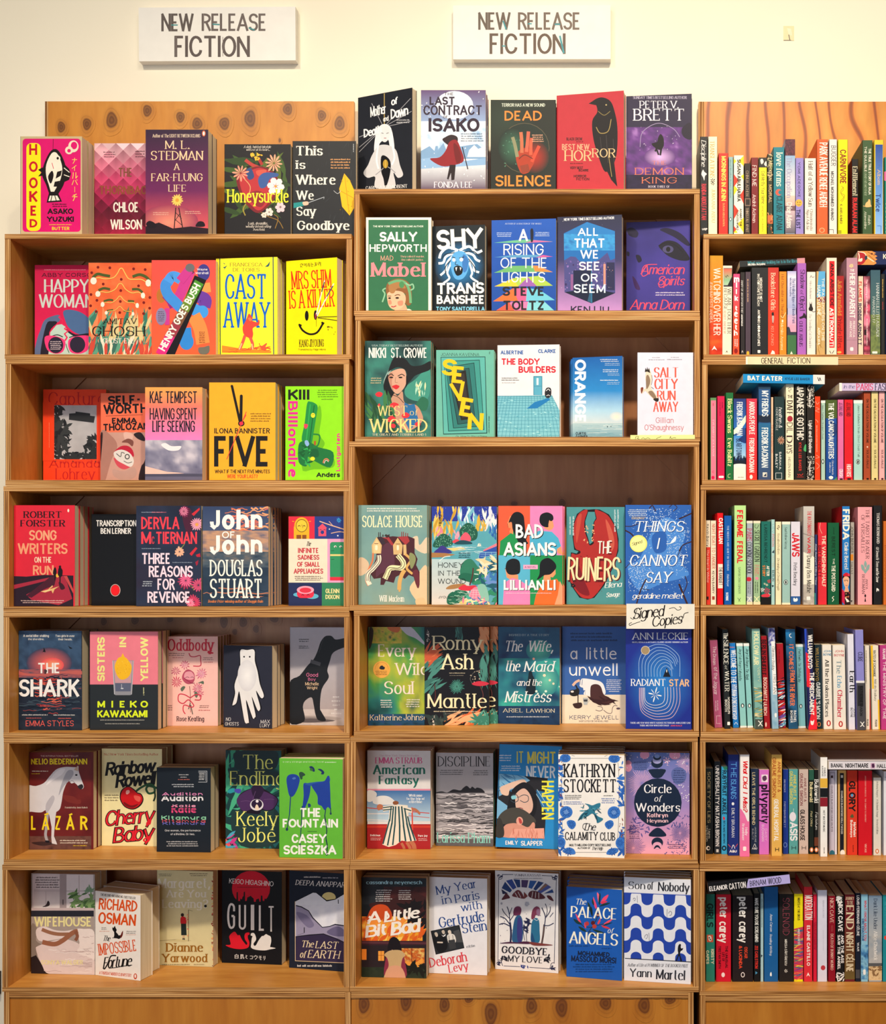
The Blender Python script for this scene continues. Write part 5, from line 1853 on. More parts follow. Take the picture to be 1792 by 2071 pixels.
t r e4e0dc 590 873 632 915|鳥
t r e4e0dc 640 878 672 915|と
t r e4e0dc 682 880 716 917|コ
t r e4e0dc 724 880 760 922|ウ
t r e4e0dc 768 885 804 925|モ
t r e4e0dc 812 888 838 928|リ
# 1070 1655 85 95 1000 1045 n=1 t=.026 1c2434 | navy paperback with grey mountains and a pale moon
m d8d4d0 1 1190 122 1360 148
m a8a8b0 1 1370 130 1535 155
t i ece8e4 1125 175 1640 224 3|DEEPA ANAPPARA
o e0d08c 1440 330 66 50
p 15181f 1112 365 1290 278 1320 280 1420 355 1500 345 1585 290 1660 330 1660 380 1112 380
p e8ecf6 1118 370 1290 285 1320 288 1420 368 1500 352 1585 300 1660 340 1660 700 1118 700
k d8dcec,eef0f8 3 1125 400 1650 620
p 1c1c2c 1125 402 1180 415 1250 455 1290 520 1380 612 1450 602 1500 582 1580 594 1660 620 1660 640 1125 640
p 9a94b2 1125 412 1175 424 1245 462 1285 530 1378 620 1450 610 1500 592 1580 604 1660 630 1660 760 1125 720
b 7a7496 1130 470 1230 500 1300 590 1250 620 1180 560
b 6a6488 1420 660 1500 610 1560 620 1620 690 1500 700
p 15151f 1125 700 1250 684 1390 674 1520 722 1660 790 1660 810 1125 720
p 352c4a 1125 708 1250 692 1390 682 1520 730 1660 800 1660 960 1125 930
l e8cca4 5 1118 368 1120 936
l e8cca4 5 1118 934 1660 958
l 17171f 8 1206 615 1206 668
s 17171f 2 1140 690 1180 678 1206 668
l 17171f 7 1530 350 1531 390
t i f0dcb4 1180 742 1300 805 2|The
t i f0dcb4 1318 750 1533 818 2|LAST
t i f0dcb4 1168 838 1225 905 2|of
t i f0dcb4 1245 835 1546 910 2|EARTH
m d8d4d0 1 1128 962 1490 1000
'''
FACES_3 = '''
@M2 R
# 190 855 300 292 n=4 t=.02 d=.03 1f3434 | dark teal fantasy paperback with a woman in a wide black hat
k 17282c,2a5050,3a8074,1a3034 3 190 285 860 1270
b 3f9080 600 760 700 680 830 560 850 700 820 880 700 900 600 850
b 2a6a50 760 860 830 900 800 1000 700 960
f e8e0b0,a8d8c0 12 12 3 690 730 800 850 90
b 8aa8a0 380 690 420 600 480 480 500 470 450 600 400 700 380 740
b 1a1d20 420 610 470 480 520 455 600 480 660 545 760 540 850 500 850 580 760 620 690 650 620 720 605 600 520 560 430 605
b cfa088 425 640 500 585 580 580 606 640 602 730 560 800 510 830 455 770
b b8826c 425 640 470 620 460 720 480 800 450 760
b 17181a 380 720 420 630 428 700 455 780 500 830 545 860 440 865 385 800
b 17181a 606 640 625 720 570 810 600 760
s 17181a 8 415 660 450 630 480 648
s 17181a 8 520 652 560 632 590 650
o 1f1a18 455 664 20 8
o 1f1a18 548 664 20 8
s a07860 5 500 660 495 710 520 716
b cc2a32 462 755 500 738 520 742 538 755 505 784
b c09078 480 830 520 850 568 805 590 920 700 940 755 1010 765 1110 600 1200 430 1000
s 17181a 6 430 830 520 860 580 920
p 2a6aa0 588 915 640 940 690 930 730 1100 640 1200 580 1080
f 2f5a38,3f7a48,1f4a30 26 36 3 195 860 480 1180 70
b d8323c 295 830 330 808 368 825 350 858 310 855
b d8323c 440 940 480 915 530 935 500 965 450 962
b d8323c 560 1045 600 1015 640 1040 620 1070 575 1070
b d8323c 412 1085 455 1050 500 1075 480 1110 425 1110
b d8323c 690 1135 720 1110 750 1130 730 1160
b d8323c 440 1150 475 1128 500 1150 480 1175
b d8323c 318 945 335 925 345 950 325 965
t s c0d8d4 262 333 770 352|USA TODAY BESTSELLING AUTHOR
t b ecece4 228 365 405 467|NIKKI
t b ecece4 452 365 552 467|ST.
t b ecece4 580 365 814 467|CROWE
t t f4d488 320 950 620 1050|WEST
t t f4d488 642 985 722 1045|of
t s f4d488 238 1083 820 1217|WICKED
t s dcd4b8 262 1228 806 1251|THE GREAT AND TERRIBLE LAND 1
m c8b890 3 245 660 355 730
# 905 1490 390 385 n=2 t=.02 d=.04 6ab4a4 | teal paperback with yellow title letters falling down a spiral
t h 23302e 955 417 1341 448|JOANNA KAVENNA
t b 23302e 1438 404 1452 432|ff
p 17383a 952 458 1402 453 1422 1228 978 1238
p 5ab0a8 958 464 1396 460 1414 1220 984 1230
p 17383a 985 498 1345 486 1392 1192 1028 1208
p 3f968e 990 504 1340 492 1386 1186 1034 1202
p 142f32 1005 560 1290 515 1348 1158 1078 1176
p 2f7a76 1010 566 1285 522 1342 1152 1084 1170
p 14282a 1025 600 1240 568 1305 1115 1122 1138
p 2a5a5a 1030 606 1235 574 1300 1110 1128 1132
p 23211f 1045 640 1205 590 1265 1080 1158 1096
p 38322e 1060 660 1190 620 1240 1060 1170 1070
t x f4c41c 968 480 1112 645 8|S
t x f4c41c 1068 552 1198 722 6|E
t x f4c41c 1058 712 1206 902 -10|V
t x f4c41c 1150 872 1288 1058 10|E
t x f4c41c 1226 1020 1382 1188 4|N
M 2a4a48 1 1430 1045 1450 1230
t i 2a4a48 1105 1248 1418 1268|Or, How to Play a Game
@M2 S
# -268 357 342 330 n=2 t=.024 d=.04,.03 e8e4e8 | white paperback with a turquoise tiled pool floor and a door
p 78bccc -275 850 280 842 365 1010 365 1290 -275 1290
j 3a86a0 1.8 -275 850 365 1290 22 15
f a0d8e0,5aa8bc 60 10 1.6 -268 860 340 1260 0
p e8e4e8 281 838 365 838 365 1008
r 3a8aa8 94 650 184 842
r 58a8c4 102 660 176 840
r dce8ec 126 670 146 740
l 2a6a88 3 102 752 176 752
p 1f78b8 28 978 110 910 150 900 245 870 262 888 200 930 130 975
b 23232a 208 825 216 785 235 766 265 770 275 800 270 850 245 872 218 862
s f0ecec 6 222 800 245 780 262 800
s f0ecec 5 225 850 245 840 258 850
t x 1f5aa4 -236 392 -4 431|ALBERTINE
t x 1f5aa4 142 380 321 417|CLARKE
t x cc2034 -232 472 158 536|THE BODY
t x cc2034 -55 550 320 617|BUILDERS
m 3a3a40 2 -230 660 -48 700
m 9a9aa0 1 -230 708 -84 725
# 488 990 475 438 n=4 t=.016 d=.06,.035 jx=-.0035 1560a8 | blue seaside paperback with a white title running down its edge
g 1558a8 2a86cc 480 425 1000 800
g 2a86cc a8d0e8 480 800 1000 1000
g a8d0e8 c4d2d8 480 1000 1000 1125
e f0e4d0 bcd2de 930 1060 70 50
g a8c4cc 5a92aa 480 1125 1000 1300
w 8ab0bc,6a9aac,c8d8d8 30 5 490 1135 990 1290
o 2a3a44 840 1160 5 7
o 2a3a44 876 1158 4 6
v x f6f6f6 512 484 624 1122|ORANGE
m e0e8f0 2 765 475 962 510
m a8c0dc 2 810 515 962 548
m e0e8f0 2 785 578 962 615
m a8c0dc 2 835 620 962 648
m e0e8f0 1 760 682 962 702
m a8c0dc 2 835 706 962 738
t x 17222e 520 1215 626 1242|CURTIS
t x 17222e 520 1246 640 1274|GARNER
# 1140 1703 418 408 n=1 t=.022 d=.02 dcdcee | white paperback with a bird of prey and thin red lettering
m 6a6a78 1 1282 456 1376 472
m 6a6a78 1 1470 454 1572 470
m 4a4a58 1 1240 478 1418 494
m 4a4a58 1 1438 476 1602 492
t d dc5a48 1307 563 1560 664|SALT
t d dc5a48 1311 678 1551 781|CITY
t d dc5a48 1338 797 1526 893|RUN
t d dc5a48 1299 908 1553 1010|AWAY
t r c07880 1325 1066 1506 1123|Gillian
t r c07880 1212 1138 1608 1196|O'Shaughnessy
b e0d0bc 1225 610 1255 580 1278 610 1288 680 1278 730 1282 775 1310 810 1352 880 1330 905 1290 870 1240 820 1218 800 1185 830 1172 800 1176 765 1215 780 1240 720 1222 690
b 8a7460 1228 660 1250 640 1270 690 1262 740 1232 780
b 8a7460 1250 815 1290 800 1330 860 1310 880
p 2a2420 1215 610 1222 565 1232 590 1240 556 1248 590 1258 565 1270 620 1240 605
b 2a2420 1300 880 1352 872 1350 905 1325 905
b 7a3a2a 1175 770 1200 765 1195 800 1180 825
s 2a2420 4 1284 640 1290 690 1280 740
s 2a2420 4 1280 760 1305 780
@M3 T
# 125 815 155 160 n=3 t=.019 d=.03 7a9690 | sea-green paperback with a house melting in the sky
k 5f8a90,7aa09c,8aa090 2 125 150 820 1175
b d8bc9c 125 700 180 690 230 750 200 840 125 860
b dcc8ac 660 500 720 470 740 560 815 480 815 640 700 600
b e0c49c 640 1010 700 900 740 820 815 780 815 1175 760 1175
b d8bc90 700 1110 780 1090 800 1160 720 1175
m f4ecdc 2 195 180 756 226
t S f4ecc0 162 263 466 380|SOLACE
t S f4ecc0 500 263 770 380|HOUSE
p 4a2228 320 490 470 470 560 480 625 470 690 495 690 640 720 700 705 760 740 830 740 960 720 990 700 950 680 880 630 860 590 900 540 860 500 880 480 940 400 920 380 960 345 960 350 890 280 900 240 840 300 700
b 5a3040 380 560 470 560 480 800 360 840 300 880 320 740
p 3a2a34 310 480 360 475 400 545 340 560
p a8383c 360 482 430 480 490 565 455 560 410 500
p a8383c 520 475 620 470 640 520 600 560
p d8b47c 258 560 308 478 360 562 352 645 262 645
p e8c890 272 565 308 500 345 565 340 640 280 640
p d8b47c 472 562 520 485 570 562 560 655 478 655
p d8b47c 575 555 605 555 610 660 578 660
q f4e8c8 292 560 318 612 12
q f4e8c8 510 560 532 612 11
l 5a3028 5 285 545 325 545
l 5a3028 5 500 548 545 548
s d87a50 18 272 640 265 720 230 800 200 900 225 970
s f0e4cc 44 330 660 330 720 280 790 225 840 215 900 240 960
s 3a2028 6 310 650 315 720 260 790 205 850 205 920
s 3a2028 6 330 650 338 722 290 790 232 850 222 920
s 3a2028 5 352 655 358 720 310 790 250 860 240 930
s f0e8b4 52 520 660 575 730 560 790 450 790 415 850 390 900
s 3a2028 6 505 660 560 740 530 790 430 790 395 850 375 900
s 3a2028 6 530 655 588 740 555 800 455 805 420 870 400 915
s 3a2028 5 550 650 610 740 570 815 480 815 430 880
s d8a860 24 595 650 650 710 610 790 670 850
s d8a860 40 590 810 560 860 540 930 535 1010
p d8a860 520 940 555 940 545 1030 530 1030
b 8a9060 640 640 690 660 700 720 660 800 640 740
b 6a2a34 670 830 720 810 740 900 735 980 715 985 690 900
f 3a2a2a 10 14 1.2 370 458 430 475
l 3a2024 7 328 430 328 480
l 3a2024 7 345 430 345 480
l 8a2a2c 7 560 425 560 475
l 8a2a2c 7 578 425 578 475
l 8a2a2c 7 600 435 600 475
l 8a2a2c 7 620 440 620 478
t S f4f0e4 335 1065 412 1128|Will
t S f4f0e4 432 1068 584 1130|Maclean
# 862 1517 172 170 n=1 t=.03 d=.03 5aa4b4 | paperback with a dense painted landscape of pointed trees and lakes
r 283a9c 862 165 1520 320
f f4f4f4 60 3 1 862 170 1517 320
f d8ac38,e8c868,c89a30 30 24 3.2 870 190 1140 470 90
f 8accdc,d8ecf0,6ab0c8 24 22 3.2 1140 190 1320 400 90
f f0f0ea,d8dce8 16 22 3 1360 190 1517 400 90
f d8ac38 12 18 3 1290 310 1420 430 90
f e8809c,f0a0b4 16 22 2 880 380 1320 520 90
f 3a80c0,2a60a8 14 24 2 1380 380 1517 520 90
r 58a4b4 862 510 1520 720
p 58a4b4 1290 420 1420 420 1517 520 1290 530
b 1f5a48 1140 430 1170 370 1230 335 1290 370 1325 430 1310 500 1240 520 1170 500
f 8ad0b0 60 5 1 1160 360 1305 490
b 1f5a48 880 580 890 520 940 460 990 445 1050 480 1075 550 1000 580
f 8ad0b0 60 5 1 895 465 1060 570
b d84a58 1070 530 1100 500 1140 510 1130 550
b e05a70 1150 490 1200 430 1250 470 1250 520 1170 520
b 1f4a58 1090 550 1160 510 1250 525 1260 550
b 3a3488 890 640 930 590 970 565 1030 600 1060 640
p e8cc80 1010 592 1160 580 1220 605 1080 620
p a87848 862 635 1000 640 1100 655 1010 680 862 685
w d8ecf0,8ac4d0 24 5 1060 560 1420 650
p e8e0d0 1330 545 1345 540 1345 570 1355 540 1360 572 1320 572
p e87a8c 1380 610 1517 540 1517 570 1400 640
p 2a50a8 1340 640 1517 570 1517 640 1340 700
j 8ac0e0 2 1350 630 1517 720 3 5
g b8d0d4 d8d0c8 862 700 1240 1165
b 2f7a60 1150 800 1190 720 1260 700 1330 780 1380 820 1350 880 1260 850 1160 870
b 1f6850 1130 890 1180 840 1300 860 1380 900 1330 940 1230 930
s 5a2a28 12 1280 790 1270 880 1245 960
s e8f4f0 7 1290 850 1360 860 1340 890 1300 910 1330 930
s e8f4f0 7 940 720 990 680 1050 670
f 3a78b8,6a90d0,2f8a68,1f5a70 40 40 1.6 1340 760 1517 1160
f e8d0a0,f0e0c0 16 30 2 1340 680 1517 860
b a87a48 1005 1000 1060 960 1180 950 1200 970 1090 1000
b d83044 1130 1000 1180 960 1230 970 1300 965 1310 1000 1220 1020
b 1f6850 1020 1150 1030 1060 1110 1015 1200 1020 1240 1060 1180 1110 1120 1150
w a8d8c0,e8f4f0 20 5 1030 1020 1240 1150
b e8809c 1240 1060 1290 985 1360 1000 1400 1100 1340 1130 1260 1110
j f4c0cc 2 1260 1010 1390 1110 5 5
b 8ac0b0 1320 980 1400 960 1440 1100 1400 1150
b d8c880 1140 1150 1190 1110 1260 1110 1320 1150
f e8809c,48b098,3a78b8,f0e0b0 30 18 2 1180 1090 1517 1160
m 1a2a38 3 1130 630 1260 690
t r 1f2422 927 734 1182 786|HONEY
t r 1f2422 927 817 1150 867|IN THE
t r 1f2422 925 897 1206 949|WOUND
t r 1f2422 930 1072 1152 1096|JIYOUNG HAN
t r 2a2418 934 250 964 284|한
t r 2a2418 934 288 964 322|지
t r 2a2418 934 326 964 362|영
@M3 U
# -259 388 168 163 n=2 t=.024 d=.025 jx=.0035 e8583a | four-colour paperback with four black-haired figures seen from behind
r ee5c3c -260 155 60 662
r e884bc 60 155 395 662
r 58b4d4 -260 662 60 1180
r 1f9050 60 662 395 1180
p 1f9050 -250 662 -240 520 -110 420 0 460 30 662
p f08a5a -170 340 -140 265 -120 270 -110 450 -150 430 -135 390 -160 385
l 17191d 3 -168 340 -160 385
b 17191d -155 330 -115 245 -60 225 -8 260 5 340 20 500 40 545 -40 550 -80 480 -115 400 -125 330
p f0986a 200 390 250 300 290 320 300 372 282 402 250 412
b 17191d 155 320 168 255 230 230 285 255 295 300 270 320 255 310 245 350 240 380 185 368
p 4aacd0 55 470 150 415 280 425 345 490 372 570 330 610 330 662 60 662
p f0986a 330 600 372 570 392 662 340 640
p f0986a -190 790 -150 800 -100 850 -60 860 -60 940 -150 900 -175 885
l 17191d 5 -195 795 -150 800
b 17191d -185 800 -170 725 -110 695 -50 720 -38 800 -58 850 -150 855
p e884bc -215 1180 -200 940 -120 890 -50 910 60 980 60 1180
p f0986a 200 860 300 790 315 800 318 850 290 885 265 880 270 920 190 930
b 17191d 155 850 165 730 240 688 308 735 322 790 270 850 230 860 200 865 150 900 130 902
p f46c2c 95 1180 120 1060 190 930 250 920 330 900 385 980 395 1180
s 17191d 4 372 950 395 1010 370 1090
p f4a078 300 1180 340 1060 360 920 390 980 390 1180
t x/17191d f6f6f4 -85 350 192 490|BAD
t x/17191d f6f6f4 -205 532 322 668|ASIANS
r e8a8cc -8 758 138 802
t b 5a2040 6 772 122 789|A NOVEL
t x/17191d f6f6f4 -205 910 320 1012|LILLIAN LI
m f4dce8 1 -195 1035 310 1050
# 425 1015 178 175 n=1 t=.026 d=.05 4a9096 | turquoise paperback with a big red lobster claw
p 17181b 645 203 600 198 532 246 494 350 488 480 504 606 548 622 530 645 472 632 464 700 434 850 474 966 556 1088 640 1108 708 1090 808 964 890 800 950 620 952 500 928 376 856 252 762 202 708 198
b ac2e2c 640 212 600 208 545 252 505 350 498 480 515 590 565 620 560 645 520 655 480 645 472 700 445 850 480 955 565 1075 640 1098 700 1080 798 955 880 798 938 620 940 500 915 380 845 262 755 212 712 208 730 290 708 330 702 420 690 500 702 540 660 562 640 505 612 420 608 320
p 4a9096 645 225 710 225 722 290 700 330 690 420 680 480 690 530 660 552 648 500 622 420 616 320
f e8b080 10 10 1.2 600 360 640 540
f e8b080 10 10 1.2 685 320 705 530
b c85a48 820 300 880 400 910 540 880 620 850 480
b c04a3c 540 280 580 250 560 400 530 540 520 420
b 7a1a24 520 700 600 900 660 1060 560 1040 490 920
f 8a2028,7a1820 40 7 1 500 660 800 1040
f 17181b 12 12 1.2 476 900 520 980
M c8dce0 2 450 265 512 470
M c8dce0 2 900 200 962 430
t h/5a1418 f8f4e8 735 518 886 644|THE
t h/5a1418 f0e0b0 438 684 965 918|RUINERS
t c f4f4f0 815 930 985 985 -4|Ellena
t c f4f4f0 830 1035 965 1080 -4|Savage
# 1018 1683 160 150 n=2 t=.02 d=.02 2c60b4 | bright blue starry paperback with a yellow signed sticker
b 4a88d8 1040 780 1160 700 1300 400 1440 280 1620 420 1560 700 1660 860 1400 940 1160 1020
f c8e4f8,8ac0f0,f0f8ff 330 5 1 1060 200 1660 1040
f c8e4f8,e8f4ff 200 5 1 1230 190 1480 420
f c8e4f8,e8f4ff 200 5 1 1050 700 1240 1030
f c8e4f8,e8f4ff 160 5 1 1430 400 1660 740
b 2c60b4 1300 450 1420 430 1430 600 1330 640 1290 560
s 3a2224 13 1015 410 1070 440 1110 480
s 3a2224 7 1020 370 1080 370 1150 345
s 3a2224 12 1685 240 1620 270 1560 295
s 3a2224 10 1685 525 1600 560 1560 620
s 3a2224 13 1130 1160 1175 1010 1230 900
s 3a2224 6 1190 1000 1260 1010
s 3a2224 18 1650 1170 1600 1050 1560 950
s 3a2224 8 1600 1050 1640 950 1620 870
s 3a2224 9 1260 190 1290 160 1310 190 1325 220
s 3a2224 6 1460 180 1500 150 1540 180 1500 220
s 3a2224 6 1020 790 1070 740
s 3a2224 6 1590 570 1540 680
b f0f8fc 1430 545 1470 540 1490 510 1530 470 1525 515 1490 540 1450 550
m d8e8f4 4 1045 196 1240 268
m f0d080 2 1070 270 1230 302
t i/1f4890 f4f8fc 1110 318 1612 424|THINGS
t i/1f4890 f4f8fc 1330 488 1376 598|I
t i/1f4890 f4f8fc 1068 658 1645 768|CANNOT
t i/1f4890 f4f8fc 1232 828 1486 938|SAY
t c f8f8f4 1095 1044 1372 1098|geraldine
t c f8f8f4 1392 1040 1606 1098|mellet
*o ece87c 1152 545 88 87;o f4f0a0 1150 548 74 74;t c 3a3a20 1085 520 1190 552 -16|Signed
@M4 V
# 220 786 165 165 1158 1155 n=1 t=.02 1f5a50 | green and yellow watercolour paperback with a gold round sticker
k 17484a,2a7a78,4a9a48,b0b838,1f4a48 3 220 160 790 1165
k 3a7a38,a8b838,d8b848,2a5a38 4 230 160 560 330
b c4c4d4 545 160 650 160 790 320 790 345 700 280 610 240
b 3a2a1a 235 170 275 200 260 330 230 380
b c86a38 420 160 540 165 520 220 440 200
k 16324a,1a4a68,23407a 3 220 1040 790 1165
t s f0dccc 322 340 702 462|Every
t s f0dccc 495 528 830 647|Wild
t s f0dccc 384 712 682 840|Soul
m ece4dc 4 345 892 465 980
m ece4dc 4 600 885 745 975
t t f4dcb8 240 1048 560 1104|Katherine
t t f4dcb8 580 1044 860 1102|Johnson
*o e8a848 358 592 86 86;s 8a5a20 2 290 592 310 540 358 520 406 540 428 592;b 23232a 335 580 345 558 365 552 375 562 390 570 385 590 365 594 345 590;m 5a3a18 3 295 602 422 650
# 790 1440 165 165 1155 1152 n=2 t=.022 jx=.0185 15141a | black paperback with coral, seaweed and cream serif lettering
f 4a8a80,3a7068 26 30 3 795 480 940 800 -40
f 4a8a80,2f5a58 14 20 3 1080 165 1170 290 90
f d87a48,c85a38 26 24 4 795 370 900 500 -40
f d87a48,e8a070 26 26 3 1350 165 1440 390 70
f 3a7068,4a8a80 20 24 4 1350 400 1440 700 90
f e8905a,d86a3a,f0b080 34 26 4 1040 1040 1340 1150 -30
f 5aa898,3a8070 34 24 3 1300 1060 1440 1150
f 3a4a48,2a3a3a 20 30 2 795 1040 1000 1150
s 5a2a2a 8 890 740 900 860 880 960
s 6a3a38 7 1350 760 1380 860 1320 960
n 4a9a8c 1115 765 82 26
o 1a2a2a 1115 765 34 34
n 5ab0a0 1115 765 45 16
s 5a5a58 5 1370 590 1290 620 1250 680 1270 735
f d8c8b0 14 9 1 1245 600 1350 720
b cc3448 1265 735 1330 710 1400 716 1440 735 1390 756 1310 756
f d8d0c8 16 8 1 815 190 835 320
f d8d0c8 14 8 1 870 1040 890 1150
t s f4e8bc 874 253 1005 394|R
t s f4e8bc 1000 253 1372 394|omy
t s f4e8bc 958 433 1278 590|Ash
m d8ccb0 1 1035 620 1200 636
m 8a8478 1 1040 645 1196 660
t s f4e8bc 820 836 1418 980|Mantle
m d8ccb0 1 870 1002 1356 1024
m 8a8478 1 990 1030 1240 1046
@M4 W
# -259 358 165 165 1138 1152 n=2 t=.024 1f3f68 | blue-green paperback with blurred lights and white italic lettering
k 182f5c,235a80,1f4670 2 -260 155 360 560
k 1a3a60,2a7a8a,3ab0a0,235a78 2 -260 480 360 1000
k 16305a,1a3a60,12284a 3 -260 960 360 1160
e 58c0a8 2a7888 150 400 130 110
e 6ac8b0 2a8088 230 700 120 160
b 12222c 20 830 35 720 45 650 50 620 65 608 82 620 88 650 108 700 112 830
o f4e0c0 205 652 15 14
o f4e0c0 260 700 12 12
o f4e0c0 296 735 11 11
o d8f0e0 125 812 12 12
o d8f0e0 220 812 13 12
o d8f0e0 140 835 9 9
o d8f0e0 200 838 9 9
o f0a898 98 485 12 12
o d8f0e0 358 765 9 9
t s b0c8d0 -150 235 252 256|INSPIRED BY A TRUE STORY
t i f0f0f0 -192 303 -10 410|The
t i f0f0f0 48 303 306 412|Wife,
t i f0f0f0 -182 503 -35 610|the
t i f0f0f0 10 508 304 614|Maid
t i f0f0f0 -70 692 60 756|and
t i f0f0f0 85 692 182 756|the
t i f0f0f0 -182 812 280 922|Mistress
t s e4dcc0 -212 984 -10 1024|ARIEL
t s e4dcc0 25 988 308 1026|LAWHON
m d8dce0 1 -205 1058 305 1078
# 383 1025 160 160 1138 1140 n=1 t=.024 3a64ac | blue and cream paperback with a slumped woman pouring coffee
r e8dcc8 375 846 1030 1150
m 1f2f50 3 465 212 935 315
t r f6f4f8 466 370 536 490|a
t r f6f4f8 625 370 932 490|little
t r f6f4f8 455 530 946 655|unwell
b ececf0 560 760 570 700 600 682 700 696 770 715 806 760 806 850 610 850 615 790
l a0a4b0 4 615 780 616 848
s ececf0 34 560 715 600 730 615 800
l 3a5a8a 5 568 690 562 745
l 3a5a8a 5 588 692 582 750
s ecbca4 24 490 755 520 720 560 700
b 23201f 460 825 470 800 510 795 545 780 558 810 545 850 500 862 465 850
s 23201f 14 540 800 530 770 518 750
o e8e0dc 485 815 16 10
l 2f1f1a 10 543 840 543 935
b 3a2624 490 940 520 930 570 925 585 940 580 970 550 985 515 980 500 965
b 4a2c2c 668 780 690 745 740 742 775 770 800 840 850 875 915 905 890 925 830 945 740 938 675 900
f 3a2022 12 20 3 690 880 900 940 20
p b0b8bc 592 878 645 876 638 948 602 948
p 3a3a40 598 895 640 893 638 915 602 916
s b0b8bc 5 645 895 658 905 640 925
s 5a4a58 5 720 1000 760 1010 790 995 780 970 740 962
s 5a4a58 5 800 1000 840 1030 880 1030 890 980 910 955 940 960
o 5a4a58 948 985 20 10
m e8e8f4 6 825 688 982 800
m f4f4f8 1 845 803 960 820
t r 23406e 458 1054 953 1094|KERRY JEWELL
t r 4a5468 552 1105 848 1120|SHORTLISTED FOR THE RICHELL PRIZE
# 1042 1705 110 110 1190 1200 n=2 t=.02 1a2c90 | deep blue paperback with a white star and concentric arches
e 2a80d0 1a2c90 1370 720 360 460
t s ececf4 1090 222 1652 291|ANN LECKIE
t b c8d0e8 1090 310 1650 325|HUGO, NEBULA & ARTHUR C. CLARKE AWARD-WINNING AUTHOR
s a8c8f0 4 1160 665 1160 500 1210 400 1300 348 1370 340 1450 358 1540 430 1568 500 1568 665
s a8c8f0 4 1190 665 1190 520 1230 440 1310 380 1370 370 1440 385 1520 450 1550 520
s a8c8f0 4 1222 665 1222 530 1260 460 1320 410 1375 400 1440 415 1510 470 1540 540
s a8c8f0 4 1252 665 1252 545 1290 480 1340 440 1385 430 1440 445 1500 490 1525 560
s a8c8f0 4 1282 665 1282 560 1320 500 1360 470 1400 462 1450 480 1500 530
s a8c8f0 4 1312 665 1312 580 1345 520 1385 495 1420 492 1470 520 1500 590
s a8c8f0 4 1342 665 1342 595 1370 545 1405 525 1440 525 1480 560 1490 660
s a8c8f0 4 1372 665 1372 610 1395 570 1430 555 1465 575 1475 600
o e8dcc8 1222 400 44 44
o a08a68 1222 400 40 40
p 0f1420 1400 667 1437 572 1476 667
b f4f4f4 1433 600 1437 592 1441 600 1440 620 1434 620
t s f4f4f8 1077 688 1427 757|RADIANT
t b e8b88c 1462 690 1662 763|STAR
n f6f6fa 1320 845 84 4 .13
n f6f6fa 1320 845 66 8 .2
s e0dce8 5 1416 770 1416 880 1395 930 1340 950 1290 948 1240 925 1218 880 1214 775
s e0dce8 5 1446 770 1446 890 1420 950 1350 978 1290 975 1230 945 1206 890 1204 775
s e0c8d8 5 1476 770 1476 900 1440 980 1360 1008 1290 1002 1220 965 1196 900 1194 775
s e0c8d8 5 1506 770 1506 910 1460 1010 1370 1040 1290 1030 1212 985 1186 910 1184 775
s e0b8c8 5 1536 770 1536 920 1480 1040 1380 1066 1290 1058 1202 1005 1174 920 1172 775
s e0b8c8 5 1566 770 1566 930 1500 1065 1390 1094 1290 1086 1192 1025 1164 930 1162 775
t b ccd4f0 1068 1121 1674 1138|THERE ARE FEW WHO WRITE SCIENCE FICTION LIKE ANN LECKIE CAN
t b ccd4f0 1164 1148 1460 1164|THERE ARE FEW WHO EVER COULD
t b e05a6a 1475 1150 1590 1165|JOHN SCALZI
@M5 X
# 212 850 138 140 1128 1133 n=3 t=.02 e0dcdc | white-topped paperback with a striped-dress figure on a ship deck
t s c890a8 333 180 735 199|The New York Times Bestseller
t d d8508c 294 207 768 270|EMMA STRAUB
t D 1f6e5c 268 285 797 378|American
t D 1f6e5c 328 392 735 478|Fantasy
p 1f6e5c 700 478 715 478 690 515 675 512
r dc88a0 205 525 860 542
g 3a6ca8 b8d4e4 205 542 860 850
b dcdcdc 215 545 280 545 310 580 280 640 215 650
b dcdcdc 270 640 320 600 400 595 460 620 500 680 300 680
l e8e0dc 8 210 775 450 775
l c83a30 8 210 715 840 770
l e8e0dc 7 210 835 840 858
l c8584a 6 630 795 840 815
r a82428 205 880 860 1150
l c83a2a 22 205 905 850 905
l d84a38 13 664 710 670 940
s b87050 26 558 1070 580 1110 590 1150
s b87050 30 610 1060 640 1110 650 1150
s b87050 44 650 1050 680 1090 690 1140
p e8e0d0 440 700 510 680 620 690 630 800 660 930 710 1045 620 1055 560 1045 500 1090 430 1110 365 1085 400 960 430 820
p e8e0d0 365 700 480 685 470 730 375 755
p e8e0d0 570 700 660 720 665 765 600 760
l 1f4a50 12 455 700 440 850
l 1f4a50 14 440 830 372 1080
l 1f4a50 14 478 700 462 880
l 1f4a50 15 462 870 418 1095
l 1f4a50 14 500 700 492 900
l 1f4a50 15 492 890 470 1090
l 1f4a50 15 530 700 540 900
l 1f4a50 16 540 890 540 1060
l 1f4a50 15 560 700 580 900
l 1f4a50 16 578 890 600 1050
l 1f4a50 14 590 720 615 880
l 1f4a50 16 612 870 655 1050
l 1f4a50 13 620 800 640 880
l 1f4a50 15 636 870 695 1045
l 1f4a50 10 370 715 470 700
l 1f4a50 10 372 738 465 728
l 1f4a50 10 580 720 658 745
o 8a5230 500 665 30 20
b b87050 310 700 335 678 370 690 365 720 325 740
b b87050 660 720 700 720 745 760 740 785 700 750 670 745
t S f4f4f4 632 577 768 603|Welcome
t S f4f4f4 610 611 790 635|to the trip of
t S f4f4f4 634 641 766 667|a lifetime
t S f4f4f4 245 982 345 1001|Delicious
t S f4f4f4 725 985 820 1006|Pure joy
m f0c8c8 2 240 1012 355 1045
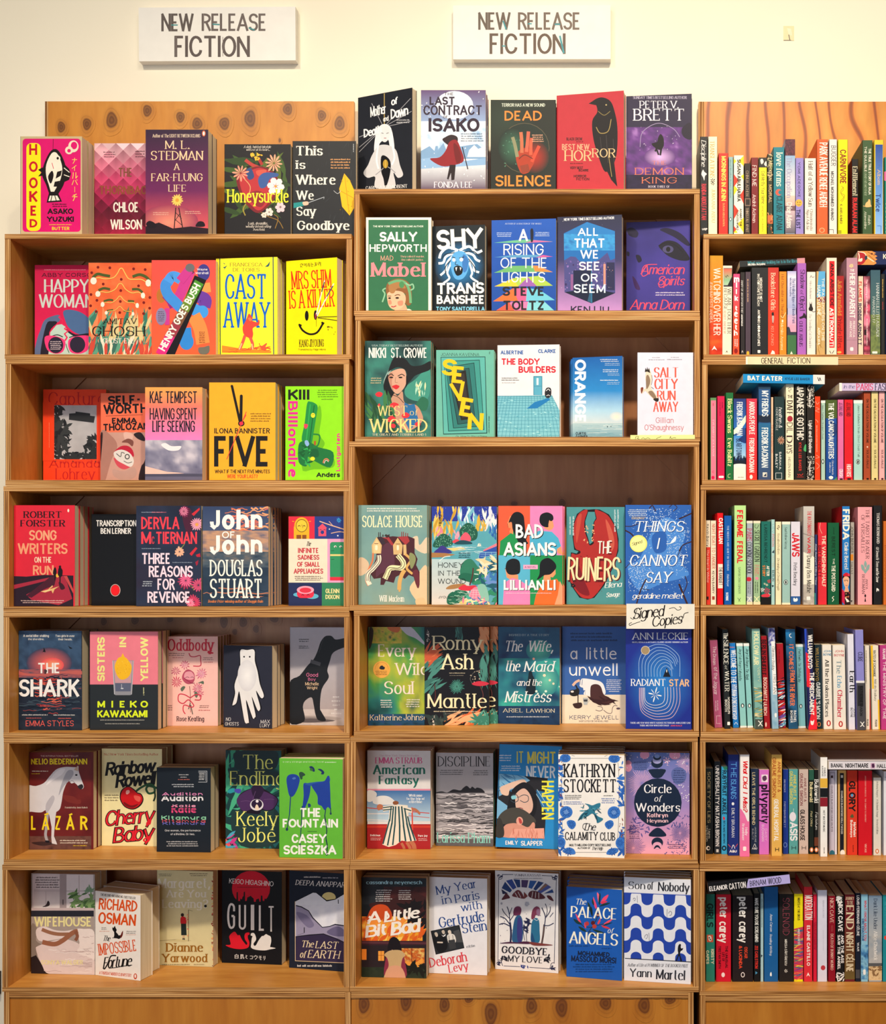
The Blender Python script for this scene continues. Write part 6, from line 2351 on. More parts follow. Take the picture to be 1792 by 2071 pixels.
m f0c8c8 2 722 1018 820 1050
# 905 1480 160 165 1098 1108 n=3 t=.02 side=2a7a70 bab6ba | grey paperback with an island above a rippled sea
t t 2a262a 924 197 1452 299|DISCIPLINE
m 2a262a 3 935 328 1195 388
m 2a262a 3 1278 332 1432 392
b 2a282c 905 565 960 550 1020 560 1080 530 1150 540 1180 515 1215 494 1250 520 1270 502 1300 522 1320 512 1370 528 1378 575 1100 575
k 7a767c,a8a4aa,5a565c 5 905 566 1480 1115 3
w ece8ec,3a383c,4a484c,d0ccd2 110 11 905 575 1480 1020
k 5a585c,6a686c 3 905 1030 1480 1115
t t 8ad8cc 916 963 1195 1066|Larissa
t t 8ad8cc 1228 966 1450 1070|Pham
@M5 Y
# -290 340 92 102 1100 1135 n=1 t=.02 roll=2.3 2a8ed4 | sky blue paperback tilted sideways with a painted couple
m e8f0f8 3 -250 175 -130 250
m e8f0f8 3 -245 285 -20 350
t b e8dc5c -74 147 -4 263|IT
t b e8dc5c 33 150 323 271|MIGHT
t b e8f0f8 20 293 313 417|NEVER
p 2a2a30 -252 370 238 418 206 1028 -284 1010
p 7ab4dc -250 372 0 395 60 440 -100 520 -252 600
f 2a70a8 24 8 9 -250 380 0 600 40
p 2a70a8 120 540 240 560 220 760 180 720
l a8d0e8 6 100 540 200 700
l a8d0e8 6 130 530 215 660
p 7ab4dc -270 620 -160 700 -200 860 -275 820
b e8c4b0 -235 560 -240 510 -180 480 -100 450 0 430 30 500 -60 510 -140 530 -160 590 -210 585
b 1f1f24 -170 760 -130 560 -60 480 20 460 110 540 130 660 110 780 40 840 -60 800
b e0b8a8 -90 620 -70 560 0 520 60 580 90 680 70 760 0 790 -70 760
s 3a4a58 7 -135 610 -110 580 -70 590 -60 640 -100 660 -135 640
s 3a4a58 7 -40 600 0 585 40 600 40 645 0 660 -40 640
b 8ad0e0 -128 600 -90 590 -75 620 -120 630
l 3a4a58 6 -70 610 -40 605
s a04a50 7 -70 720 -40 715 -10 725
b 4a4844 -270 870 -240 780 -150 720 -40 720 60 780 120 850 60 910 -60 880 -160 880
b d89a88 -210 1010 -200 900 -120 870 -40 880 40 910 90 860 110 900 60 1000
b 3a3836 -270 840 -230 830 -200 950 -215 1010 -282 1000
o e8a898 -45 848 34 42
b b84a48 -55 820 -30 830 -20 870 -45 870
p e8a898 -150 1015 -110 930 200 920 205 1025
f c87868 30 5 7 -120 940 200 1020 85
v b f0ec48 178 443 302 832|HAPPEN
t b f4f4f8 -188 1046 -62 1086|EMILY
t b f4f4f8 -32 1048 184 1096|SLAPPER
# 343 1010 180 185 1205 1225 n=4 t=.03 f2f0ee | white paperback framed with blue flowers and a bird
l 5a5a58 4 470 218 850 218
s 5a5a58 4 395 260 380 400 380 700 385 900 390 1000
s 5a5a58 4 945 260 955 400 955 700 950 900 940 1050
l 5a5a58 4 510 1165 830 1165
s 5a5048 3 480 185 510 195
s 5a5048 3 810 200 840 185
f 3a78d0,2a60b8 20 26 1.6 345 240 385 700
f 3a78d0,2a60b8 20 26 1.6 955 240 1005 700
f 3a78d0,2a60b8 16 26 1.6 345 820 390 1180
f 3a78d0,2a60b8 16 26 1.6 960 820 1008 1180
f 8a4a3a 14 9 2 350 200 395 1100
f 8a4a3a 14 9 2 950 200 1000 1100
o 3a78d0 415 215 55 42
n 1f4ea0 415 215 48 12
o 3a78d0 908 220 58 42
n 1f4ea0 908 220 50 12
o 3a78d0 425 758 64 60
n 1f4ea0 425 758 56 14
n 8ab4f0 425 758 30 8
o 3a78d0 906 762 64 62
n 1f4ea0 906 762 56 14
n 8ab4f0 906 762 30 8
b 3a78d0 430 860 460 838 510 850 522 890 490 930 450 910
n 1f4ea0 478 882 42 10
b 3a78d0 815 870 860 840 895 850 900 890 860 930 825 910
n 1f4ea0 858 882 42 10
o 3a78d0 372 1062 46 52
n 1f4ea0 372 1062 40 12
o 3a78d0 968 1068 46 56
n 1f4ea0 968 1068 44 12
b 3a78d0 385 1150 440 1115 500 1130 516 1180 440 1180
n 1f4ea0 445 1155 46 9
b 3a78d0 830 1180 860 1130 930 1120 950 1150 900 1185
n 1f4ea0 890 1155 46 9
t S 17151a 400 273 918 406|KATHRYN
t S 17151a 398 427 930 558|STOCKETT
m 3a3a3a 3 400 582 585 632
m 5a7ac0 2 395 645 598 684
m 3a3a3a 1 800 584 902 600
m 5a7ac0 3 780 612 925 672
b 2f7a98 545 845 570 790 620 745 655 720 640 690 612 672 650 678 690 690 735 672 768 668 765 705 735 730 712 755 745 800 798 828 740 868 725 820 690 772 640 800 590 815
p 1a4a60 540 842 600 770 650 760 620 800 575 830
p 1a4a60 700 770 735 800 745 862 720 820
f 17404f,4a98b0 16 9 3 570 700 760 830
t c 23232a 592 872 728 942|The
s 23232a 5 640 870 600 880 595 920 640 940 660 890
t S 17151a 413 958 744 1038|CALAMITY
t S 17151a 766 962 920 1044|CLUB
t b 2a2a28 456 1077 876 1100|MULTI-MILLION-COPY BESTSELLING
t b 2a2a28 540 1110 668 1128|AUTHOR OF
t c 2a2a28 682 1106 796 1138|The Help
# 1018 1672 158 160 1175 1190 n=1 t=.026 a888c4 | lilac paperback with a big navy disc and moon phases
g 5a72b8 a088c8 1010 150 1680 700
g a088c8 f0a8c0 1010 700 1680 1200
o e098bc 1215 182 48 42
o e098bc 1518 185 56 44
o e098bc 1050 295 38 58
n e8b4d4 1190 470 160 44 .35
n e8b4d4 1640 270 120 40 .35
n e8b4d4 1440 240 40 6
n 4a5298 1570 970 110 44 .5
n 5a5298 1100 1120 130 44 .4
f f4f0f8,e8c8e0 60 7 1 1020 165 1660 330
f 4a5298 60 8 1 1420 1030 1665 1185
f f4f0f8 26 7 1 1540 480 1660 660
f 4a5298 30 10 2 1400 780 1670 930
f 5a5298 30 12 2 1030 820 1270 1000
b 5a68a8 1090 260 1230 240 1260 290 1200 340 1100 320
b 5a68a8 1490 340 1560 305 1630 350 1620 440 1540 480 1490 420
m 1f2a58 5 1105 250 1240 335
m 1f2a58 6 1500 330 1620 465
m 4a2a58 7 1055 885 1165 1030
m 4a2a58 3 1450 1075 1630 1130
o 14243e 1347 662 240 244
o 14243e 1340 262 60 52
o a0a0d4 1340 238 46 34
o 14243e 1340 208 38 28
o 7a90cc 1340 196 28 20
b 14243e 1262 330 1420 328 1405 380 1370 412 1310 412 1275 375
b 14243e 1262 1000 1290 945 1345 915 1395 940 1428 1000
o 14243e 1342 1065 58 52
o e0a8c8 1342 1095 46 36
b 14243e 1308 1130 1320 1100 1342 1090 1362 1100 1376 1130 1342 1112
t f f4f4fa 1208 480 1487 566|Circle
t i f4f4fa 1315 590 1386 652|of
t f f4f4fa 1126 668 1571 753|Wonders
t D ecc0cc 1239 768 1450 810|Kathryn
t D ecc0cc 1239 827 1452 863|Heyman
@M6 Z
# 158 808 150 150 1150 1165 n=2 t=.022 1a1f24 | paperback with a woman facing a burning house
k 14181e,2a2e34 2 150 140 815 420
k 23181a,4a2020,1a1c22 3 380 240 815 560
b 3a1c1c 230 420 420 380 640 300 790 340 805 420 700 520 400 540
k 5a1f18,c8501f,f0a030,f8d868 4 160 540 770 800
b c84a1c 240 480 320 420 420 440 460 560 300 640 200 640
b f0903a 200 600 300 560 420 600 600 560 660 640 400 720 220 700
b e0701f 620 640 740 600 760 740 640 760
f f8d060,f0a030,e06020 60 40 1.6 170 620 770 790 -60
f 1a1416 20 40 2 560 400 800 620
r 3a2028 150 785 815 830
p 5a3038 150 790 420 795 808 800 808 820 150 812
r 2a2024 150 830 815 1060
r f08a30 158 868 206 976
r f0a040 324 888 384 986
l 8a3a18 4 354 888 354 986
l 8a3a18 4 324 930 384 930
k f0a040,b8481c,f8d878 4 555 860 790 1010
b f0a040 600 990 700 1000 770 960 760 1040 680 1055 620 1030
l 6a2a18 6 662 862 662 1000
k 1f2a20,2f3a2a 3 150 1050 815 1170
f 1a1c16 20 30 2 600 1030 800 1100
b 8a3048 395 1160 400 960 420 900 560 900 590 980 600 1160
b e8b898 470 860 520 870 520 900 465 895
b 1a1418 418 880 430 800 455 755 490 746 530 775 550 830 558 885 500 888 450 870
b c8a878 386 925 440 884 545 880 598 930 570 960 555 1040 575 1100 590 1170 390 1170 410 1090 430 1030 415 960
b d8a080 400 1170 430 1050 550 1045 590 1170
t D a8d4e0 203 178 468 214|cassandra
t D a8d4e0 490 178 766 214|neyenesch
m d8d0d0 6 295 264 462 394
m d8d0d0 5 525 268 662 374
t B f4ece4 215 486 358 606 -8|A
t B f4ece4 385 464 748 574 -8|Little
t B f4ece4 196 618 420 738 -8|Bit
t B f4ece4 452 578 752 712 -8|Bad
s f4ece4 22 220 590 250 560 230 540
s f4ece4 20 395 570 430 540 410 500
s f4ece4 22 455 705 490 680 465 650
# 836 1420 150 150 1110 1135 n=2 t=.024 e8e8f0 | white paperback with slanted blue lettering and a black and white photo
t s 2a4c90 905 222 1055 310 -10|My
t s 2a4c90 1090 185 1312 268 -10|Year
t s 2a4c90 965 330 1060 410 -10|in
t s 2a4c90 1095 300 1342 385 -10|Paris
t s 2a4c90 1155 395 1366 475 -9|with
t s 2a4c90 930 515 1392 622 -9|Gertrude
t s 2a4c90 1165 595 1415 695 -8|Stein
p 15171b 852 686 1142 624 1192 858 903 924
p 2a2e34 862 692 1136 632 1184 852 910 914
p 4a4c50 1080 690 1140 670 1180 800 1110 800
b 17181c 880 760 940 720 1000 740 1020 860 930 900
b c4b8ac 890 710 905 698 920 708 925 735 908 745
b c4b8ac 962 690 978 676 992 686 995 710 978 718
b d8ccc0 1025 690 1042 676 1058 688 1060 715 1040 722
b e4e0dc 1018 735 1050 715 1090 725 1108 780 1090 820 1060 830 1030 800
p 3a3c40 1030 780 1095 770 1110 860 1045 875
l 3a3c40 5 1035 730 1042 790
l 3a3c40 5 1075 725 1080 785
l d8ccc0 14 918 800 975 802
p e8e8ec 960 725 978 735 1005 715 1000 735 980 745
t i 3a3a48 1212 826 1298 850 -8|a fiction
t s d8404c 834 925 1216 1022 -10|Deborah
t s d8404c 1030 1008 1232 1090 -10|Levy
@M6 a
# -292 345 95 92 1070 1115 n=3 t=.02 e6e6ea | white paperback framed in navy with two women, trees and sun rays
l 23284e 6 -255 150 -263 992
l 23284e 6 325 168 304 1015
l 23284e 6 -222 118 -108 118
l 23284e 6 180 128 282 132
l 23284e 6 -205 1038 -40 1046
l 23284e 6 55 1052 262 1068
s 23284e 6 -255 165 -225 160 -215 118
s 23284e 6 325 172 290 165 282 132
s 23284e 6 -262 980 -235 985 -215 1038
s 23284e 6 304 1005 275 1015 262 1068
f 23284e 8 10 1.6 -265 110 -220 150
f 23284e 8 10 1.6 295 125 335 160
f 23284e 8 10 1.6 -270 1000 -230 1035
f 23284e 8 10 1.6 275 1030 310 1075
f 2f3f8a 8 12 1.4 -25 1030 45 1060
t s 23284e -98 113 168 136|YUMNA KASSAB
m 4a4e68 1 -120 150 200 164
p 23407a -225 255 -190 190 -120 275 -140 300
p 2f4a96 -180 180 -120 165 -75 250 -110 270
p 23407a -105 165 -40 170 -35 245 -65 248
p 4a3a6a -25 172 45 175 30 250 -25 245
p 2a5aa4 60 178 130 182 80 262 45 250
p 23407a 145 185 200 200 120 280 95 265
p 4a5aa4 215 205 275 245 165 310 135 290
p 8a6a5a 215 210 240 225 170 280 150 275
p 2a4a8a 285 265 300 300 200 310
p 23284e -228 265 -215 315 -160 308
b 5a2a34 -225 372 -200 330 -178 305 -140 350 -170 362
b 6a3038 -120 330 -70 275 -30 290 0 345 0 362 -60 350
p 7a3a3a 0 290 40 335 10 360 0 360
b 5a2a34 50 300 90 280 160 300 215 355 120 365 50 340
l e6e6ea 5 -90 300 -60 350
l e6e6ea 5 -60 290 -30 350
l e6e6ea 5 90 290 80 350
l e6e6ea 5 120 295 115 355
l e6e6ea 5 150 300 150 358
b 5a2a34 230 330 270 335 298 385 250 365
n 8a90a8 30 415 30 12
n 4a5078 -225 410 14 6
f 3a3e60 30 5 1 -240 410 300 800
s 23284e 18 -135 800 -130 700 -140 600
s 23284e 9 -140 620 -190 560 -240 540
s 23284e 8 -140 600 -150 500 -170 440
s 23284e 7 -145 560 -200 500 -220 460
s 23284e 7 -140 580 -100 520 -85 470
s 23284e 6 -150 530 -120 450
s 23284e 9 -135 640 -200 610 -250 620
s 5a4a4a 18 180 810 195 720 205 620
s 3a3e5a 9 205 640 215 540 180 450
s 3a3e5a 8 212 560 260 490 265 440
s 3a3e5a 8 205 630 250 630 300 605
s 3a3e5a 6 215 560 235 480 215 410
s 3a3e5a 6 260 545 295 500
b 6a2f52 -105 520 -98 460 -70 438 -35 445 -25 480 -40 525 -70 530
b 2a5a8a -115 790 -110 660 -90 560 -55 525 -25 545 -10 620 -20 790
b 3a3a80 -60 560 -30 560 -15 640 -25 790 -60 790 -70 680
b 7a3854 75 560 85 480 115 442 150 445 165 480 158 530 120 525 105 560
b 8a6a8a 130 470 160 470 160 530 130 520
b 2a6e96 75 795 72 690 80 600 110 555 150 575 158 680 155 795
b 1f4a7a 75 795 80 700 110 780 110 795
s e6e6ea 4 100 560 130 580 150 560
f 23284e 16 14 2 0 560 60 690
s 23284e 5 30 790 25 700 40 600
s 23284e 5 10 780 -5 700 0 640
b 4a2040 -245 810 -150 795 -60 800 0 790 60 795 60 815 -100 810
b 7a3a38 55 795 180 810 290 825 230 832 100 830
t S 1a1c2a -225 848 266 918 3|GOODBYE,
t f 1a1c2a -160 938 190 1000 3|MY LOVE
f 1a1c2a 14 14 1.2 -228 935 -170 985
f 1a1c2a 14 14 1.2 205 950 262 1000
# 427 985 238 272 1145 1190 n=4 t=.026 1a5ab8 | cobalt blue paperback with a red-leaved olive branch
s 2a3428 7 625 730 690 640 740 540 730 440
s 2a3428 6 690 640 780 620 860 600
s 2a3428 6 690 650 600 640 560 580
b e84a7c 698 345 708 360 735 440 720 460 700 400
b f06a8c 735 300 760 330 755 400 745 380
b f04a74 850 320 830 370 790 405 775 395 800 350
b d83a5c 770 395 810 385 840 390 790 415
b 17383e 760 305 772 330 765 420 750 400
b 1f3a34 690 360 705 400 705 430 685 400
b 17383e 870 402 830 425 760 440 800 410
b 1f3a34 640 395 668 430 680 500 655 470
b 17282a 675 440 690 480 690 540 670 500
b f0506c 518 512 545 540 575 600 550 590
b 17383e 497 565 540 580 585 620 530 610
b 1f3a34 548 640 600 660 630 695 580 680
b e0485c 610 600 625 620 625 660 608 640
b f0506c 890 570 850 580 800 620 850 605
b 17383e 890 600 850 620 780 640 830 610
b e0485c 768 560 770 590 748 620 742 600
b d83a4c 780 630 830 640 870 665 810 655
b 1f3a34 690 670 750 680 810 705 740 700
b 17282a 660 690 720 715 760 750 690 725
o b83a40 635 612 20 22
o 5a1a20 695 605 20 22
o b84038 710 640 22 22
o 6a1a20 745 525 16 16
t i f4f4ec 522 362 630 420 3|The
t f f4f4e8 470 446 937 558 3|PALACE
t i f4f4ec 845 655 902 708 3|of
t f f4f4e8 455 702 947 822 3|ANGELS
m 14407e 1 450 820 660 850
m 14407e 1 780 850 890 872
t x 14203c 542 893 864 940 3|MOHAMMED
t x 14203c 475 942 930 1002 3|MASSOUD MORSI
m 12386e 4 490 1010 912 1105
# 1012 1684 140 172 1185 1225 n=3 t=.022 e2e6f2 | white paperback with wavy navy bands and a tiny walking reader
p 2444ac 1015 298 1700 325 1700 332 1015 305
Y 2444ac 1000 1700 1128 167 224 52 15 122 .032
Y 2444ac 1000 1700 1128 410 224 52 15 122 .032
Y 2444ac 1000 1700 1128 653 224 52 15 122 .032
Y 2444ac 1000 1700 1128 896 224 52 15 122 .032
p e2e6f2 1000 100 1710 130 1710 326 1000 298
p e2e6f2 1000 962 1710 1000 1710 1300 1000 1300
p 2444ac 1015 298 1700 326 1700 333 1015 305
p 1a1c2a 1015 958 1700 995 1700 1004 1015 966
s 4a4a68 4 1100 370 1105 355 1120 358 1118 378 1105 380
l 4a4a68 4 1140 330 1142 400
s 4a4a68 4 1455 510 1470 488 1488 500 1482 525 1465 530
l 4a4a68 4 1442 465 1440 545
s 4a4a68 4 1215 755 1222 730 1242 722 1240 755 1225 765
l 4a4a68 4 1258 705 1262 785
b 15161d 1552 840 1565 818 1580 822 1578 848 1585 862 1602 858 1595 878 1578 890 1572 920 1590 985 1575 988 1562 935 1540 985 1530 980 1552 920 1548 880
t d 2a2c36 1050 190 1222 264 2|Son
t d 2a2c36 1242 190 1305 270 2|of
t d 2a2c36 1350 198 1668 288 2|Nobody
t i 5a5a64 1045 1016 1652 1048 1|Author of Life of Pi WINNER OF THE BOOKER PRIZE
t d 2a2c36 1062 1066 1288 1150 2|Yann
t d 2a2c36 1330 1078 1626 1176 2|Martel
'''
for data in (FACES_1, FACES_2, FACES_3): face_books(data)
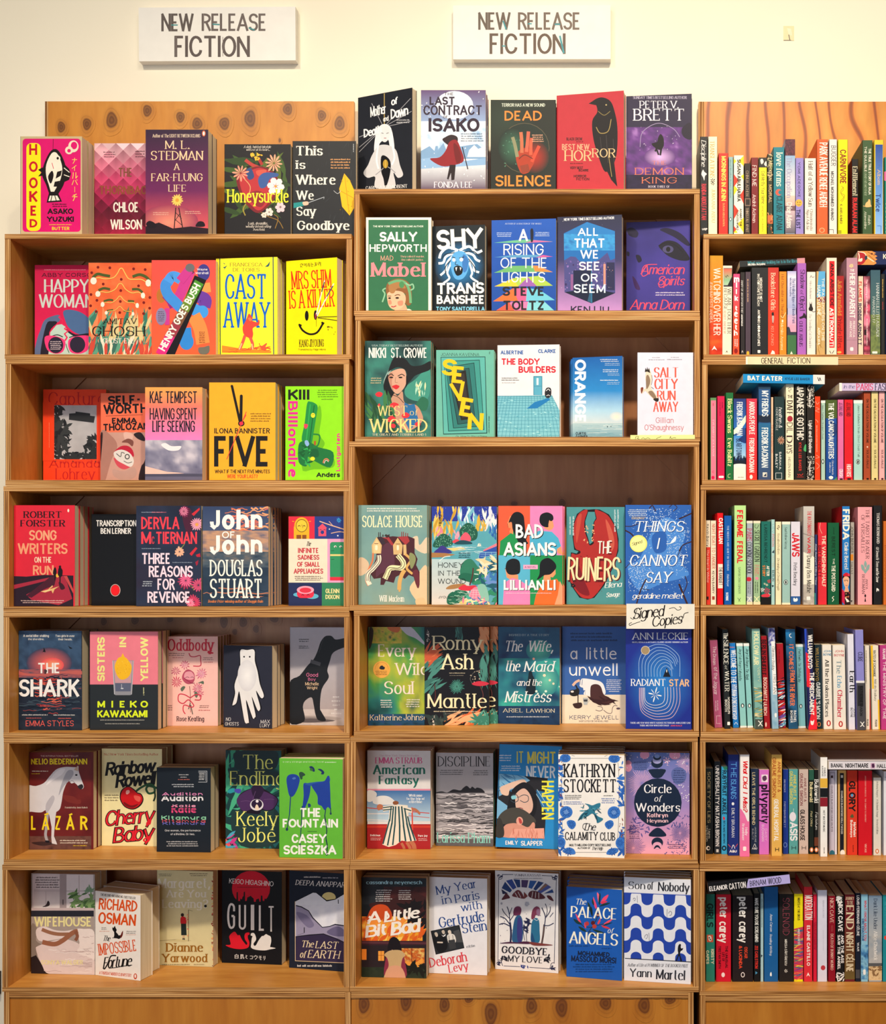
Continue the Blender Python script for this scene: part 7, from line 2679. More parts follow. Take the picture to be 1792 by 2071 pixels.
# ---------------------------------------------------------------- books standing spine out ("+") and lying flat ("_")
SPINES = '''
@R0 c0
+ 75 145 75 1f2226 d=.01 | black spine with white script and red capitals
v c e8e4e0 84 112 128 355|Discipline
b e8e4dc 85 420 100 380 112 400 135 420 118 440 112 480 100 450
v b d83444 86 512 130 845|RANDA ABDELFATTAH
t x e8e4e0 92 920 140 940|UQP
+ 148 234 75 f0e4c4 | cream spine with pale gold capitals
v s c09a50 164 112 206 455|TRANSLATIONS
n 2a2620 190 480 24 6
n 2a2620 190 508 20 6
v s d0b070 180 560 212 868|JUMAANA ABDU
+ 245 333 228 e23028 | red spine with yellow title
v x f0d860 270 255 312 668|MORNINGS IN JENIN
v b f0a060 282 688 302 905|SUSAN ABULHAWA
+ 337 379 262 8fb4b4 w=.12 | slim grey-blue spine with dark italic
v i 2a4a50 346 290 362 640|Mend Weather Before Season
o 2a4a50 355 838 11 18
o e8f0f0 355 838 6 12
+ 384 478 248 f4ecd8 | spine patterned in yellow, red and white
p f0d020 384 330 410 300 384 280
p f0d020 478 248 430 300 478 350
p f0d020 384 520 420 560 384 620
p d83a28 384 420 430 480 384 540
p d83a28 478 560 440 620 478 700
p d83a28 384 700 430 760 384 840
p f0d020 478 820 420 880 478 965
p f0d020 384 900 420 965 384 965
p d83a28 384 900 410 930 384 960
p f0d020 478 420 450 440 478 480
v x 1a1816 416 285 450 675|SUSAN ABULHAWA
v x 1a1816 410 760 428 940|LOVELESS WORLD
v x 1a1816 440 740 458 905|AGAINST THE
+ 483 541 322 2a2220 w=.12 | dark brown spine with a small framed square
v s a89078 496 390 522 635|CHINUA ACHEBE
r 8a7060 487 645 541 715
r 2a2220 495 653 533 707
v s b09880 496 730 522 962|THINGS FALL APART
+ 546 612 268 7c2428 | maroon spine with white handwriting
v h f0e8e0 556 340 596 535|FIND ME
v r f0e0d8 558 610 590 870|André Aciman
+ 616 692 268 f4e62a | yellow spine with a black photo at top
r 2a2a28 616 268 692 360
b e0dcd4 630 290 650 280 660 310 640 330
b e0dcd4 665 330 685 300 688 350
v h 3a3418 640 392 672 695|Call Me By Your Name
v r 7a6c18 642 715 660 950|ANDRE ACIMAN
+ 696 746 235 34382a w=.12 | narrow dark green spine with tan capitals
f 6a7a4a,c8b088 14 14 1.4 696 240 746 480
r c86a3a 696 800 746 880
f d89a60,8a3a20 12 10 1.4 696 780 746 965
v b d8c090 708 262 736 480|TASH KEAN
v b d8b080 708 520 736 690|MORAL
+ 750 854 172 1f7c8c | teal spine with cream rounded title
v S ecead4 778 222 836 535|love forms
o e05a48 800 590 30 30
o 1f7c8c 814 590 18 20
v S 143038 780 625 834 938|CLAIRE ADAM
+ 860 953 98 8aa8cc | tall spine with a dusk landscape below dark flowers
g 8ab0d4 f0dcd8 860 240 953 620
g e8c8b8 c89a98 860 620 953 740
r 7a5a60 860 715 953 760
g c8b0b8 5a5a68 860 760 953 970
k 2a1c2a,6a3040,3a2030,8a4a50 6 860 98 953 250
v s 9a98b8 872 262 922 640|The Occupation
v b f0e0d8 872 680 925 920|Chloe Adams
+ 956 1032 272 9486cc | lavender spine with a smiling emoji
v b 20204a 976 310 1000 635|YOMI ADEGOKE
o f0b048 986 688 32 34
o 5a3a10 975 682 4 6
o 5a3a10 997 682 4 6
s 5a3a10 4 972 702 986 708 1000 702
v x 20204a 962 745 1000 930|THE LIST
+ 1040 1146 275 efe4d8 | off-white spine with thin dark serif title
v s 3a3030 1074 302 1116 720|Half of a Yellow Sun
v s 5a4a48 1090 745 1116 940|Chimamanda
v s 5a4a48 1056 752 1082 940|Ngozi Adichie
+ 1152 1256 100 ee6030 | tall orange spine with condensed white capitals
v x f6eee4 1178 130 1252 440|PARK AVENUE
v x f6eee4 1178 452 1248 725|RENEE AHDIEH
o f0a070 1200 940 26 24
o ee6030 1200 940 17 16
+ 1266 1340 100 e0dcd8 | tall pale grey spine with black hand lettering
v h 17171a 1284 158 1330 345|BUGGER
v b 1a1a1a 1282 395 1310 850|MICHAEL MOHAMMED AHMAD
l 1a1a1a 4 1266 935 1306 935
l 1a1a1a 4 1306 935 1306 970
+ 1348 1440 102 f6e20e | tall bright yellow spine with a brown title
v x 8a3010 1366 195 1424 512|CARNIVORE
s 9a8010 4 1380 530 1400 560 1375 600 1405 640 1380 680
s 9a8010 4 1400 540 1370 590 1410 620 1370 670
v b 5a4a10 1366 700 1388 882|K. ANIS AHMED
v x 1a1a10 1352 945 1380 970|II
+ 1476 1536 282 1c1a1a side=8a1a1e | black spine with red author and red cover
v S ccc4a4 1482 350 1528 625|Entitlement
v x dc2a2c 1482 640 1526 962|RUMAAN ALAM
+ 1574 1668 108 3f5a3a | tall dark green spine with a ginger cat
v b e8e4d0 1630 182 1654 610|THE TRUE TRUE STORY OF RAJA
v b e8e4d0 1592 165 1614 400|THE GULLIBLE
v i a8b898 1592 408 1614 625|(AND HIS MOTHER)
b f0b878 1602 725 1605 690 1625 672 1630 655 1645 660 1650 700 1655 722
s f0b878 5 1605 720 1580 715
v i e8e8d0 1626 805 1648 890|Rabih
v i e8e8d0 1592 768 1612 930|Alameddine
+ 1682 1770 105 f0c830 | yellow-edged blue spine with pale script
g 28489c 6aa0e0 1693 148 1762 700
g 6aa0e0 8ab8ec 1693 700 1762 975
v s f0c070 1712 380 1740 520|Albom
v s 5060a0 1712 230 1740 360|Mitch
v b 1f3a78 1696 600 1742 770|Twice
l 4a7ac0 6 1710 900 1745 900
l 4a7ac0 6 1745 900 1745 970
+ 1776 1850 265 1f7c6c | teal-green spine cut by the frame edge
p e86a9a 1776 400 1850 380 1850 500 1776 480
v x e8d030 1790 690 1840 960|FICTION
@R1 c1
+ 152 279 215 d87a20 x=146 | tall orange-to-red sunset spine
g c8901c e07a20 140 205 285 560
g e07a20 d03820 140 560 285 900
k b82818,d84a20,e07028 3 140 880 285 1135 3
v r f6ece0 198 330 262 950|WATCHING OVER HER
v r f4dcc4 160 455 188 836|JEAN-BAPTISTE ANDREA
p f4f0e8 180 1090 205 1048 230 1090 205 1075
+ 283 376 308 f0e4cc x=277 | cream spine with a small painting at top
r 3a3040 290 330 368 502
g d86050 8ab890 292 335 366 440
g 8ab890 a8c8a8 292 440 366 488
p 1a1a22 325 495 366 410 366 495
s 2a2420 4 305 400 315 415 325 395 335 410
v s 2a2624 326 518 360 936|WE ARE TOGETHER
v s 2a2624 292 518 322 715|BECAUSE
v s d89888 290 725 312 936|KERRY ANDREW
p 5a4a40 308 1115 320 1090 332 1115 320 1105
+ 382 443 384 e05a5a x=377 | pink spine with stacked white letters
g d84a80 ee4a34 375 384 445 760
g ee4a34 f0502c 375 760 445 1130
t x f6f2ee 386 400 436 464|m
t x f6f2ee 404 462 416 510|i
t x f6f2ee 403 525 414 570|l
t x f6f2ee 392 585 424 632|k
t x f6f2ee 394 675 422 725|t
t x f6f2ee 388 715 422 782|e
t x f6f2ee 388 778 422 846|e
t x f6f2ee 392 850 420 902|t
t x f6f2ee 386 905 420 955|h
M f6f2ee 2 388 985 425 1055
o 8a1a18 404 1096 17 24
+ 446 489 368 2a2628 w=.12 | slim black spine with white italic capitals
v i e8e4e0 452 445 470 750|DIARY OF AN OXYGEN THIEF
v b e8e4e0 452 757 468 866|ANONYMOUS
t r e8e4e0 455 1090 472 1112|A
+ 491 543 365 4c3e4c w=.12 | slim plum spine with tiny tan lettering
M c8a080 1 504 420 526 665
b f0b030 505 1105 515 1098 525 1105 525 1130 505 1130
+ 549 705 325 23262a | wide black spine with dotted white capitals
v b e8e4d8 626 420 648 645|MIDNIGHT IS NOT
v b e8e4d8 602 385 624 680|IN EVERYONE'S REACH
o e8e4d8 636 603 9 10
o e8e4d8 612 470 9 10
v b f0ece4 605 716 628 1050|ANTÓNIO LOBO ANTUNES
o f0ece4 617 780 10 10
o f0ece4 617 870 10 10
o f0ece4 617 912 10 10
q f0ece4 605 1088 630 1115 4
+ 702 801 325 d03a2c | vermilion spine with cream rounded title
g c0342c ee4424 695 325 805 1130
v s f4dcbc 728 375 770 718|Bookstore Girls
b 2a2020 735 745 752 738 755 770 738 772
b b8a8a0 738 775 756 775 752 830 742 835
l 2a2020 5 742 835 750 850
v s f0a88c 730 868 754 1045|KEI AONO
p f4e8dc 725 1125 740 1090 760 1100 765 1125
+ 804 874 362 f08a28 | orange spine with brown and cream title
v s 3a2a18 824 390 848 800|Hot Chocolate on Thursday
s f8e8b0 4 820 770 835 790 855 760 865 740
v s fae8b4 820 840 842 1086|Michiko Aoyama
q f8f0d0 828 808 842 832 4
+ 880 963 358 b8b8dc | pale lilac spine with pink blossom over green
g a8a8d8 e8e4f0 878 355 965 420
g d8d4ec a8b0d8 878 420 965 700
g c8b0d0 f0a0b8 878 760 965 925
b f0a0b8 900 860 960 860 955 925 920 920
r 2f3a48 878 920 963 955
b 2f3a48 878 880 900 880 910 940 878 950
r 3f7048 878 950 965 1130
v s 2a3a72 926 422 952 842|The Healing Hippo of Hinode Park
v b 2a3a72 902 420 918 590|Michiko Aoyama
p e8e4d0 905 1125 918 1098 930 1125
+ 970 1056 285 a862bc | purple spine with a black dog head
v s 2a1238 1000 345 1042 520|Shadow
v s 2a1238 995 590 1042 730|Object
v s 2a1238 1000 535 1030 575|of
b 2a2028 990 785 1020 770 1030 745 1048 760 1055 800 1035 790 1000 800
v s 2a1238 990 820 1022 1055|CHLOE ARIDJIS
+ 1060 1143 365 e8e0d8 | white spine with a black cat silhouette
s 4a4440 4 1090 420 1100 400 1110 415 1130 410
v s 6a605a 1086 450 1104 612|Hiro Arikawa
b 2a2828 1085 640 1092 660 1100 660 1105 640 1108 680 1118 705 1110 725 1085 725 1076 705 1086 680
s 2a2828 5 1100 722 1120 735 1138 730
v s a8a8a0 1080 752 1104 1070|The Travelling Cat Chronicles
+ 1147 1231 360 c8a468 | tan and sky-blue spine with white capitals
p 58aadc 1170 360 1231 360 1231 590 1150 600
f 7a1a30 9 16 1.4 1160 580 1228 640
f e0c088,a8803c 30 6 7 1147 640 1231 1125 70
v b f0ecdc 1198 420 1222 1005|THE PASSENGERS ON THE
v b f0ecdc 1156 490 1188 768|HANKYU LINE
v b fdf6e4 1160 880 1182 1040|ARIKAWA
+ 1240 1339 235 e8dcc8 | beige spine with a red panel of bold capitals
r dc1f28 1268 265 1316 1066
v x 1a1014 1278 285 1310 686|ANA ARISTIDE
v x f6f2ea 1272 698 1308 1055|ASTRONAUT!
l 1a1014 5 1270 1095 1285 1120
l 1a1014 5 1310 1092 1295 1120
+ 1340 1403 402 b42a28 | dark red spine with ochre script
g a02428 e03428 1335 400 1405 1130
v s d09a3a 1346 440 1382 765|Julia Armfield
v s 5a1216 1346 780 1386 1070|Private Rites
o e8b050 1360 1108 20 10
+ 1424 1532 235 b88a9c | wide mauve spine with a small crown
n d8c090 1472 308 22 5 1
t b f4ece4 1460 340 1500 362|THE
v b f6f0e8 1456 378 1506 795|HEIR APPARENT
v b f0e4e0 1486 820 1506 970|REBECCA
v b f0e4e0 1456 818 1476 970|ARMITAGE
l a07888 3 1424 995 1532 995
q f6f0e8 1460 1062 1490 1095 8
+ 1535 1583 405 ecccb4 | peach spine with bold red and navy capitals
v x c82a2c 1540 455 1568 642|FLAMES
v x 20204e 1536 655 1566 1046|ROBBIE ARNOTT
+ 1588 1645 405 d84a80 w=.12 | magenta spine with a collage pattern
k d83070,f08aa0,5a2030,f06080 6 1588 405 1645 1125
v b f0d0d8 1606 435 1624 760|The Vanishing of Elizabeth Rush
M f4d4d8 1 1608 780 1626 1050
r 2a1a20 1590 900 1610 950
+ 1650 1739 348 3a5c6c | slate-blue spine fading to moss with pale capitals
g 3a5c6c 4a6a68 1648 348 1740 760
k 4a5a3a,7a8a50,5a6a48,8a9a60 5 1648 760 1740 1125
v s dce0dc 1702 470 1728 962|HANNAH LILLITH ASSADI
v s dce0dc 1668 596 1690 836|PARADISO 17
q f0ece0 1665 1100 1712 1120 3
+ 1744 1783 385 2a2a2a w=.12 | slim black spine with tiny tan lettering
M c8a050 1 1752 430 1772 620
M a03a40 1 1752 640 1772 720
+ 1788 1850 340 2a3a6c w=.12 | navy spine cut by the frame edge
_ 440 1044 262 322 23282c slope=-26 d=.035 w=.14 | black book with teal lettering and a pink tail, lying askew above the wide black spine
t s 3a8a98 512 258 998 288 -2.6|What you are looking for is in the library
t b e8e4e0 515 284 675 304 -2.6|Michiko Aoyama
p c88a94 968 190 1060 190 1060 340 972 340
_ 1530 1880 172 300 1f2a58 d=.02 w=.14 | navy book with an orange mask painting, lying at the upper end of the shelf
p e0924c 1530 172 1660 172 1700 190 1680 200 1712 220 1690 235 1712 250 1690 262 1705 285 1680 300 1530 300
b b02430 1530 180 1570 180 1612 230 1580 290 1530 290
s f4e4c8 9 1538 190 1545 230 1535 270
b f4e4c8 1545 250 1572 238 1570 265 1545 270
s f0e0c0 8 1530 178 1590 190 1620 230 1680 270
b 2a3a4a 1595 225 1615 215 1618 245 1600 255
s 8a4a20 5 1620 180 1660 200 1690 215
s 8a4a20 5 1630 210 1665 240 1690 262
b 5a2a20 1650 195 1665 190 1670 202 1655 205
t b f0e8d0 1765 200 1795 245|K
t b f0e8d0 1810 200 1860 245|IS
@R2 c2
+ 166 226 340 5a8c5a | slim pink spine edged in green
r ec7a92 174 365 220 1100
M a02040 1 185 390 205 415
v s f8d8dc 188 545 204 885|EVE BABITZ SEX & RAGE
o d8104c 192 1078 14 16
v b c02050 185 1015 205 1035|U
+ 231 302 325 cc1a4c | crimson spine with faint dark lettering
M 6a0f2c 1 270 375 288 440
M 6a0f2c 1 250 375 266 525
q f4e4e8 245 1062 292 1082 8
+ 310 382 293 1f6c3a | dark green spine with pale yellow title
v S f2eca8 328 350 368 667|Black Swans
v S f2eca8 328 714 366 975|Eve Babitz
s d8d8a0 4 355 1045 335 1050 332 1075 352 1078
+ 384 498 348 2a4a8a | blue spine with northern lights over snow
g 2a3878 2a6ab8 384 345 500 620
b d8ecd8 384 640 430 590 498 500 498 560 440 640 384 680
g 3a8ad4 a8d0ec 384 690 500 900
b 1f3a78 430 720 498 680 498 760 440 740
r f0ece0 384 960 500 1105
f 1a2434 34 8 3.4 384 880 500 950 90
r 1a2434 384 920 500 958
b f4f0e8 384 958 440 950 500 958 500 980 384 985
v b e8f0f4 412 380 466 690|FREDRIK BACKMAN
v b 23345a 406 720 458 895|BEARTOWN
m 8a8478 1 420 1065 480 1085
+ 502 600 348 dc3848 | coral red spine with narrow white capitals
g d03850 f03028 500 345 605 1105
v b f6eee8 528 375 578 682|ANXIOUS PEOPLE
v b f6eee8 528 714 574 1030|FREDRIK BACKMAN
o f0e8e0 545 1072 14 20
+ 612 726 205 2a5488 | tall blue spine with narrow white capitals
r 23405c 612 205 726 260
b 1f2c40 605 500 670 510 726 495 726 560 670 570 605 555
g 2a6a98 3a4a70 612 575 726 1100
v b ecf2f2 644 275 704 512|MY FRIENDS
v b ecf2f2 642 617 702 985|FREDRIK BACKMAN
q e0dcd0 652 1030 692 1072 3
p 2a3a58 658 1065 685 1036 686 1066
+ 728 751 335 dcbc9c w=.12 | very slim tan spine with red capitals
v b c43a2c 733 590 746 850|TO THE KENSINGTON
+ 757 853 330 23393c | dark slate spine with a peach blossom
v c eceeee 800 432 832 620|heathen &
v r d8dcdc 774 430 792 642|HONEYSUCKLE
n d8a888 822 735 42 12
n a05838 822 735 26 9
v b e8ecec 804 840 824 1010|SARAH A.
v b e8ecec 770 860 790 990|BAILEY
l e8ecec 3 772 1035 828 1035
l e8ecec 3 828 1035 828 1090
l e8ecec 3 772 1090 828 1090
l e8ecec 3 772 1035 772 1090
+ 864 941 203 ece4c4 | tall cream spine with plum display capitals
s 4a4438 4 885 260 905 245 915 265 890 275 910 290
t b 2a2420 880 315 930 345|THE
v D 3a1a20 876 365 930 500|DAFF
o a42c3c 904 535 26 28
v r 3a1a20 874 570 930 668|DIL
v D 3a1a28 872 690 926 760|D
v r 3a1a28 872 770 926 855|AYS
v r 3a2a20 886 890 910 1074|HELEN BAIN
+ 946 1056 205 23221f | tall black spine with chunky cream capitals
v x e8e0d4 968 232 1032 732|JAPANESE GOTHIC
v b dc322c 985 755 1010 1015|KYLIE LEE BAKER
b 48a868 1040 780 1056 775 1056 835 1030 825
l dc322c 5 975 1045 985 1060
l dc322c 5 990 1045 1005 1060
l dc322c 5 1008 1060 1025 1042
l dc322c 3 968 1072 1030 1072
+ 1060 1129 225 2a2624 | black spine with a speckled engraving
f d8d0c4 90 6 1 1060 230 1129 430
f d8d0c4 90 6 1 1060 880 1129 1100
v b f2eeea 1078 552 1108 850|Light and Shadow
v b f2eeea 1080 270 1098 430|Carola Baker
v b f2eeea 1080 940 1096 1060|Naomi Prior
+ 1133 1186 328 e0401c | orange spine with pale scribble lines
s f0a088 4 1140 370 1155 400 1175 380
s f0a088 4 1145 430 1175 445 1140 460 1175 475
s f0a088 4 1140 540 1160 560 1160 570
s f0a088 4 1145 870 1175 890 1140 900
s f0a088 4 1145 940 1175 970 1150 1000
M f4b8a0 1 1145 590 1160 860
+ 1191 1231 365 a8c8b8 w=.12 | slim pale green spine with dark italic
r e8ece4 1191 365 1231 388
v i 23302e 1198 405 1216 725|James Baldwin Giovanni's Room
o 23302e 1208 930 12 22
o e8f0ec 1208 930 6 14
+ 1234 1340 360 1f4c96 | blue spine with a green top and white capitals
r 4a5c2c 1234 360 1340 530
b 1f3a70 1280 560 1340 600 1320 700 1290 640
v x f6f6ee 1260 385 1310 905|THE VOLCANO DAUGHTERS
v i e8ecf0 1292 920 1308 1050|Gina María
v i e8ecf0 1268 940 1282 1030|Balibrera
o f0f0e8 1283 1078 20 15
p 3a8a5a 1310 1100 1340 1070 1340 1100
+ 1344 1402 358 dc6ca4 | pink spine with squeezed black capitals
v x 1a2044 1356 385 1392 510|J.G. BALLARD
v x f4ecec 1360 1000 1394 1075|CRASH
q 1a1a20 1364 1086 1392 1104 2
+ 1405 1488 358 dc1f2c | red spine with squeezed dark capitals
v x 3a0f18 1426 385 1466 515|J.G. BALLARD
v x f6e8e4 1428 955 1470 1075|HIGH RISE
q 2a0f14 1434 1084 1466 1104 2
+ 1493 1576 362 a8d2ca | mint spine with white top band
r e8ece8 1493 362 1576 392
v i 23302e 1530 410 1550 890|James Baldwin If Beale Street Could Talk
o 23302e 1533 932 18 24
o e8f0ec 1533 932 13 18
b 23302e 1528 920 1540 922 1538 944 1526 944
+ 1584 1650 288 a84a2c | rust-brown spine with dark capitals
v b 2a120c 1610 350 1632 760|ON THE CALCULATION OF VOLUME
o e8c8b0 1620 795 7 7
v b 2a120c 1612 820 1632 996|SOLVEJ BALLE
q 2a120c 1612 1082 1632 1108 2
+ 1656 1720 285 dccc8c | pale yellow spine with dark capitals
v b 3a3018 1680 350 1702 760|ON THE CALCULATION OF VOLUME
v b 3a3018 1682 820 1702 996|SOLVEJ BALLE
v r 3a3018 1682 785 1702 800|II
q 3a3018 1682 1082 1702 1108 2
+ 1726 1782 285 ecacac | salmon pink spine with dark capitals
v b 4a2028 1746 350 1768 760|ON THE CALCULATION OF VOLUME
v b 4a2028 1748 820 1768 996|SOLVEJ BALLE
q 4a2028 1748 1082 1768 1108 2
+ 1787 1850 285 4a8c9c w=.12 | teal spine cut by the frame edge
_ 470 1225 118 204 1a8acc slope=11 d=.003 w=.17 | sky blue book with cream capitals, lying across the tall spines
r e4e0dc 1118 110 1240 225
t x/0a2034 f6f2ea 512 137 626 180 1|BAT
t x/0a2034 f6f2ea 646 140 832 183 1|EATER
t b 17304c 860 155 1086 178 1|KYLIE LEE BAKER
s 1a1a1c 6 1160 150 1172 185 1180 155 1190 185
_ 1360 1880 203 278 c8b8dc d=.006 w=.15 | lilac book with crimson and black capitals, lying above the red spine
r f0e8e0 1360 200 1385 280
t c 2a3a70 1404 222 1506 254|In the
t S cc2a5e 1518 208 1672 270|PARIS
t S 2a2a4c 1690 208 1900 270|FASHION
@R3 c3
+ 126 166 308 dc3c2c w=.12 | slim spine, cream above and red below
r ecdcc4 126 305 166 556
v b 23201c 134 343 156 552|Kevin Barry
v s f4ccbc 136 580 156 886|The Heart in Winter
q 2a1a18 134 1012 152 1042 2
+ 170 223 310 f0dec4 | cream spine with salmon capitals
v b c8806c 182 340 214 755|NIGHT BOAT TO TANGIER
v b 3a2a28 184 776 206 985|KEVIN BARRY
q a04030 184 1010 208 1042 2
+ 229 288 240 dc121c | bright red spine with a white panel
r f2e4d4 238 712 282 936
v x f6eee4 246 286 284 524|CASTILLIAN
v x 1a1416 246 740 280 908|THE BANQUET
+ 294 366 265 1058ac | royal blue spine with small white capitals
v s ccdef2 322 355 340 770|THE NIGHTS ARE QUIET IN TEHRAN
v i ccdef2 322 805 340 920|Shida Bazyar
v x f0f4f8 312 974 334 1052|SCRIBE
+ 388 500 170 b8e294 side=7a9a6a | tall pale green spine with bold red capitals
v x dc222c 414 213 470 470|FEMME
v x dc222c 414 500 468 710|FERAL
v r 3a5a38 426 740 448 986|SAM BECKBESSINGER
s 3a5a38 4 420 1025 435 1040 448 1025
s 3a5a38 4 430 1060 436 1040 442 1060
+ 504 560 312 a8b2bc | grey spine with pink and black condensed serif
r e8e0d0 504 312 560 335
r ecdcb4 504 1062 560 1090
v s b03a60 504 385 552 500|PARIS
v s 2a2a3c 504 512 552 810|COOKING SCHOOL
b cc2a3c 504 840 520 832 545 840 545 865 520 872 504 862
M 5a5a68 2 510 880 545 990
s f4f0e4 6 505 1015 530 1030 505 1060
s f4f0e4 6 550 1015 532 1030 550 1060
+ 566 631 312 9cbc92 | sage green spine with dark condensed serif
r ecdfc4 566 312 631 335
r ecdcb4 566 1062 631 1090
s 2a3028 4 585 345 580 370 600 380 615 350
v s 2a3028 576 400 624 690|SECRET GARDEN
v s cc8478 576 720 620 818|PARIS
b e88aa0 580 840 600 830 615 845 600 860
M 3a4a38 2 576 870 614 990
s f0f0b8 6 572 1010 595 1035 572 1062
s f0f0b8 6 622 1010 598 1035 622 1062
+ 636 726 318 1f6c62 | teal spine with painted flowers at the foot
v b 123230 666 348 694 700|LARISSA BEHRENDT
v x f2ead8 688 728 714 822|AFTER
v x e4782c 650 724 676 826|STORY
n e83a48 710 870 20 7
n f0ecc8 690 905 14 6
n f0ecc8 670 895 12 6
n c83a58 690 960 36 9
n f0ece4 648 950 24 6
n f0ece4 708 1000 18 6
b dc3a48 640 1000 690 985 720 1000 700 1018 650 1016
r 181818 636 1018 726 1090
+ 730 765 300 a8d2d0 w=.12 | slim pale blue spine with mixed coloured capitals
v r 6a9aa0 738 345 758 425|LIEV
v b cc4a64 738 435 758 550|POISON
p 2a3a48 735 605 758 580 758 612
v r c8b088 738 630 758 745|TESTING
v b 2a3a48 738 768 758 870|BERLIN
p 1a2a34 735 905 758 912 740 928
+ 769 826 320 f0e4bc | ivory spine with black italic
s 2a241c 5 790 365 800 355 805 375 785 380 800 395
v i 2a241c 788 430 808 622|Rosalind Belben
v i 2a241c 786 660 808 958|Dreaming of Dead People
+ 830 908 320 9ac0ba | grey-green spine with cream ends
r f0ead8 830 320 908 345
r f0e4c8 830 1070 908 1092
v i 23302e 856 370 878 572|Saul Bellow Herzog
o 23302e 866 880 20 24
o e0ece8 866 880 15 19
b 23302e 860 868 872 870 872 892 860 892
+ 911 1001 320 dcd8e6 | lilac-white spine with red capitals and blue foot
r 2f5c9c 905 1010 1001 1095
v x d41f2c 922 424 994 645|JAWS
v s 3a3a40 938 700 970 912|Peter Benchley
b f0f4f8 935 1030 945 1025 955 1035 965 1025 975 1035 970 1055 940 1058
+ 1028 1130 178 b4aca6 d=.006 | tall grey photographic spine with red capitals
g c8c4be a8a29c 1020 178 1135 600
p f0ead8 1028 600 1135 650 1135 1000 1020 1040
k a8a098,c0b8ac,8a8480 3 1020 900 1135 1095
l 8a8480 8 1028 430 1130 465
v x c8303c 1064 220 1102 450|THE WATCHMAKER'S
v x c8303c 1064 462 1096 610|WAR
v s 2a2620 1060 635 1102 980|Danny Ben-Moshe
q f4f0e8 1058 1012 1092 1045 6
+ 1132 1158 440 2f3c6c w=.11 | narrow short navy spine with white serif
v s e0e4ec 1136 525 1152 905|Alan Bennett Killing Time
r 48b0a0 1132 980 1140 1095
+ 1161 1246 328 dc303c | red spine with cream and black capitals
v b f2e6cc 1200 445 1234 924|THE VANISHING HALF
v b 3a1014 1166 540 1192 835|BRIT BENNETT
s f0b8a0 4 1185 330 1180 380 1200 430
+ 1252 1360 330 185a3a | dark green spine with cream capitals
v b 123020 1302 372 1316 440|ANNE
v b 123020 1290 458 1322 640|BEREST
v b f0ecd8 1300 660 1316 715|THE
v x f2eeda 1288 722 1324 966|THE POSTCARD
s f0ecd8 6 1310 1010 1295 1025 1308 1040 1295 1058
+ 1385 1458 178 2a7cc8 side=a0141e d=.006 | tall bright blue spine with a painted face
v x f6eede 1392 205 1456 486|FRIDA
v S f0ecdc 1408 512 1442 764|Claire Berest
p c8204a 1385 940 1420 980 1420 1100 1385 1060
r 2a1a1c 1410 960 1460 1100
b e8b08c 1395 850 1410 825 1440 825 1452 860 1445 910 1425 940 1405 905
b 17171a 1390 850 1395 815 1430 800 1460 815 1458 850 1440 830 1410 828
b cc2030 1395 812 1420 792 1445 800 1440 822 1410 826
b e0405a 1440 800 1458 805 1455 825 1440 820
s 17171a 4 1404 862 1422 860 1440 862
o 17171a 1412 870 4 3
o 17171a 1436 870 4 3
s b02a30 4 1416 908 1426 912 1436 908
p e8a884 1415 930 1440 930 1450 970 1405 970
f c8304a,e8a060 10 10 1 1415 980 1455 1060
p f4ece0 1410 1020 1440 1040 1455 1060 1430 1065
+ 1462 1500 325 aca49c w=.12 | slim grey spine with an orange square
v b 3a3630 1466 362 1490 610|JOHN BERGER
r d8862c 1464 622 1490 680
v s 3a3630 1468 695 1486 805|From A to X
p 1a1a1a 1465 1048 1482 1048 1473 1068
+ 1528 1666 185 f0a4ac side=d88a98 | wide salmon pink spine with a grey fleur-de-lis
v s 231a1e 1604 204 1638 662|THE TAROT READER
v s 231a1e 1562 258 1594 605|OF VERSAILLES
b 8aa8a4 1600 680 1615 715 1602 745 1588 715
b 8aa8a4 1560 720 1580 720 1596 755 1570 765
b 8aa8a4 1640 720 1622 720 1606 755 1632 765
r 8aa8a4 1575 760 1626 775
b 8aa8a4 1585 775 1600 800 1618 775
v s 231a1e 1602 850 1624 945|ANYA
v s 231a1e 1570 808 1596 986|BERGMAN
o 23181c 1600 1005 8 14
p 23181c 1592 1060 1600 1015 1608 1060
+ 1676 1756 170 1f2024 | tall black spine with white serif
v s e8e4e0 1706 236 1732 525|THOMAS BERNHARD
v i e8e4e0 1700 556 1726 880|Of Seven Fir Trees and the Snow
b f0ece8 1705 935 1725 945 1725 965 1715 955 1705 970
+ 1766 1850 315 c86a28 | burnt orange spine cut by the frame edge
v s 8a3a18 1778 540 1800 880|BARBARIANS
@R4 c4
+ 160 238 252 b4587e b=1062 x=207 | mauve spine leaning, with white rounded lettering
v r f2dfe6 191 305 222 480|The Dream
v r f2dfe6 200 500 236 755|of the Jaguar
M f0d0dc 2 210 805 245 905
l f0d0dc 3 222 950 262 950
l f0d0dc 3 222 1020 262 1020
l f0d0dc 3 226 950 226 1020
+ 276 333 150 24292c b=1070 x=300 | tall black leaning spine with white serif capitals
v s ecebe0 290 180 330 240|The
v s ecebe0 290 250 336 475|SILENCE
v i ecebe0 302 485 325 520|of
v s ecebe0 302 535 344 722|WATER
v b ecebe0 330 775 354 930|SHARRON
v b ecebe0 302 800 326 910|BOOTH
q f4f4f0 325 1005 350 1035 4
+ 342 402 278 1f7acc b=1062 x=377 | bright blue leaning spine with white capitals
m d87a58 1 345 305 395 325
v b ecf2f6 358 340 408 650|WELCOME TO THE
v b ecf2f6 366 660 414 985|HYUNAM-DONG BOOKSHOP
s ecf2f6 4 390 1030 405 1010 420 1030
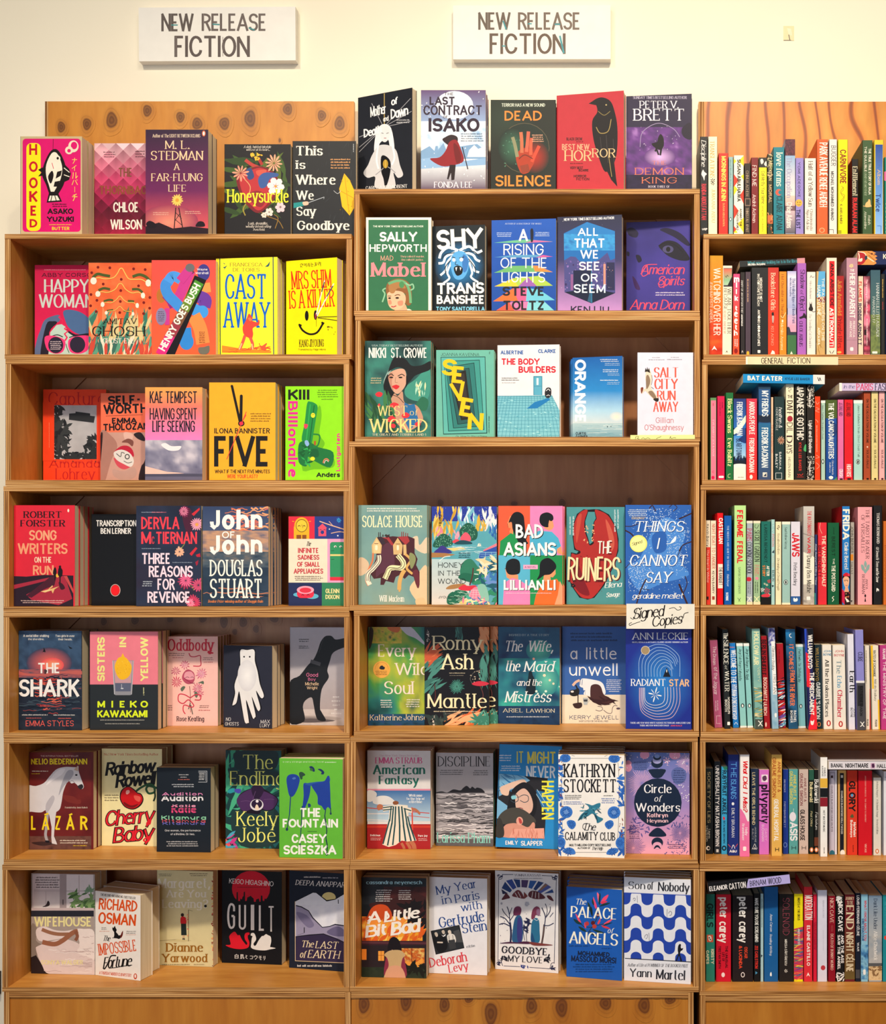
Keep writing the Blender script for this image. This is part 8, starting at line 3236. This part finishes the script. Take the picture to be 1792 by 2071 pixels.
+ 407 470 280 8ccaca b=1062 x=445 | aqua leaning spine, first of two alike
r eef0ec 400 280 475 305
r eef0ec 440 1042 512 1065
v i 23383a 432 330 458 628|Jorge Luis Borges Labyrinths
o 23383a 466 855 16 20
b ecf2f0 460 845 472 848 472 868 460 866
+ 474 528 280 8ccaca b=1062 x=512 | aqua leaning spine, second of two alike
r eef0ec 470 280 535 305
r eef0ec 508 1042 570 1065
v i 23383a 496 330 524 618|Jorge Luis Borges The Aleph
o 23383a 530 855 15 20
b ecf2f0 524 845 536 848 536 868 524 866
+ 551 628 145 7cb0a8 b=1074 x=583 | tall grey-green leaning spine with striped landscape
k 6aa0a0,8abcb0,a8d0c0 3 545 140 670 700
f e8c048,3a5a4a,c8a038,5a7a68,d8d4b0 44 9 5 560 690 670 980 0
r 4a5450 570 980 670 1080
v b ecebb8 570 172 616 478|HOLLOW AIR
v r ecebb8 604 500 624 635|VERITY
s f4f4f0 7 610 995 630 1018 610 1045
s f4f4f0 7 650 995 632 1018 650 1045
+ 633 692 212 9c1a24 b=1070 x=667 | crimson leaning spine with squeezed black capitals
v x 2a0f14 640 245 684 575|BERLIN SHUFFLE
v b ecccbc 658 595 692 945|BOSCHWITZ ULRICH
o f0d0c0 682 1030 7 22
+ 701 765 138 8ab2cc b=1072 x=738 | tall pale blue spine with white title panel
k 2a3080,6a70b0,d8dce8,3a3a80 4 695 135 780 300
k 6a9ac0,a0c4d8,7aaac8 3 740 720 800 1080
p f4f4f4 731 262 764 262 782 752 746 752
v i 2a2a38 738 310 764 530|Clarence Boulay
v r 2a2a38 750 555 780 742|TRISTAN
b f0f4f4 762 930 780 925 780 960 766 960
+ 776 845 282 a81c28 b=1065 x=802 | red spine with a striped collage foot, leaning
f 1a1a2c,6a48a0,f0f0f0,48a8c8,e84a3a,1a1a2c 70 12 4.5 790 580 872 1060 -20
M 6a0f18 1 795 330 815 470
+ 862 953 150 1a2a3a b=1072 x=893 | tall midnight spine with orange capitals, leaning
k 12202e,1f3a58,2a6a9a,12202e 3 855 145 1000 1080
g 2a8ad0 12304a 855 150 900 300
s f0f0f0 6 915 190 900 200 905 220 920 225
v b ee7a48 896 290 936 520|IT COMES
v b ee7a48 904 530 948 855|FROM THE RIVER
v b ecf0f0 938 900 962 1012|RACHEL
v b ecf0f0 908 900 930 1012|BOWER
+ 957 1028 290 7cbac4 b=1065 x=983 | aqua leaning spine beside the midnight one
r e4ecec 950 290 1035 312
r e4ecec 980 1045 1055 1068
v i 23383a 982 335 1006 640|Paul Bowles The Sheltering Sky
o 23383a 1005 860 14 20
b ecf2f0 1000 850 1010 852 1010 872 1000 870
+ 1036 1122 145 26285c b=1080 x=1075 | tall navy and scarlet leaning spine with white capitals
p 2a4ac0 1030 145 1055 145 1075 700 1050 600
p e82a38 1050 360 1075 380 1100 690 1060 680
p e82a38 1135 790 1155 820 1155 1085 1070 1085 1100 920
p 15171f 1060 145 1130 145 1160 800 1130 760 1100 300
v x f6f2ec 1070 200 1112 515|WILLIAM BOYD
v x f6f2ec 1086 545 1128 945|THE PREDICAMENT
b f6f2ec 1095 995 1115 1000 1128 985 1120 1030 1100 1030
+ 1131 1196 290 1f313a b=1070 x=1152 | dark slate leaning spine with gold and white capitals
v b b0904c 1140 320 1170 630|WILLIAM BOYD
v b ecf0f0 1144 640 1184 980|GABRIEL'S MOON
o d88a4a 1172 1028 17 22
o 1f313a 1172 1028 11 15
+ 1200 1290 292 ece6dc b=1075 x=1215 | white leaning spine with a black serif title
t b 3a80a8 1214 342 1286 362|JOHN
t b 3a80a8 1212 372 1286 394|BOYNE
v S 1a1a1a 1230 430 1264 960|All the Broken Places
o b82a28 1262 1018 20 28
o ece6dc 1262 1018 9 18
+ 1297 1418 296 ece6dc b=1078 x=1310 | wide white leaning spine with a multicoloured serif title
t b c02f44 1318 342 1400 362|JOHN
t b c02f44 1312 378 1408 400|BOYNE
v S 8a9ca4 1335 430 1378 560|The
v S 5a9ac0 1340 580 1382 690|Echo
v S c8304c 1342 710 1388 970|Chamber
o b82a28 1373 1025 20 28
o ece6dc 1373 1025 9 18
+ 1432 1496 195 e0e0ee b=1080 x=1447 | pale lilac spine with a chunky black title, leaning
v S 1a1a1c 1455 535 1502 732|Earth
v b 1a1a1c 1464 875 1484 965|BOYNE
v b 1a1a1c 1490 880 1506 960|JOHN
+ 1504 1586 155 8c8ad2 b=1084 x=1526 | tall periwinkle spine with a grey lower half, leaning
r 4c4c52 1520 640 1610 1090
r ecebf0 1515 625 1600 645
v S 23203c 1532 360 1576 450|CURE
r 2c2c30 1530 670 1582 860
v b 17171a 1550 676 1576 950|KATHERINE BRABON
s f4f4f0 7 1555 1005 1572 1028 1555 1050
s f4f4f0 7 1590 1005 1574 1028 1590 1050
+ 1592 1640 300 e8dece b=1078 x=1606 w=.12 | slim cream leaning spine with a red edge
r cc3038 1640 700 1660 1090
M 3a3020 1 1600 340 1616 660
v b 2a2018 1614 980 1630 1042|PICADOR
+ 1650 1725 300 ece4d4 b=1078 x=1664 | cream leaning spine with a yellow edge
p f0c030 1650 300 1670 300 1680 700 1664 700
p f0c030 1715 800 1740 800 1740 1085 1722 1085
v b 3a3020 1674 345 1698 590|RATES OF EXCHANGE
v i 3a3020 1684 612 1704 812|Malcolm Bradbury
v b 2a2018 1690 985 1710 1050|PICADOR
+ 1733 1800 295 bc3c84 b=1080 x=1745 | magenta leaning spine with white capitals
v b f4e0e8 1762 330 1788 430|KALIANE
v b f4e0e8 1764 445 1790 980|THE MINISTRY OF TIME
+ 1806 1860 295 3a3a44 b=1080 x=1816 | dark leaning spine cut by the frame edge
@R5 c5
+ 126 196 292 1c2124 b=1082 | black spine with gold spaced capitals
v s d0c094 142 325 168 796|SOCIETY OF LIES
v s d8d4c8 150 855 168 940|Lauren
v s d8d4c8 130 825 146 968|Ling Brown
o f0e8e0 147 1030 18 20
o 1c2124 152 1030 11 12
+ 204 263 228 2a3038 b=1082 | tall dark grey spine with white capitals
v b f2eeee 215 265 250 625|UNIVERSALITY
v b f2eeee 215 640 250 1012|NATASHA BROWN
q d8d8d4 222 1040 244 1068 3
+ 268 325 275 3aa0d0 b=1087 | sky blue spine with navy capitals, red berry
p 2a7a60 280 275 325 275 325 300 300 310
v x 17202e 278 310 318 722|RUBYFRUIT JUNGLE
b d82a38 285 740 300 745 302 765 288 768
v b 17202e 286 776 306 985|RITA MAE BROWN
o 17202e 295 1030 22 24
o 3aa0d0 295 1030 10 12
+ 331 434 165 1f2f7a b=1100 | tall navy spine with sky blue capitals
v r 5aa4e8 358 230 410 380|THE
v r 5aa4e8 358 395 408 575|ISLANDS
o f0f0f4 377 620 12 14
v r e4e8f0 364 660 392 930|EMILY BRUGMAN
l d84a38 5 332 995 355 1020
l d84a38 5 420 990 400 1020
s f0f0f4 5 365 1035 380 1000 395 1035
t x f0f0f4 345 1045 412 1070|A&U
+ 441 531 165 f2eef0 b=1110 | tall white and pink spine with red script
b ec74ac 430 690 480 710 510 780 540 810 545 1120 430 1120
v B dc222c 470 222 514 350|What
v B dc222c 470 370 512 480|Did
v B dc222c 470 500 512 540|I
v B dc222c 470 560 512 698|Miss?
v S f6e8ee 490 840 512 912|Holly
v S f6e8ee 462 804 484 960|Brunnbauer
q f6f0f0 470 1015 500 1055 8
+ 539 613 295 23324e b=1080 | navy spine with pale gold capitals
v b ecdcac 554 330 582 815|LEAVE THE GIRLS BEHIND
v r c8ccd4 578 832 592 975|JACQUELINE
v r c8ccd4 554 850 568 950|BUBLITZ
s e8ecf0 4 565 1020 578 990 590 1020
t b e8ecf0 552 1022 600 1042|A&U
+ 618 713 305 d472cc b=1090 | orchid pink spine with bold dark lowercase
q ecdcea 640 350 700 420 4
b 5a3a58 650 370 680 360 690 390 670 410 652 400
v x 231228 638 442 712 610|pity
v x 231228 638 620 712 800|party
v r f4d0ec 672 850 692 960|DAISY
v r f4d0ec 642 812 666 966|BUCHANAN
+ 732 832 165 e2b45c b=1105 | tall mustard spine with rust and white capitals
v b a44820 790 230 820 512|ANNE BUIST &
v b a44820 740 192 776 560|GRAEME SIMSION
v b f4f0ea 756 578 798 968|GENERAL HOSPITAL
l 2a2418 6 770 1025 770 1060
l 2a2418 6 770 1042 800 1042
l 2a2418 6 800 1025 800 1060
+ 839 890 302 1f3c98 b=1085 | slim royal blue spine with small white capitals
v s d0d8f0 848 395 862 512|DINO BUZZATI
v s d0d8f0 848 600 864 840|PARTHIAN BECKETT
o 6a8ad0 860 1000 18 24
o 1f3c98 860 1000 12 17
+ 893 980 300 58a4a4 b=1085 | blue-green spine with yellow names, big white word
v b e0cc54 935 350 962 582|ANNE BUIST &
v b e0cc54 902 318 930 622|GRAEME SIMSION
t r e0e8e8 930 664 944 695|I
o e8e4f0 930 740 30 44
v x ecebf2 904 790 974 962|ASIS
l 17282a 5 922 1010 922 1044
l 17282a 5 922 1027 958 1027
l 17282a 5 958 1010 958 1044
+ 986 1076 302 ccb8b0 b=1085 | dusty pink spine with dark hand-cut capitals
v b 7a2f38 1034 380 1056 600|ANNE BUIST &
v b 7a2f38 996 338 1024 636|GRAEME SIMSION
v x 2a1f20 998 674 1042 962|GLASS HOUSE
l 2a1f20 5 1015 1010 1015 1044
l 2a1f20 5 1015 1027 1050 1027
l 2a1f20 5 1050 1010 1050 1044
+ 1080 1126 305 1c2622 b=1078 | slim black spine with cream blackletter
r 2a5a4a 1080 305 1126 400
v S ecdfac 1086 420 1116 605|Bukowski
v c ecdfac 1094 690 1112 830|Post Office
o e08048 1104 1045 17 22
o f4ece4 1104 1045 8 14
+ 1129 1174 305 1c1c1c b=1078 | slim black spine with white blackletter
v S ecebe8 1130 395 1166 612|Bukowski
v c ecebe8 1138 700 1160 860|Factotum
r 6a3a28 1129 930 1174 1010
o e08048 1148 1045 17 22
o f4ece4 1148 1045 8 14
+ 1183 1252 190 f2f2f2 side=b8b4b0 b=1110 | tall white spine with gold, black and maroon bands
r e4b444 1183 385 1252 472
r 1a1d22 1183 475 1252 560
r 8c2030 1183 562 1252 645
v b 4a4a4c 1218 285 1234 365|CHARLES
v b 4a4a4c 1198 270 1212 365|BUKOWSKI
v b 3a3a3c 1210 680 1228 880|HOT WATER MUSIC
M 1a1a1a 1 1212 1018 1230 1080
+ 1266 1338 310 ccc4d6 b=1090 | pale violet spine with a thin frame
r 6a6474 1274 330 1318 334
l 6a6474 3 1275 330 1275 1085
l 6a6474 3 1317 330 1317 1085
r e8e4ec 1322 310 1338 1095
v b 4a3438 1284 450 1300 880|CHARLES BUKOWSKI HAM ON RYE
q 4a3438 1282 358 1302 382 2
o 2f6e84 1294 1080 24 32
+ 1347 1426 310 dcac64 b=1090 | tan-edged black spine with small white capitals
r 1c1e28 1365 336 1402 1090
v b e0dcd4 1376 500 1392 900|CHARLES BUKOWSKI HOLLYWOOD
q e0dcd4 1374 355 1394 380 2
o f0ece4 1390 1075 22 30
+ 1431 1529 312 dc3c28 b=1095 | orange-red spine with chunky black capitals
v x 1a1a1c 1448 410 1510 690|GLORY
o 48a0d0 1478 542 12 14
b 5a5a38 1460 740 1480 715 1495 740 1480 750
v x f6ece4 1490 790 1514 928|NoViolet
v x f6ece4 1462 770 1484 930|Bulawayo
M 5a1a14 1 1480 995 1498 1072
+ 1534 1666 315 d01a28 b=1098 | wide scarlet spine with tiny white serif
v s f4ccbc 1596 360 1608 555|ANTHONY BURGESS
v s f4ccbc 1596 570 1608 790|THE COMPLETE ENDERBY
v s f4ccbc 1595 990 1612 1072|VINTAGE
+ 1674 1749 378 e0dcd2 b=1098 | off-white spine with small black italic
v s 2a2a28 1704 412 1720 560|Anthony Burgess
v s 2a2a28 1704 580 1720 745|A Clockwork Orange
v s 2a2a28 1704 765 1720 900|Restored Edition
o cc6a2c 1710 1058 16 22
o f4ece4 1710 1058 8 14
+ 1768 1850 320 e8e8f2 b=1098 | white spine cut by the frame edge
l 4a4a58 3 1780 375 1800 375
_ 1262 1880 226 304 e0dce6 d=.02 w=.16 | white book with black capitals and a pink square, lying on upright spines
t x 17171b 1282 246 1398 284|BANAL
t x 17171b 1416 246 1632 286|NIGHTMARE
q c8a0c0 1650 243 1690 294 5
b 4a2a4a 1660 255 1680 250 1685 280 1665 285
t x 17171b 1708 252 1810 288|HALLE
t x 17171b 1824 252 1880 288|BUTLER
@R6 c6
+ 127 211 312 2f8c7c b=1105 | teal-green spine with big black capitals
v x 123230 134 398 196 620|GIRLS
r dc5a40 136 688 194 756
b f4ece0 148 700 170 698 180 720 175 745 155 742
o 1a1a18 158 716 6 7
o 1a1a18 168 732 6 7
v x e4e4c4 174 820 202 958|KIRSTY
v x e4e4c4 130 832 156 958|CAPES
+ 219 362 315 cc1830 b=1103 | wide crimson spine with chunky cream lowercase
v x f6eee8 254 342 330 535|peter
v x f6eee8 250 565 330 762|carey
v x 4a0a14 306 790 330 1000|THE UNUSUAL
v x 4a0a14 276 850 300 935|LIFE OF
v x 4a0a14 242 790 266 1000|TRISTAN SMITH
o f0dcdc 286 1058 16 22
+ 371 567 325 231c20 b=1108 | very wide black spine with chunky cream lowercase
v x f6f2ee 432 338 512 535|peter
v x f6f2ee 432 565 512 760|carey
v x e4482c 482 800 512 905|OSCAR
v x e4482c 432 790 462 1000|& LUCINDA
o f0e8e8 468 1058 18 24
o 231c20 468 1058 12 17
+ 571 627 308 15171b b=1085 | black spine with white and red capitals
v x e4e4e0 580 350 612 756|MAKE SURE YOU DIE SCREAMING
v x dc342c 580 788 608 1000|ZEE CARLSTROM
p 4a9ac8 585 1025 605 1040 585 1055
+ 631 660 308 a8cad2 b=1085 w=.12 | very slim pale blue spine
M 2a3a48 1 638 350 652 640
p 2a3a48 636 870 652 880 636 900
+ 664 797 245 1a5ea0 b=1097 | wide mid-blue spine with small white script
v i f0f4f8 720 498 742 660|Anne Carson
v i f0f4f8 718 685 738 880|Reading Writing
b f4f8fa 722 1040 732 1035 735 1068 720 1066
+ 802 938 312 242122 b=1090 | wide charcoal spine with thin dark pink capitals
v l a04458 838 348 900 692|SOLENOID
v b dcd8d0 855 730 877 972|MIRCEA CĂRTĂRESCU
n dcd8d0 866 1022 20 6
+ 941 1026 310 f2e21a b=1095 | spine, plain yellow above and striped below
p cc3a58 941 632 1030 610 1030 1100 936 1100
f cc3a5c,ec7c3c,3a8060,7c3c90,f0c848,2a6a8a,d83a4a 110 8 6 936 640 1030 1095 -12
p f2e21a 938 560 1030 560 1030 612 938 634
v b 3a3410 974 345 996 555|NIGHTS AT THE CIRCUS
v c f4f0ea 976 632 996 782|ANGELA CARTER
+ 1031 1113 245 dc303c b=1100 | tall red spine with white capitals
v x f6eeea 1042 322 1112 550|MODERATION
v x f6eeea 1060 602 1090 975|ELAINE CASTILLO
p f6eeea 1055 1075 1072 1035 1090 1075 1072 1060
+ 1118 1153 315 d41f3c b=1100 w=.12 | slim red spine with faint lettering
M f08a90 1 1124 370 1136 550
M 5a0f1c 2 1124 565 1150 840
+ 1158 1249 275 dcdcf0 b=1115 | tall pale lilac spine with a red dot
v s 8a8a9c 1206 370 1220 530|BRIAN CASTRO
M c4c4d4 1 1206 640 1218 835
o c03c48 1210 993 21 23
+ 1256 1326 328 8c1426 b=1112 | burgundy spine with pale serif capitals
v s ecc0b0 1274 350 1308 580|NICK CAVE
v s ecc0b0 1280 680 1306 1015|DEATH OF BUNNY MUNRO
M b05a58 2 1282 600 1306 660
+ 1330 1406 330 1a1a1b b=1112 | black spine with white stencilled capitals
f e8e8e8 10 14 2 1330 330 1406 400
v x f2eeee 1350 380 1392 660|NICK CAVE
v x f2eeee 1376 690 1402 950|AND THE ASS
v x f2eeee 1344 690 1370 1010|SAW THE ANGEL
f e8e8e8 14 12 2 1335 1040 1406 1110
+ 1410 1505 315 6c2028 b=1100 | maroon to olive spine with tall cream capitals
g 6c2028 6a5a30 1410 560 1505 1100
t S dcccac 1418 338 1496 365|JOURNEY
t S dcccac 1430 375 1485 408|TO THE
v S dcccac 1424 415 1494 640|END
v b dcccac 1424 665 1492 850|NIGHT
v b dcccac 1424 865 1490 1030|CÉLINE
+ 1509 1556 302 1a2032 b=1097 | slim navy spine with white capitals
v b e4e4e8 1522 325 1546 700|LOUIS-FERDINAND CÉLINE
v b e4e4e8 1524 760 1544 840|WAR
r 4a4a50 1512 1010 1550 1090
+ 1560 1627 315 8cc4e0 b=1097 | light blue spine with dark waves at the foot
k 2a5a98,8ac4e0,4a88c0,1f3a68 5 1555 780 1630 1100
v x c83c4c 1590 370 1614 745|WHAT I KNOW ABOUT YOU
v x 23407c 1568 540 1590 745|ERIC CHACOUR
q f0f4f4 1580 1008 1604 1058 10
+ 1632 1755 325 9cacbc b=1105 | wide grey-blue beach spine with dark and white serif
g 7a94b0 b0b4b8 1630 325 1760 700
k 8a98a8,b8b8b8,a8a8a8 2 1630 700 1760 960
r 5a5c60 1630 950 1760 985
k c8a878,e0c498,b08c5c 4 1630 980 1760 1110
f 8a6a48 12 16 1.5 1640 985 1750 1060
v s 1f2f4a 1678 355 1712 640|Dark Like Under
v s f4f0ec 1680 655 1712 922|Alice Chadwick
+ 1760 1850 320 1f8c9c b=1105 | teal spine cut by the frame edge
v r 48b0bc 1780 380 1800 680|SUMMER
o e84a38 1788 715 14 18
_ 152 908 213 300 b8b0ec side=17181c slope=-86 d=.006 w=.15 | black and lilac book with jagged capitals, slanting across the green and crimson spines
p 15161a 130 100 520 100 500 310 130 330
p 15161a 130 180 525 150 495 270 130 320
t b/000000 f2eef0 158 232 326 276 -7|ELEANOR
t b/000000 f2eef0 340 205 496 262 -7|CATTON
t h 15161a 532 180 682 232 -6.5|BIRNAM
t h 15161a 700 160 824 218 -6.5|WOOD
'''
spine_books(SPINES)
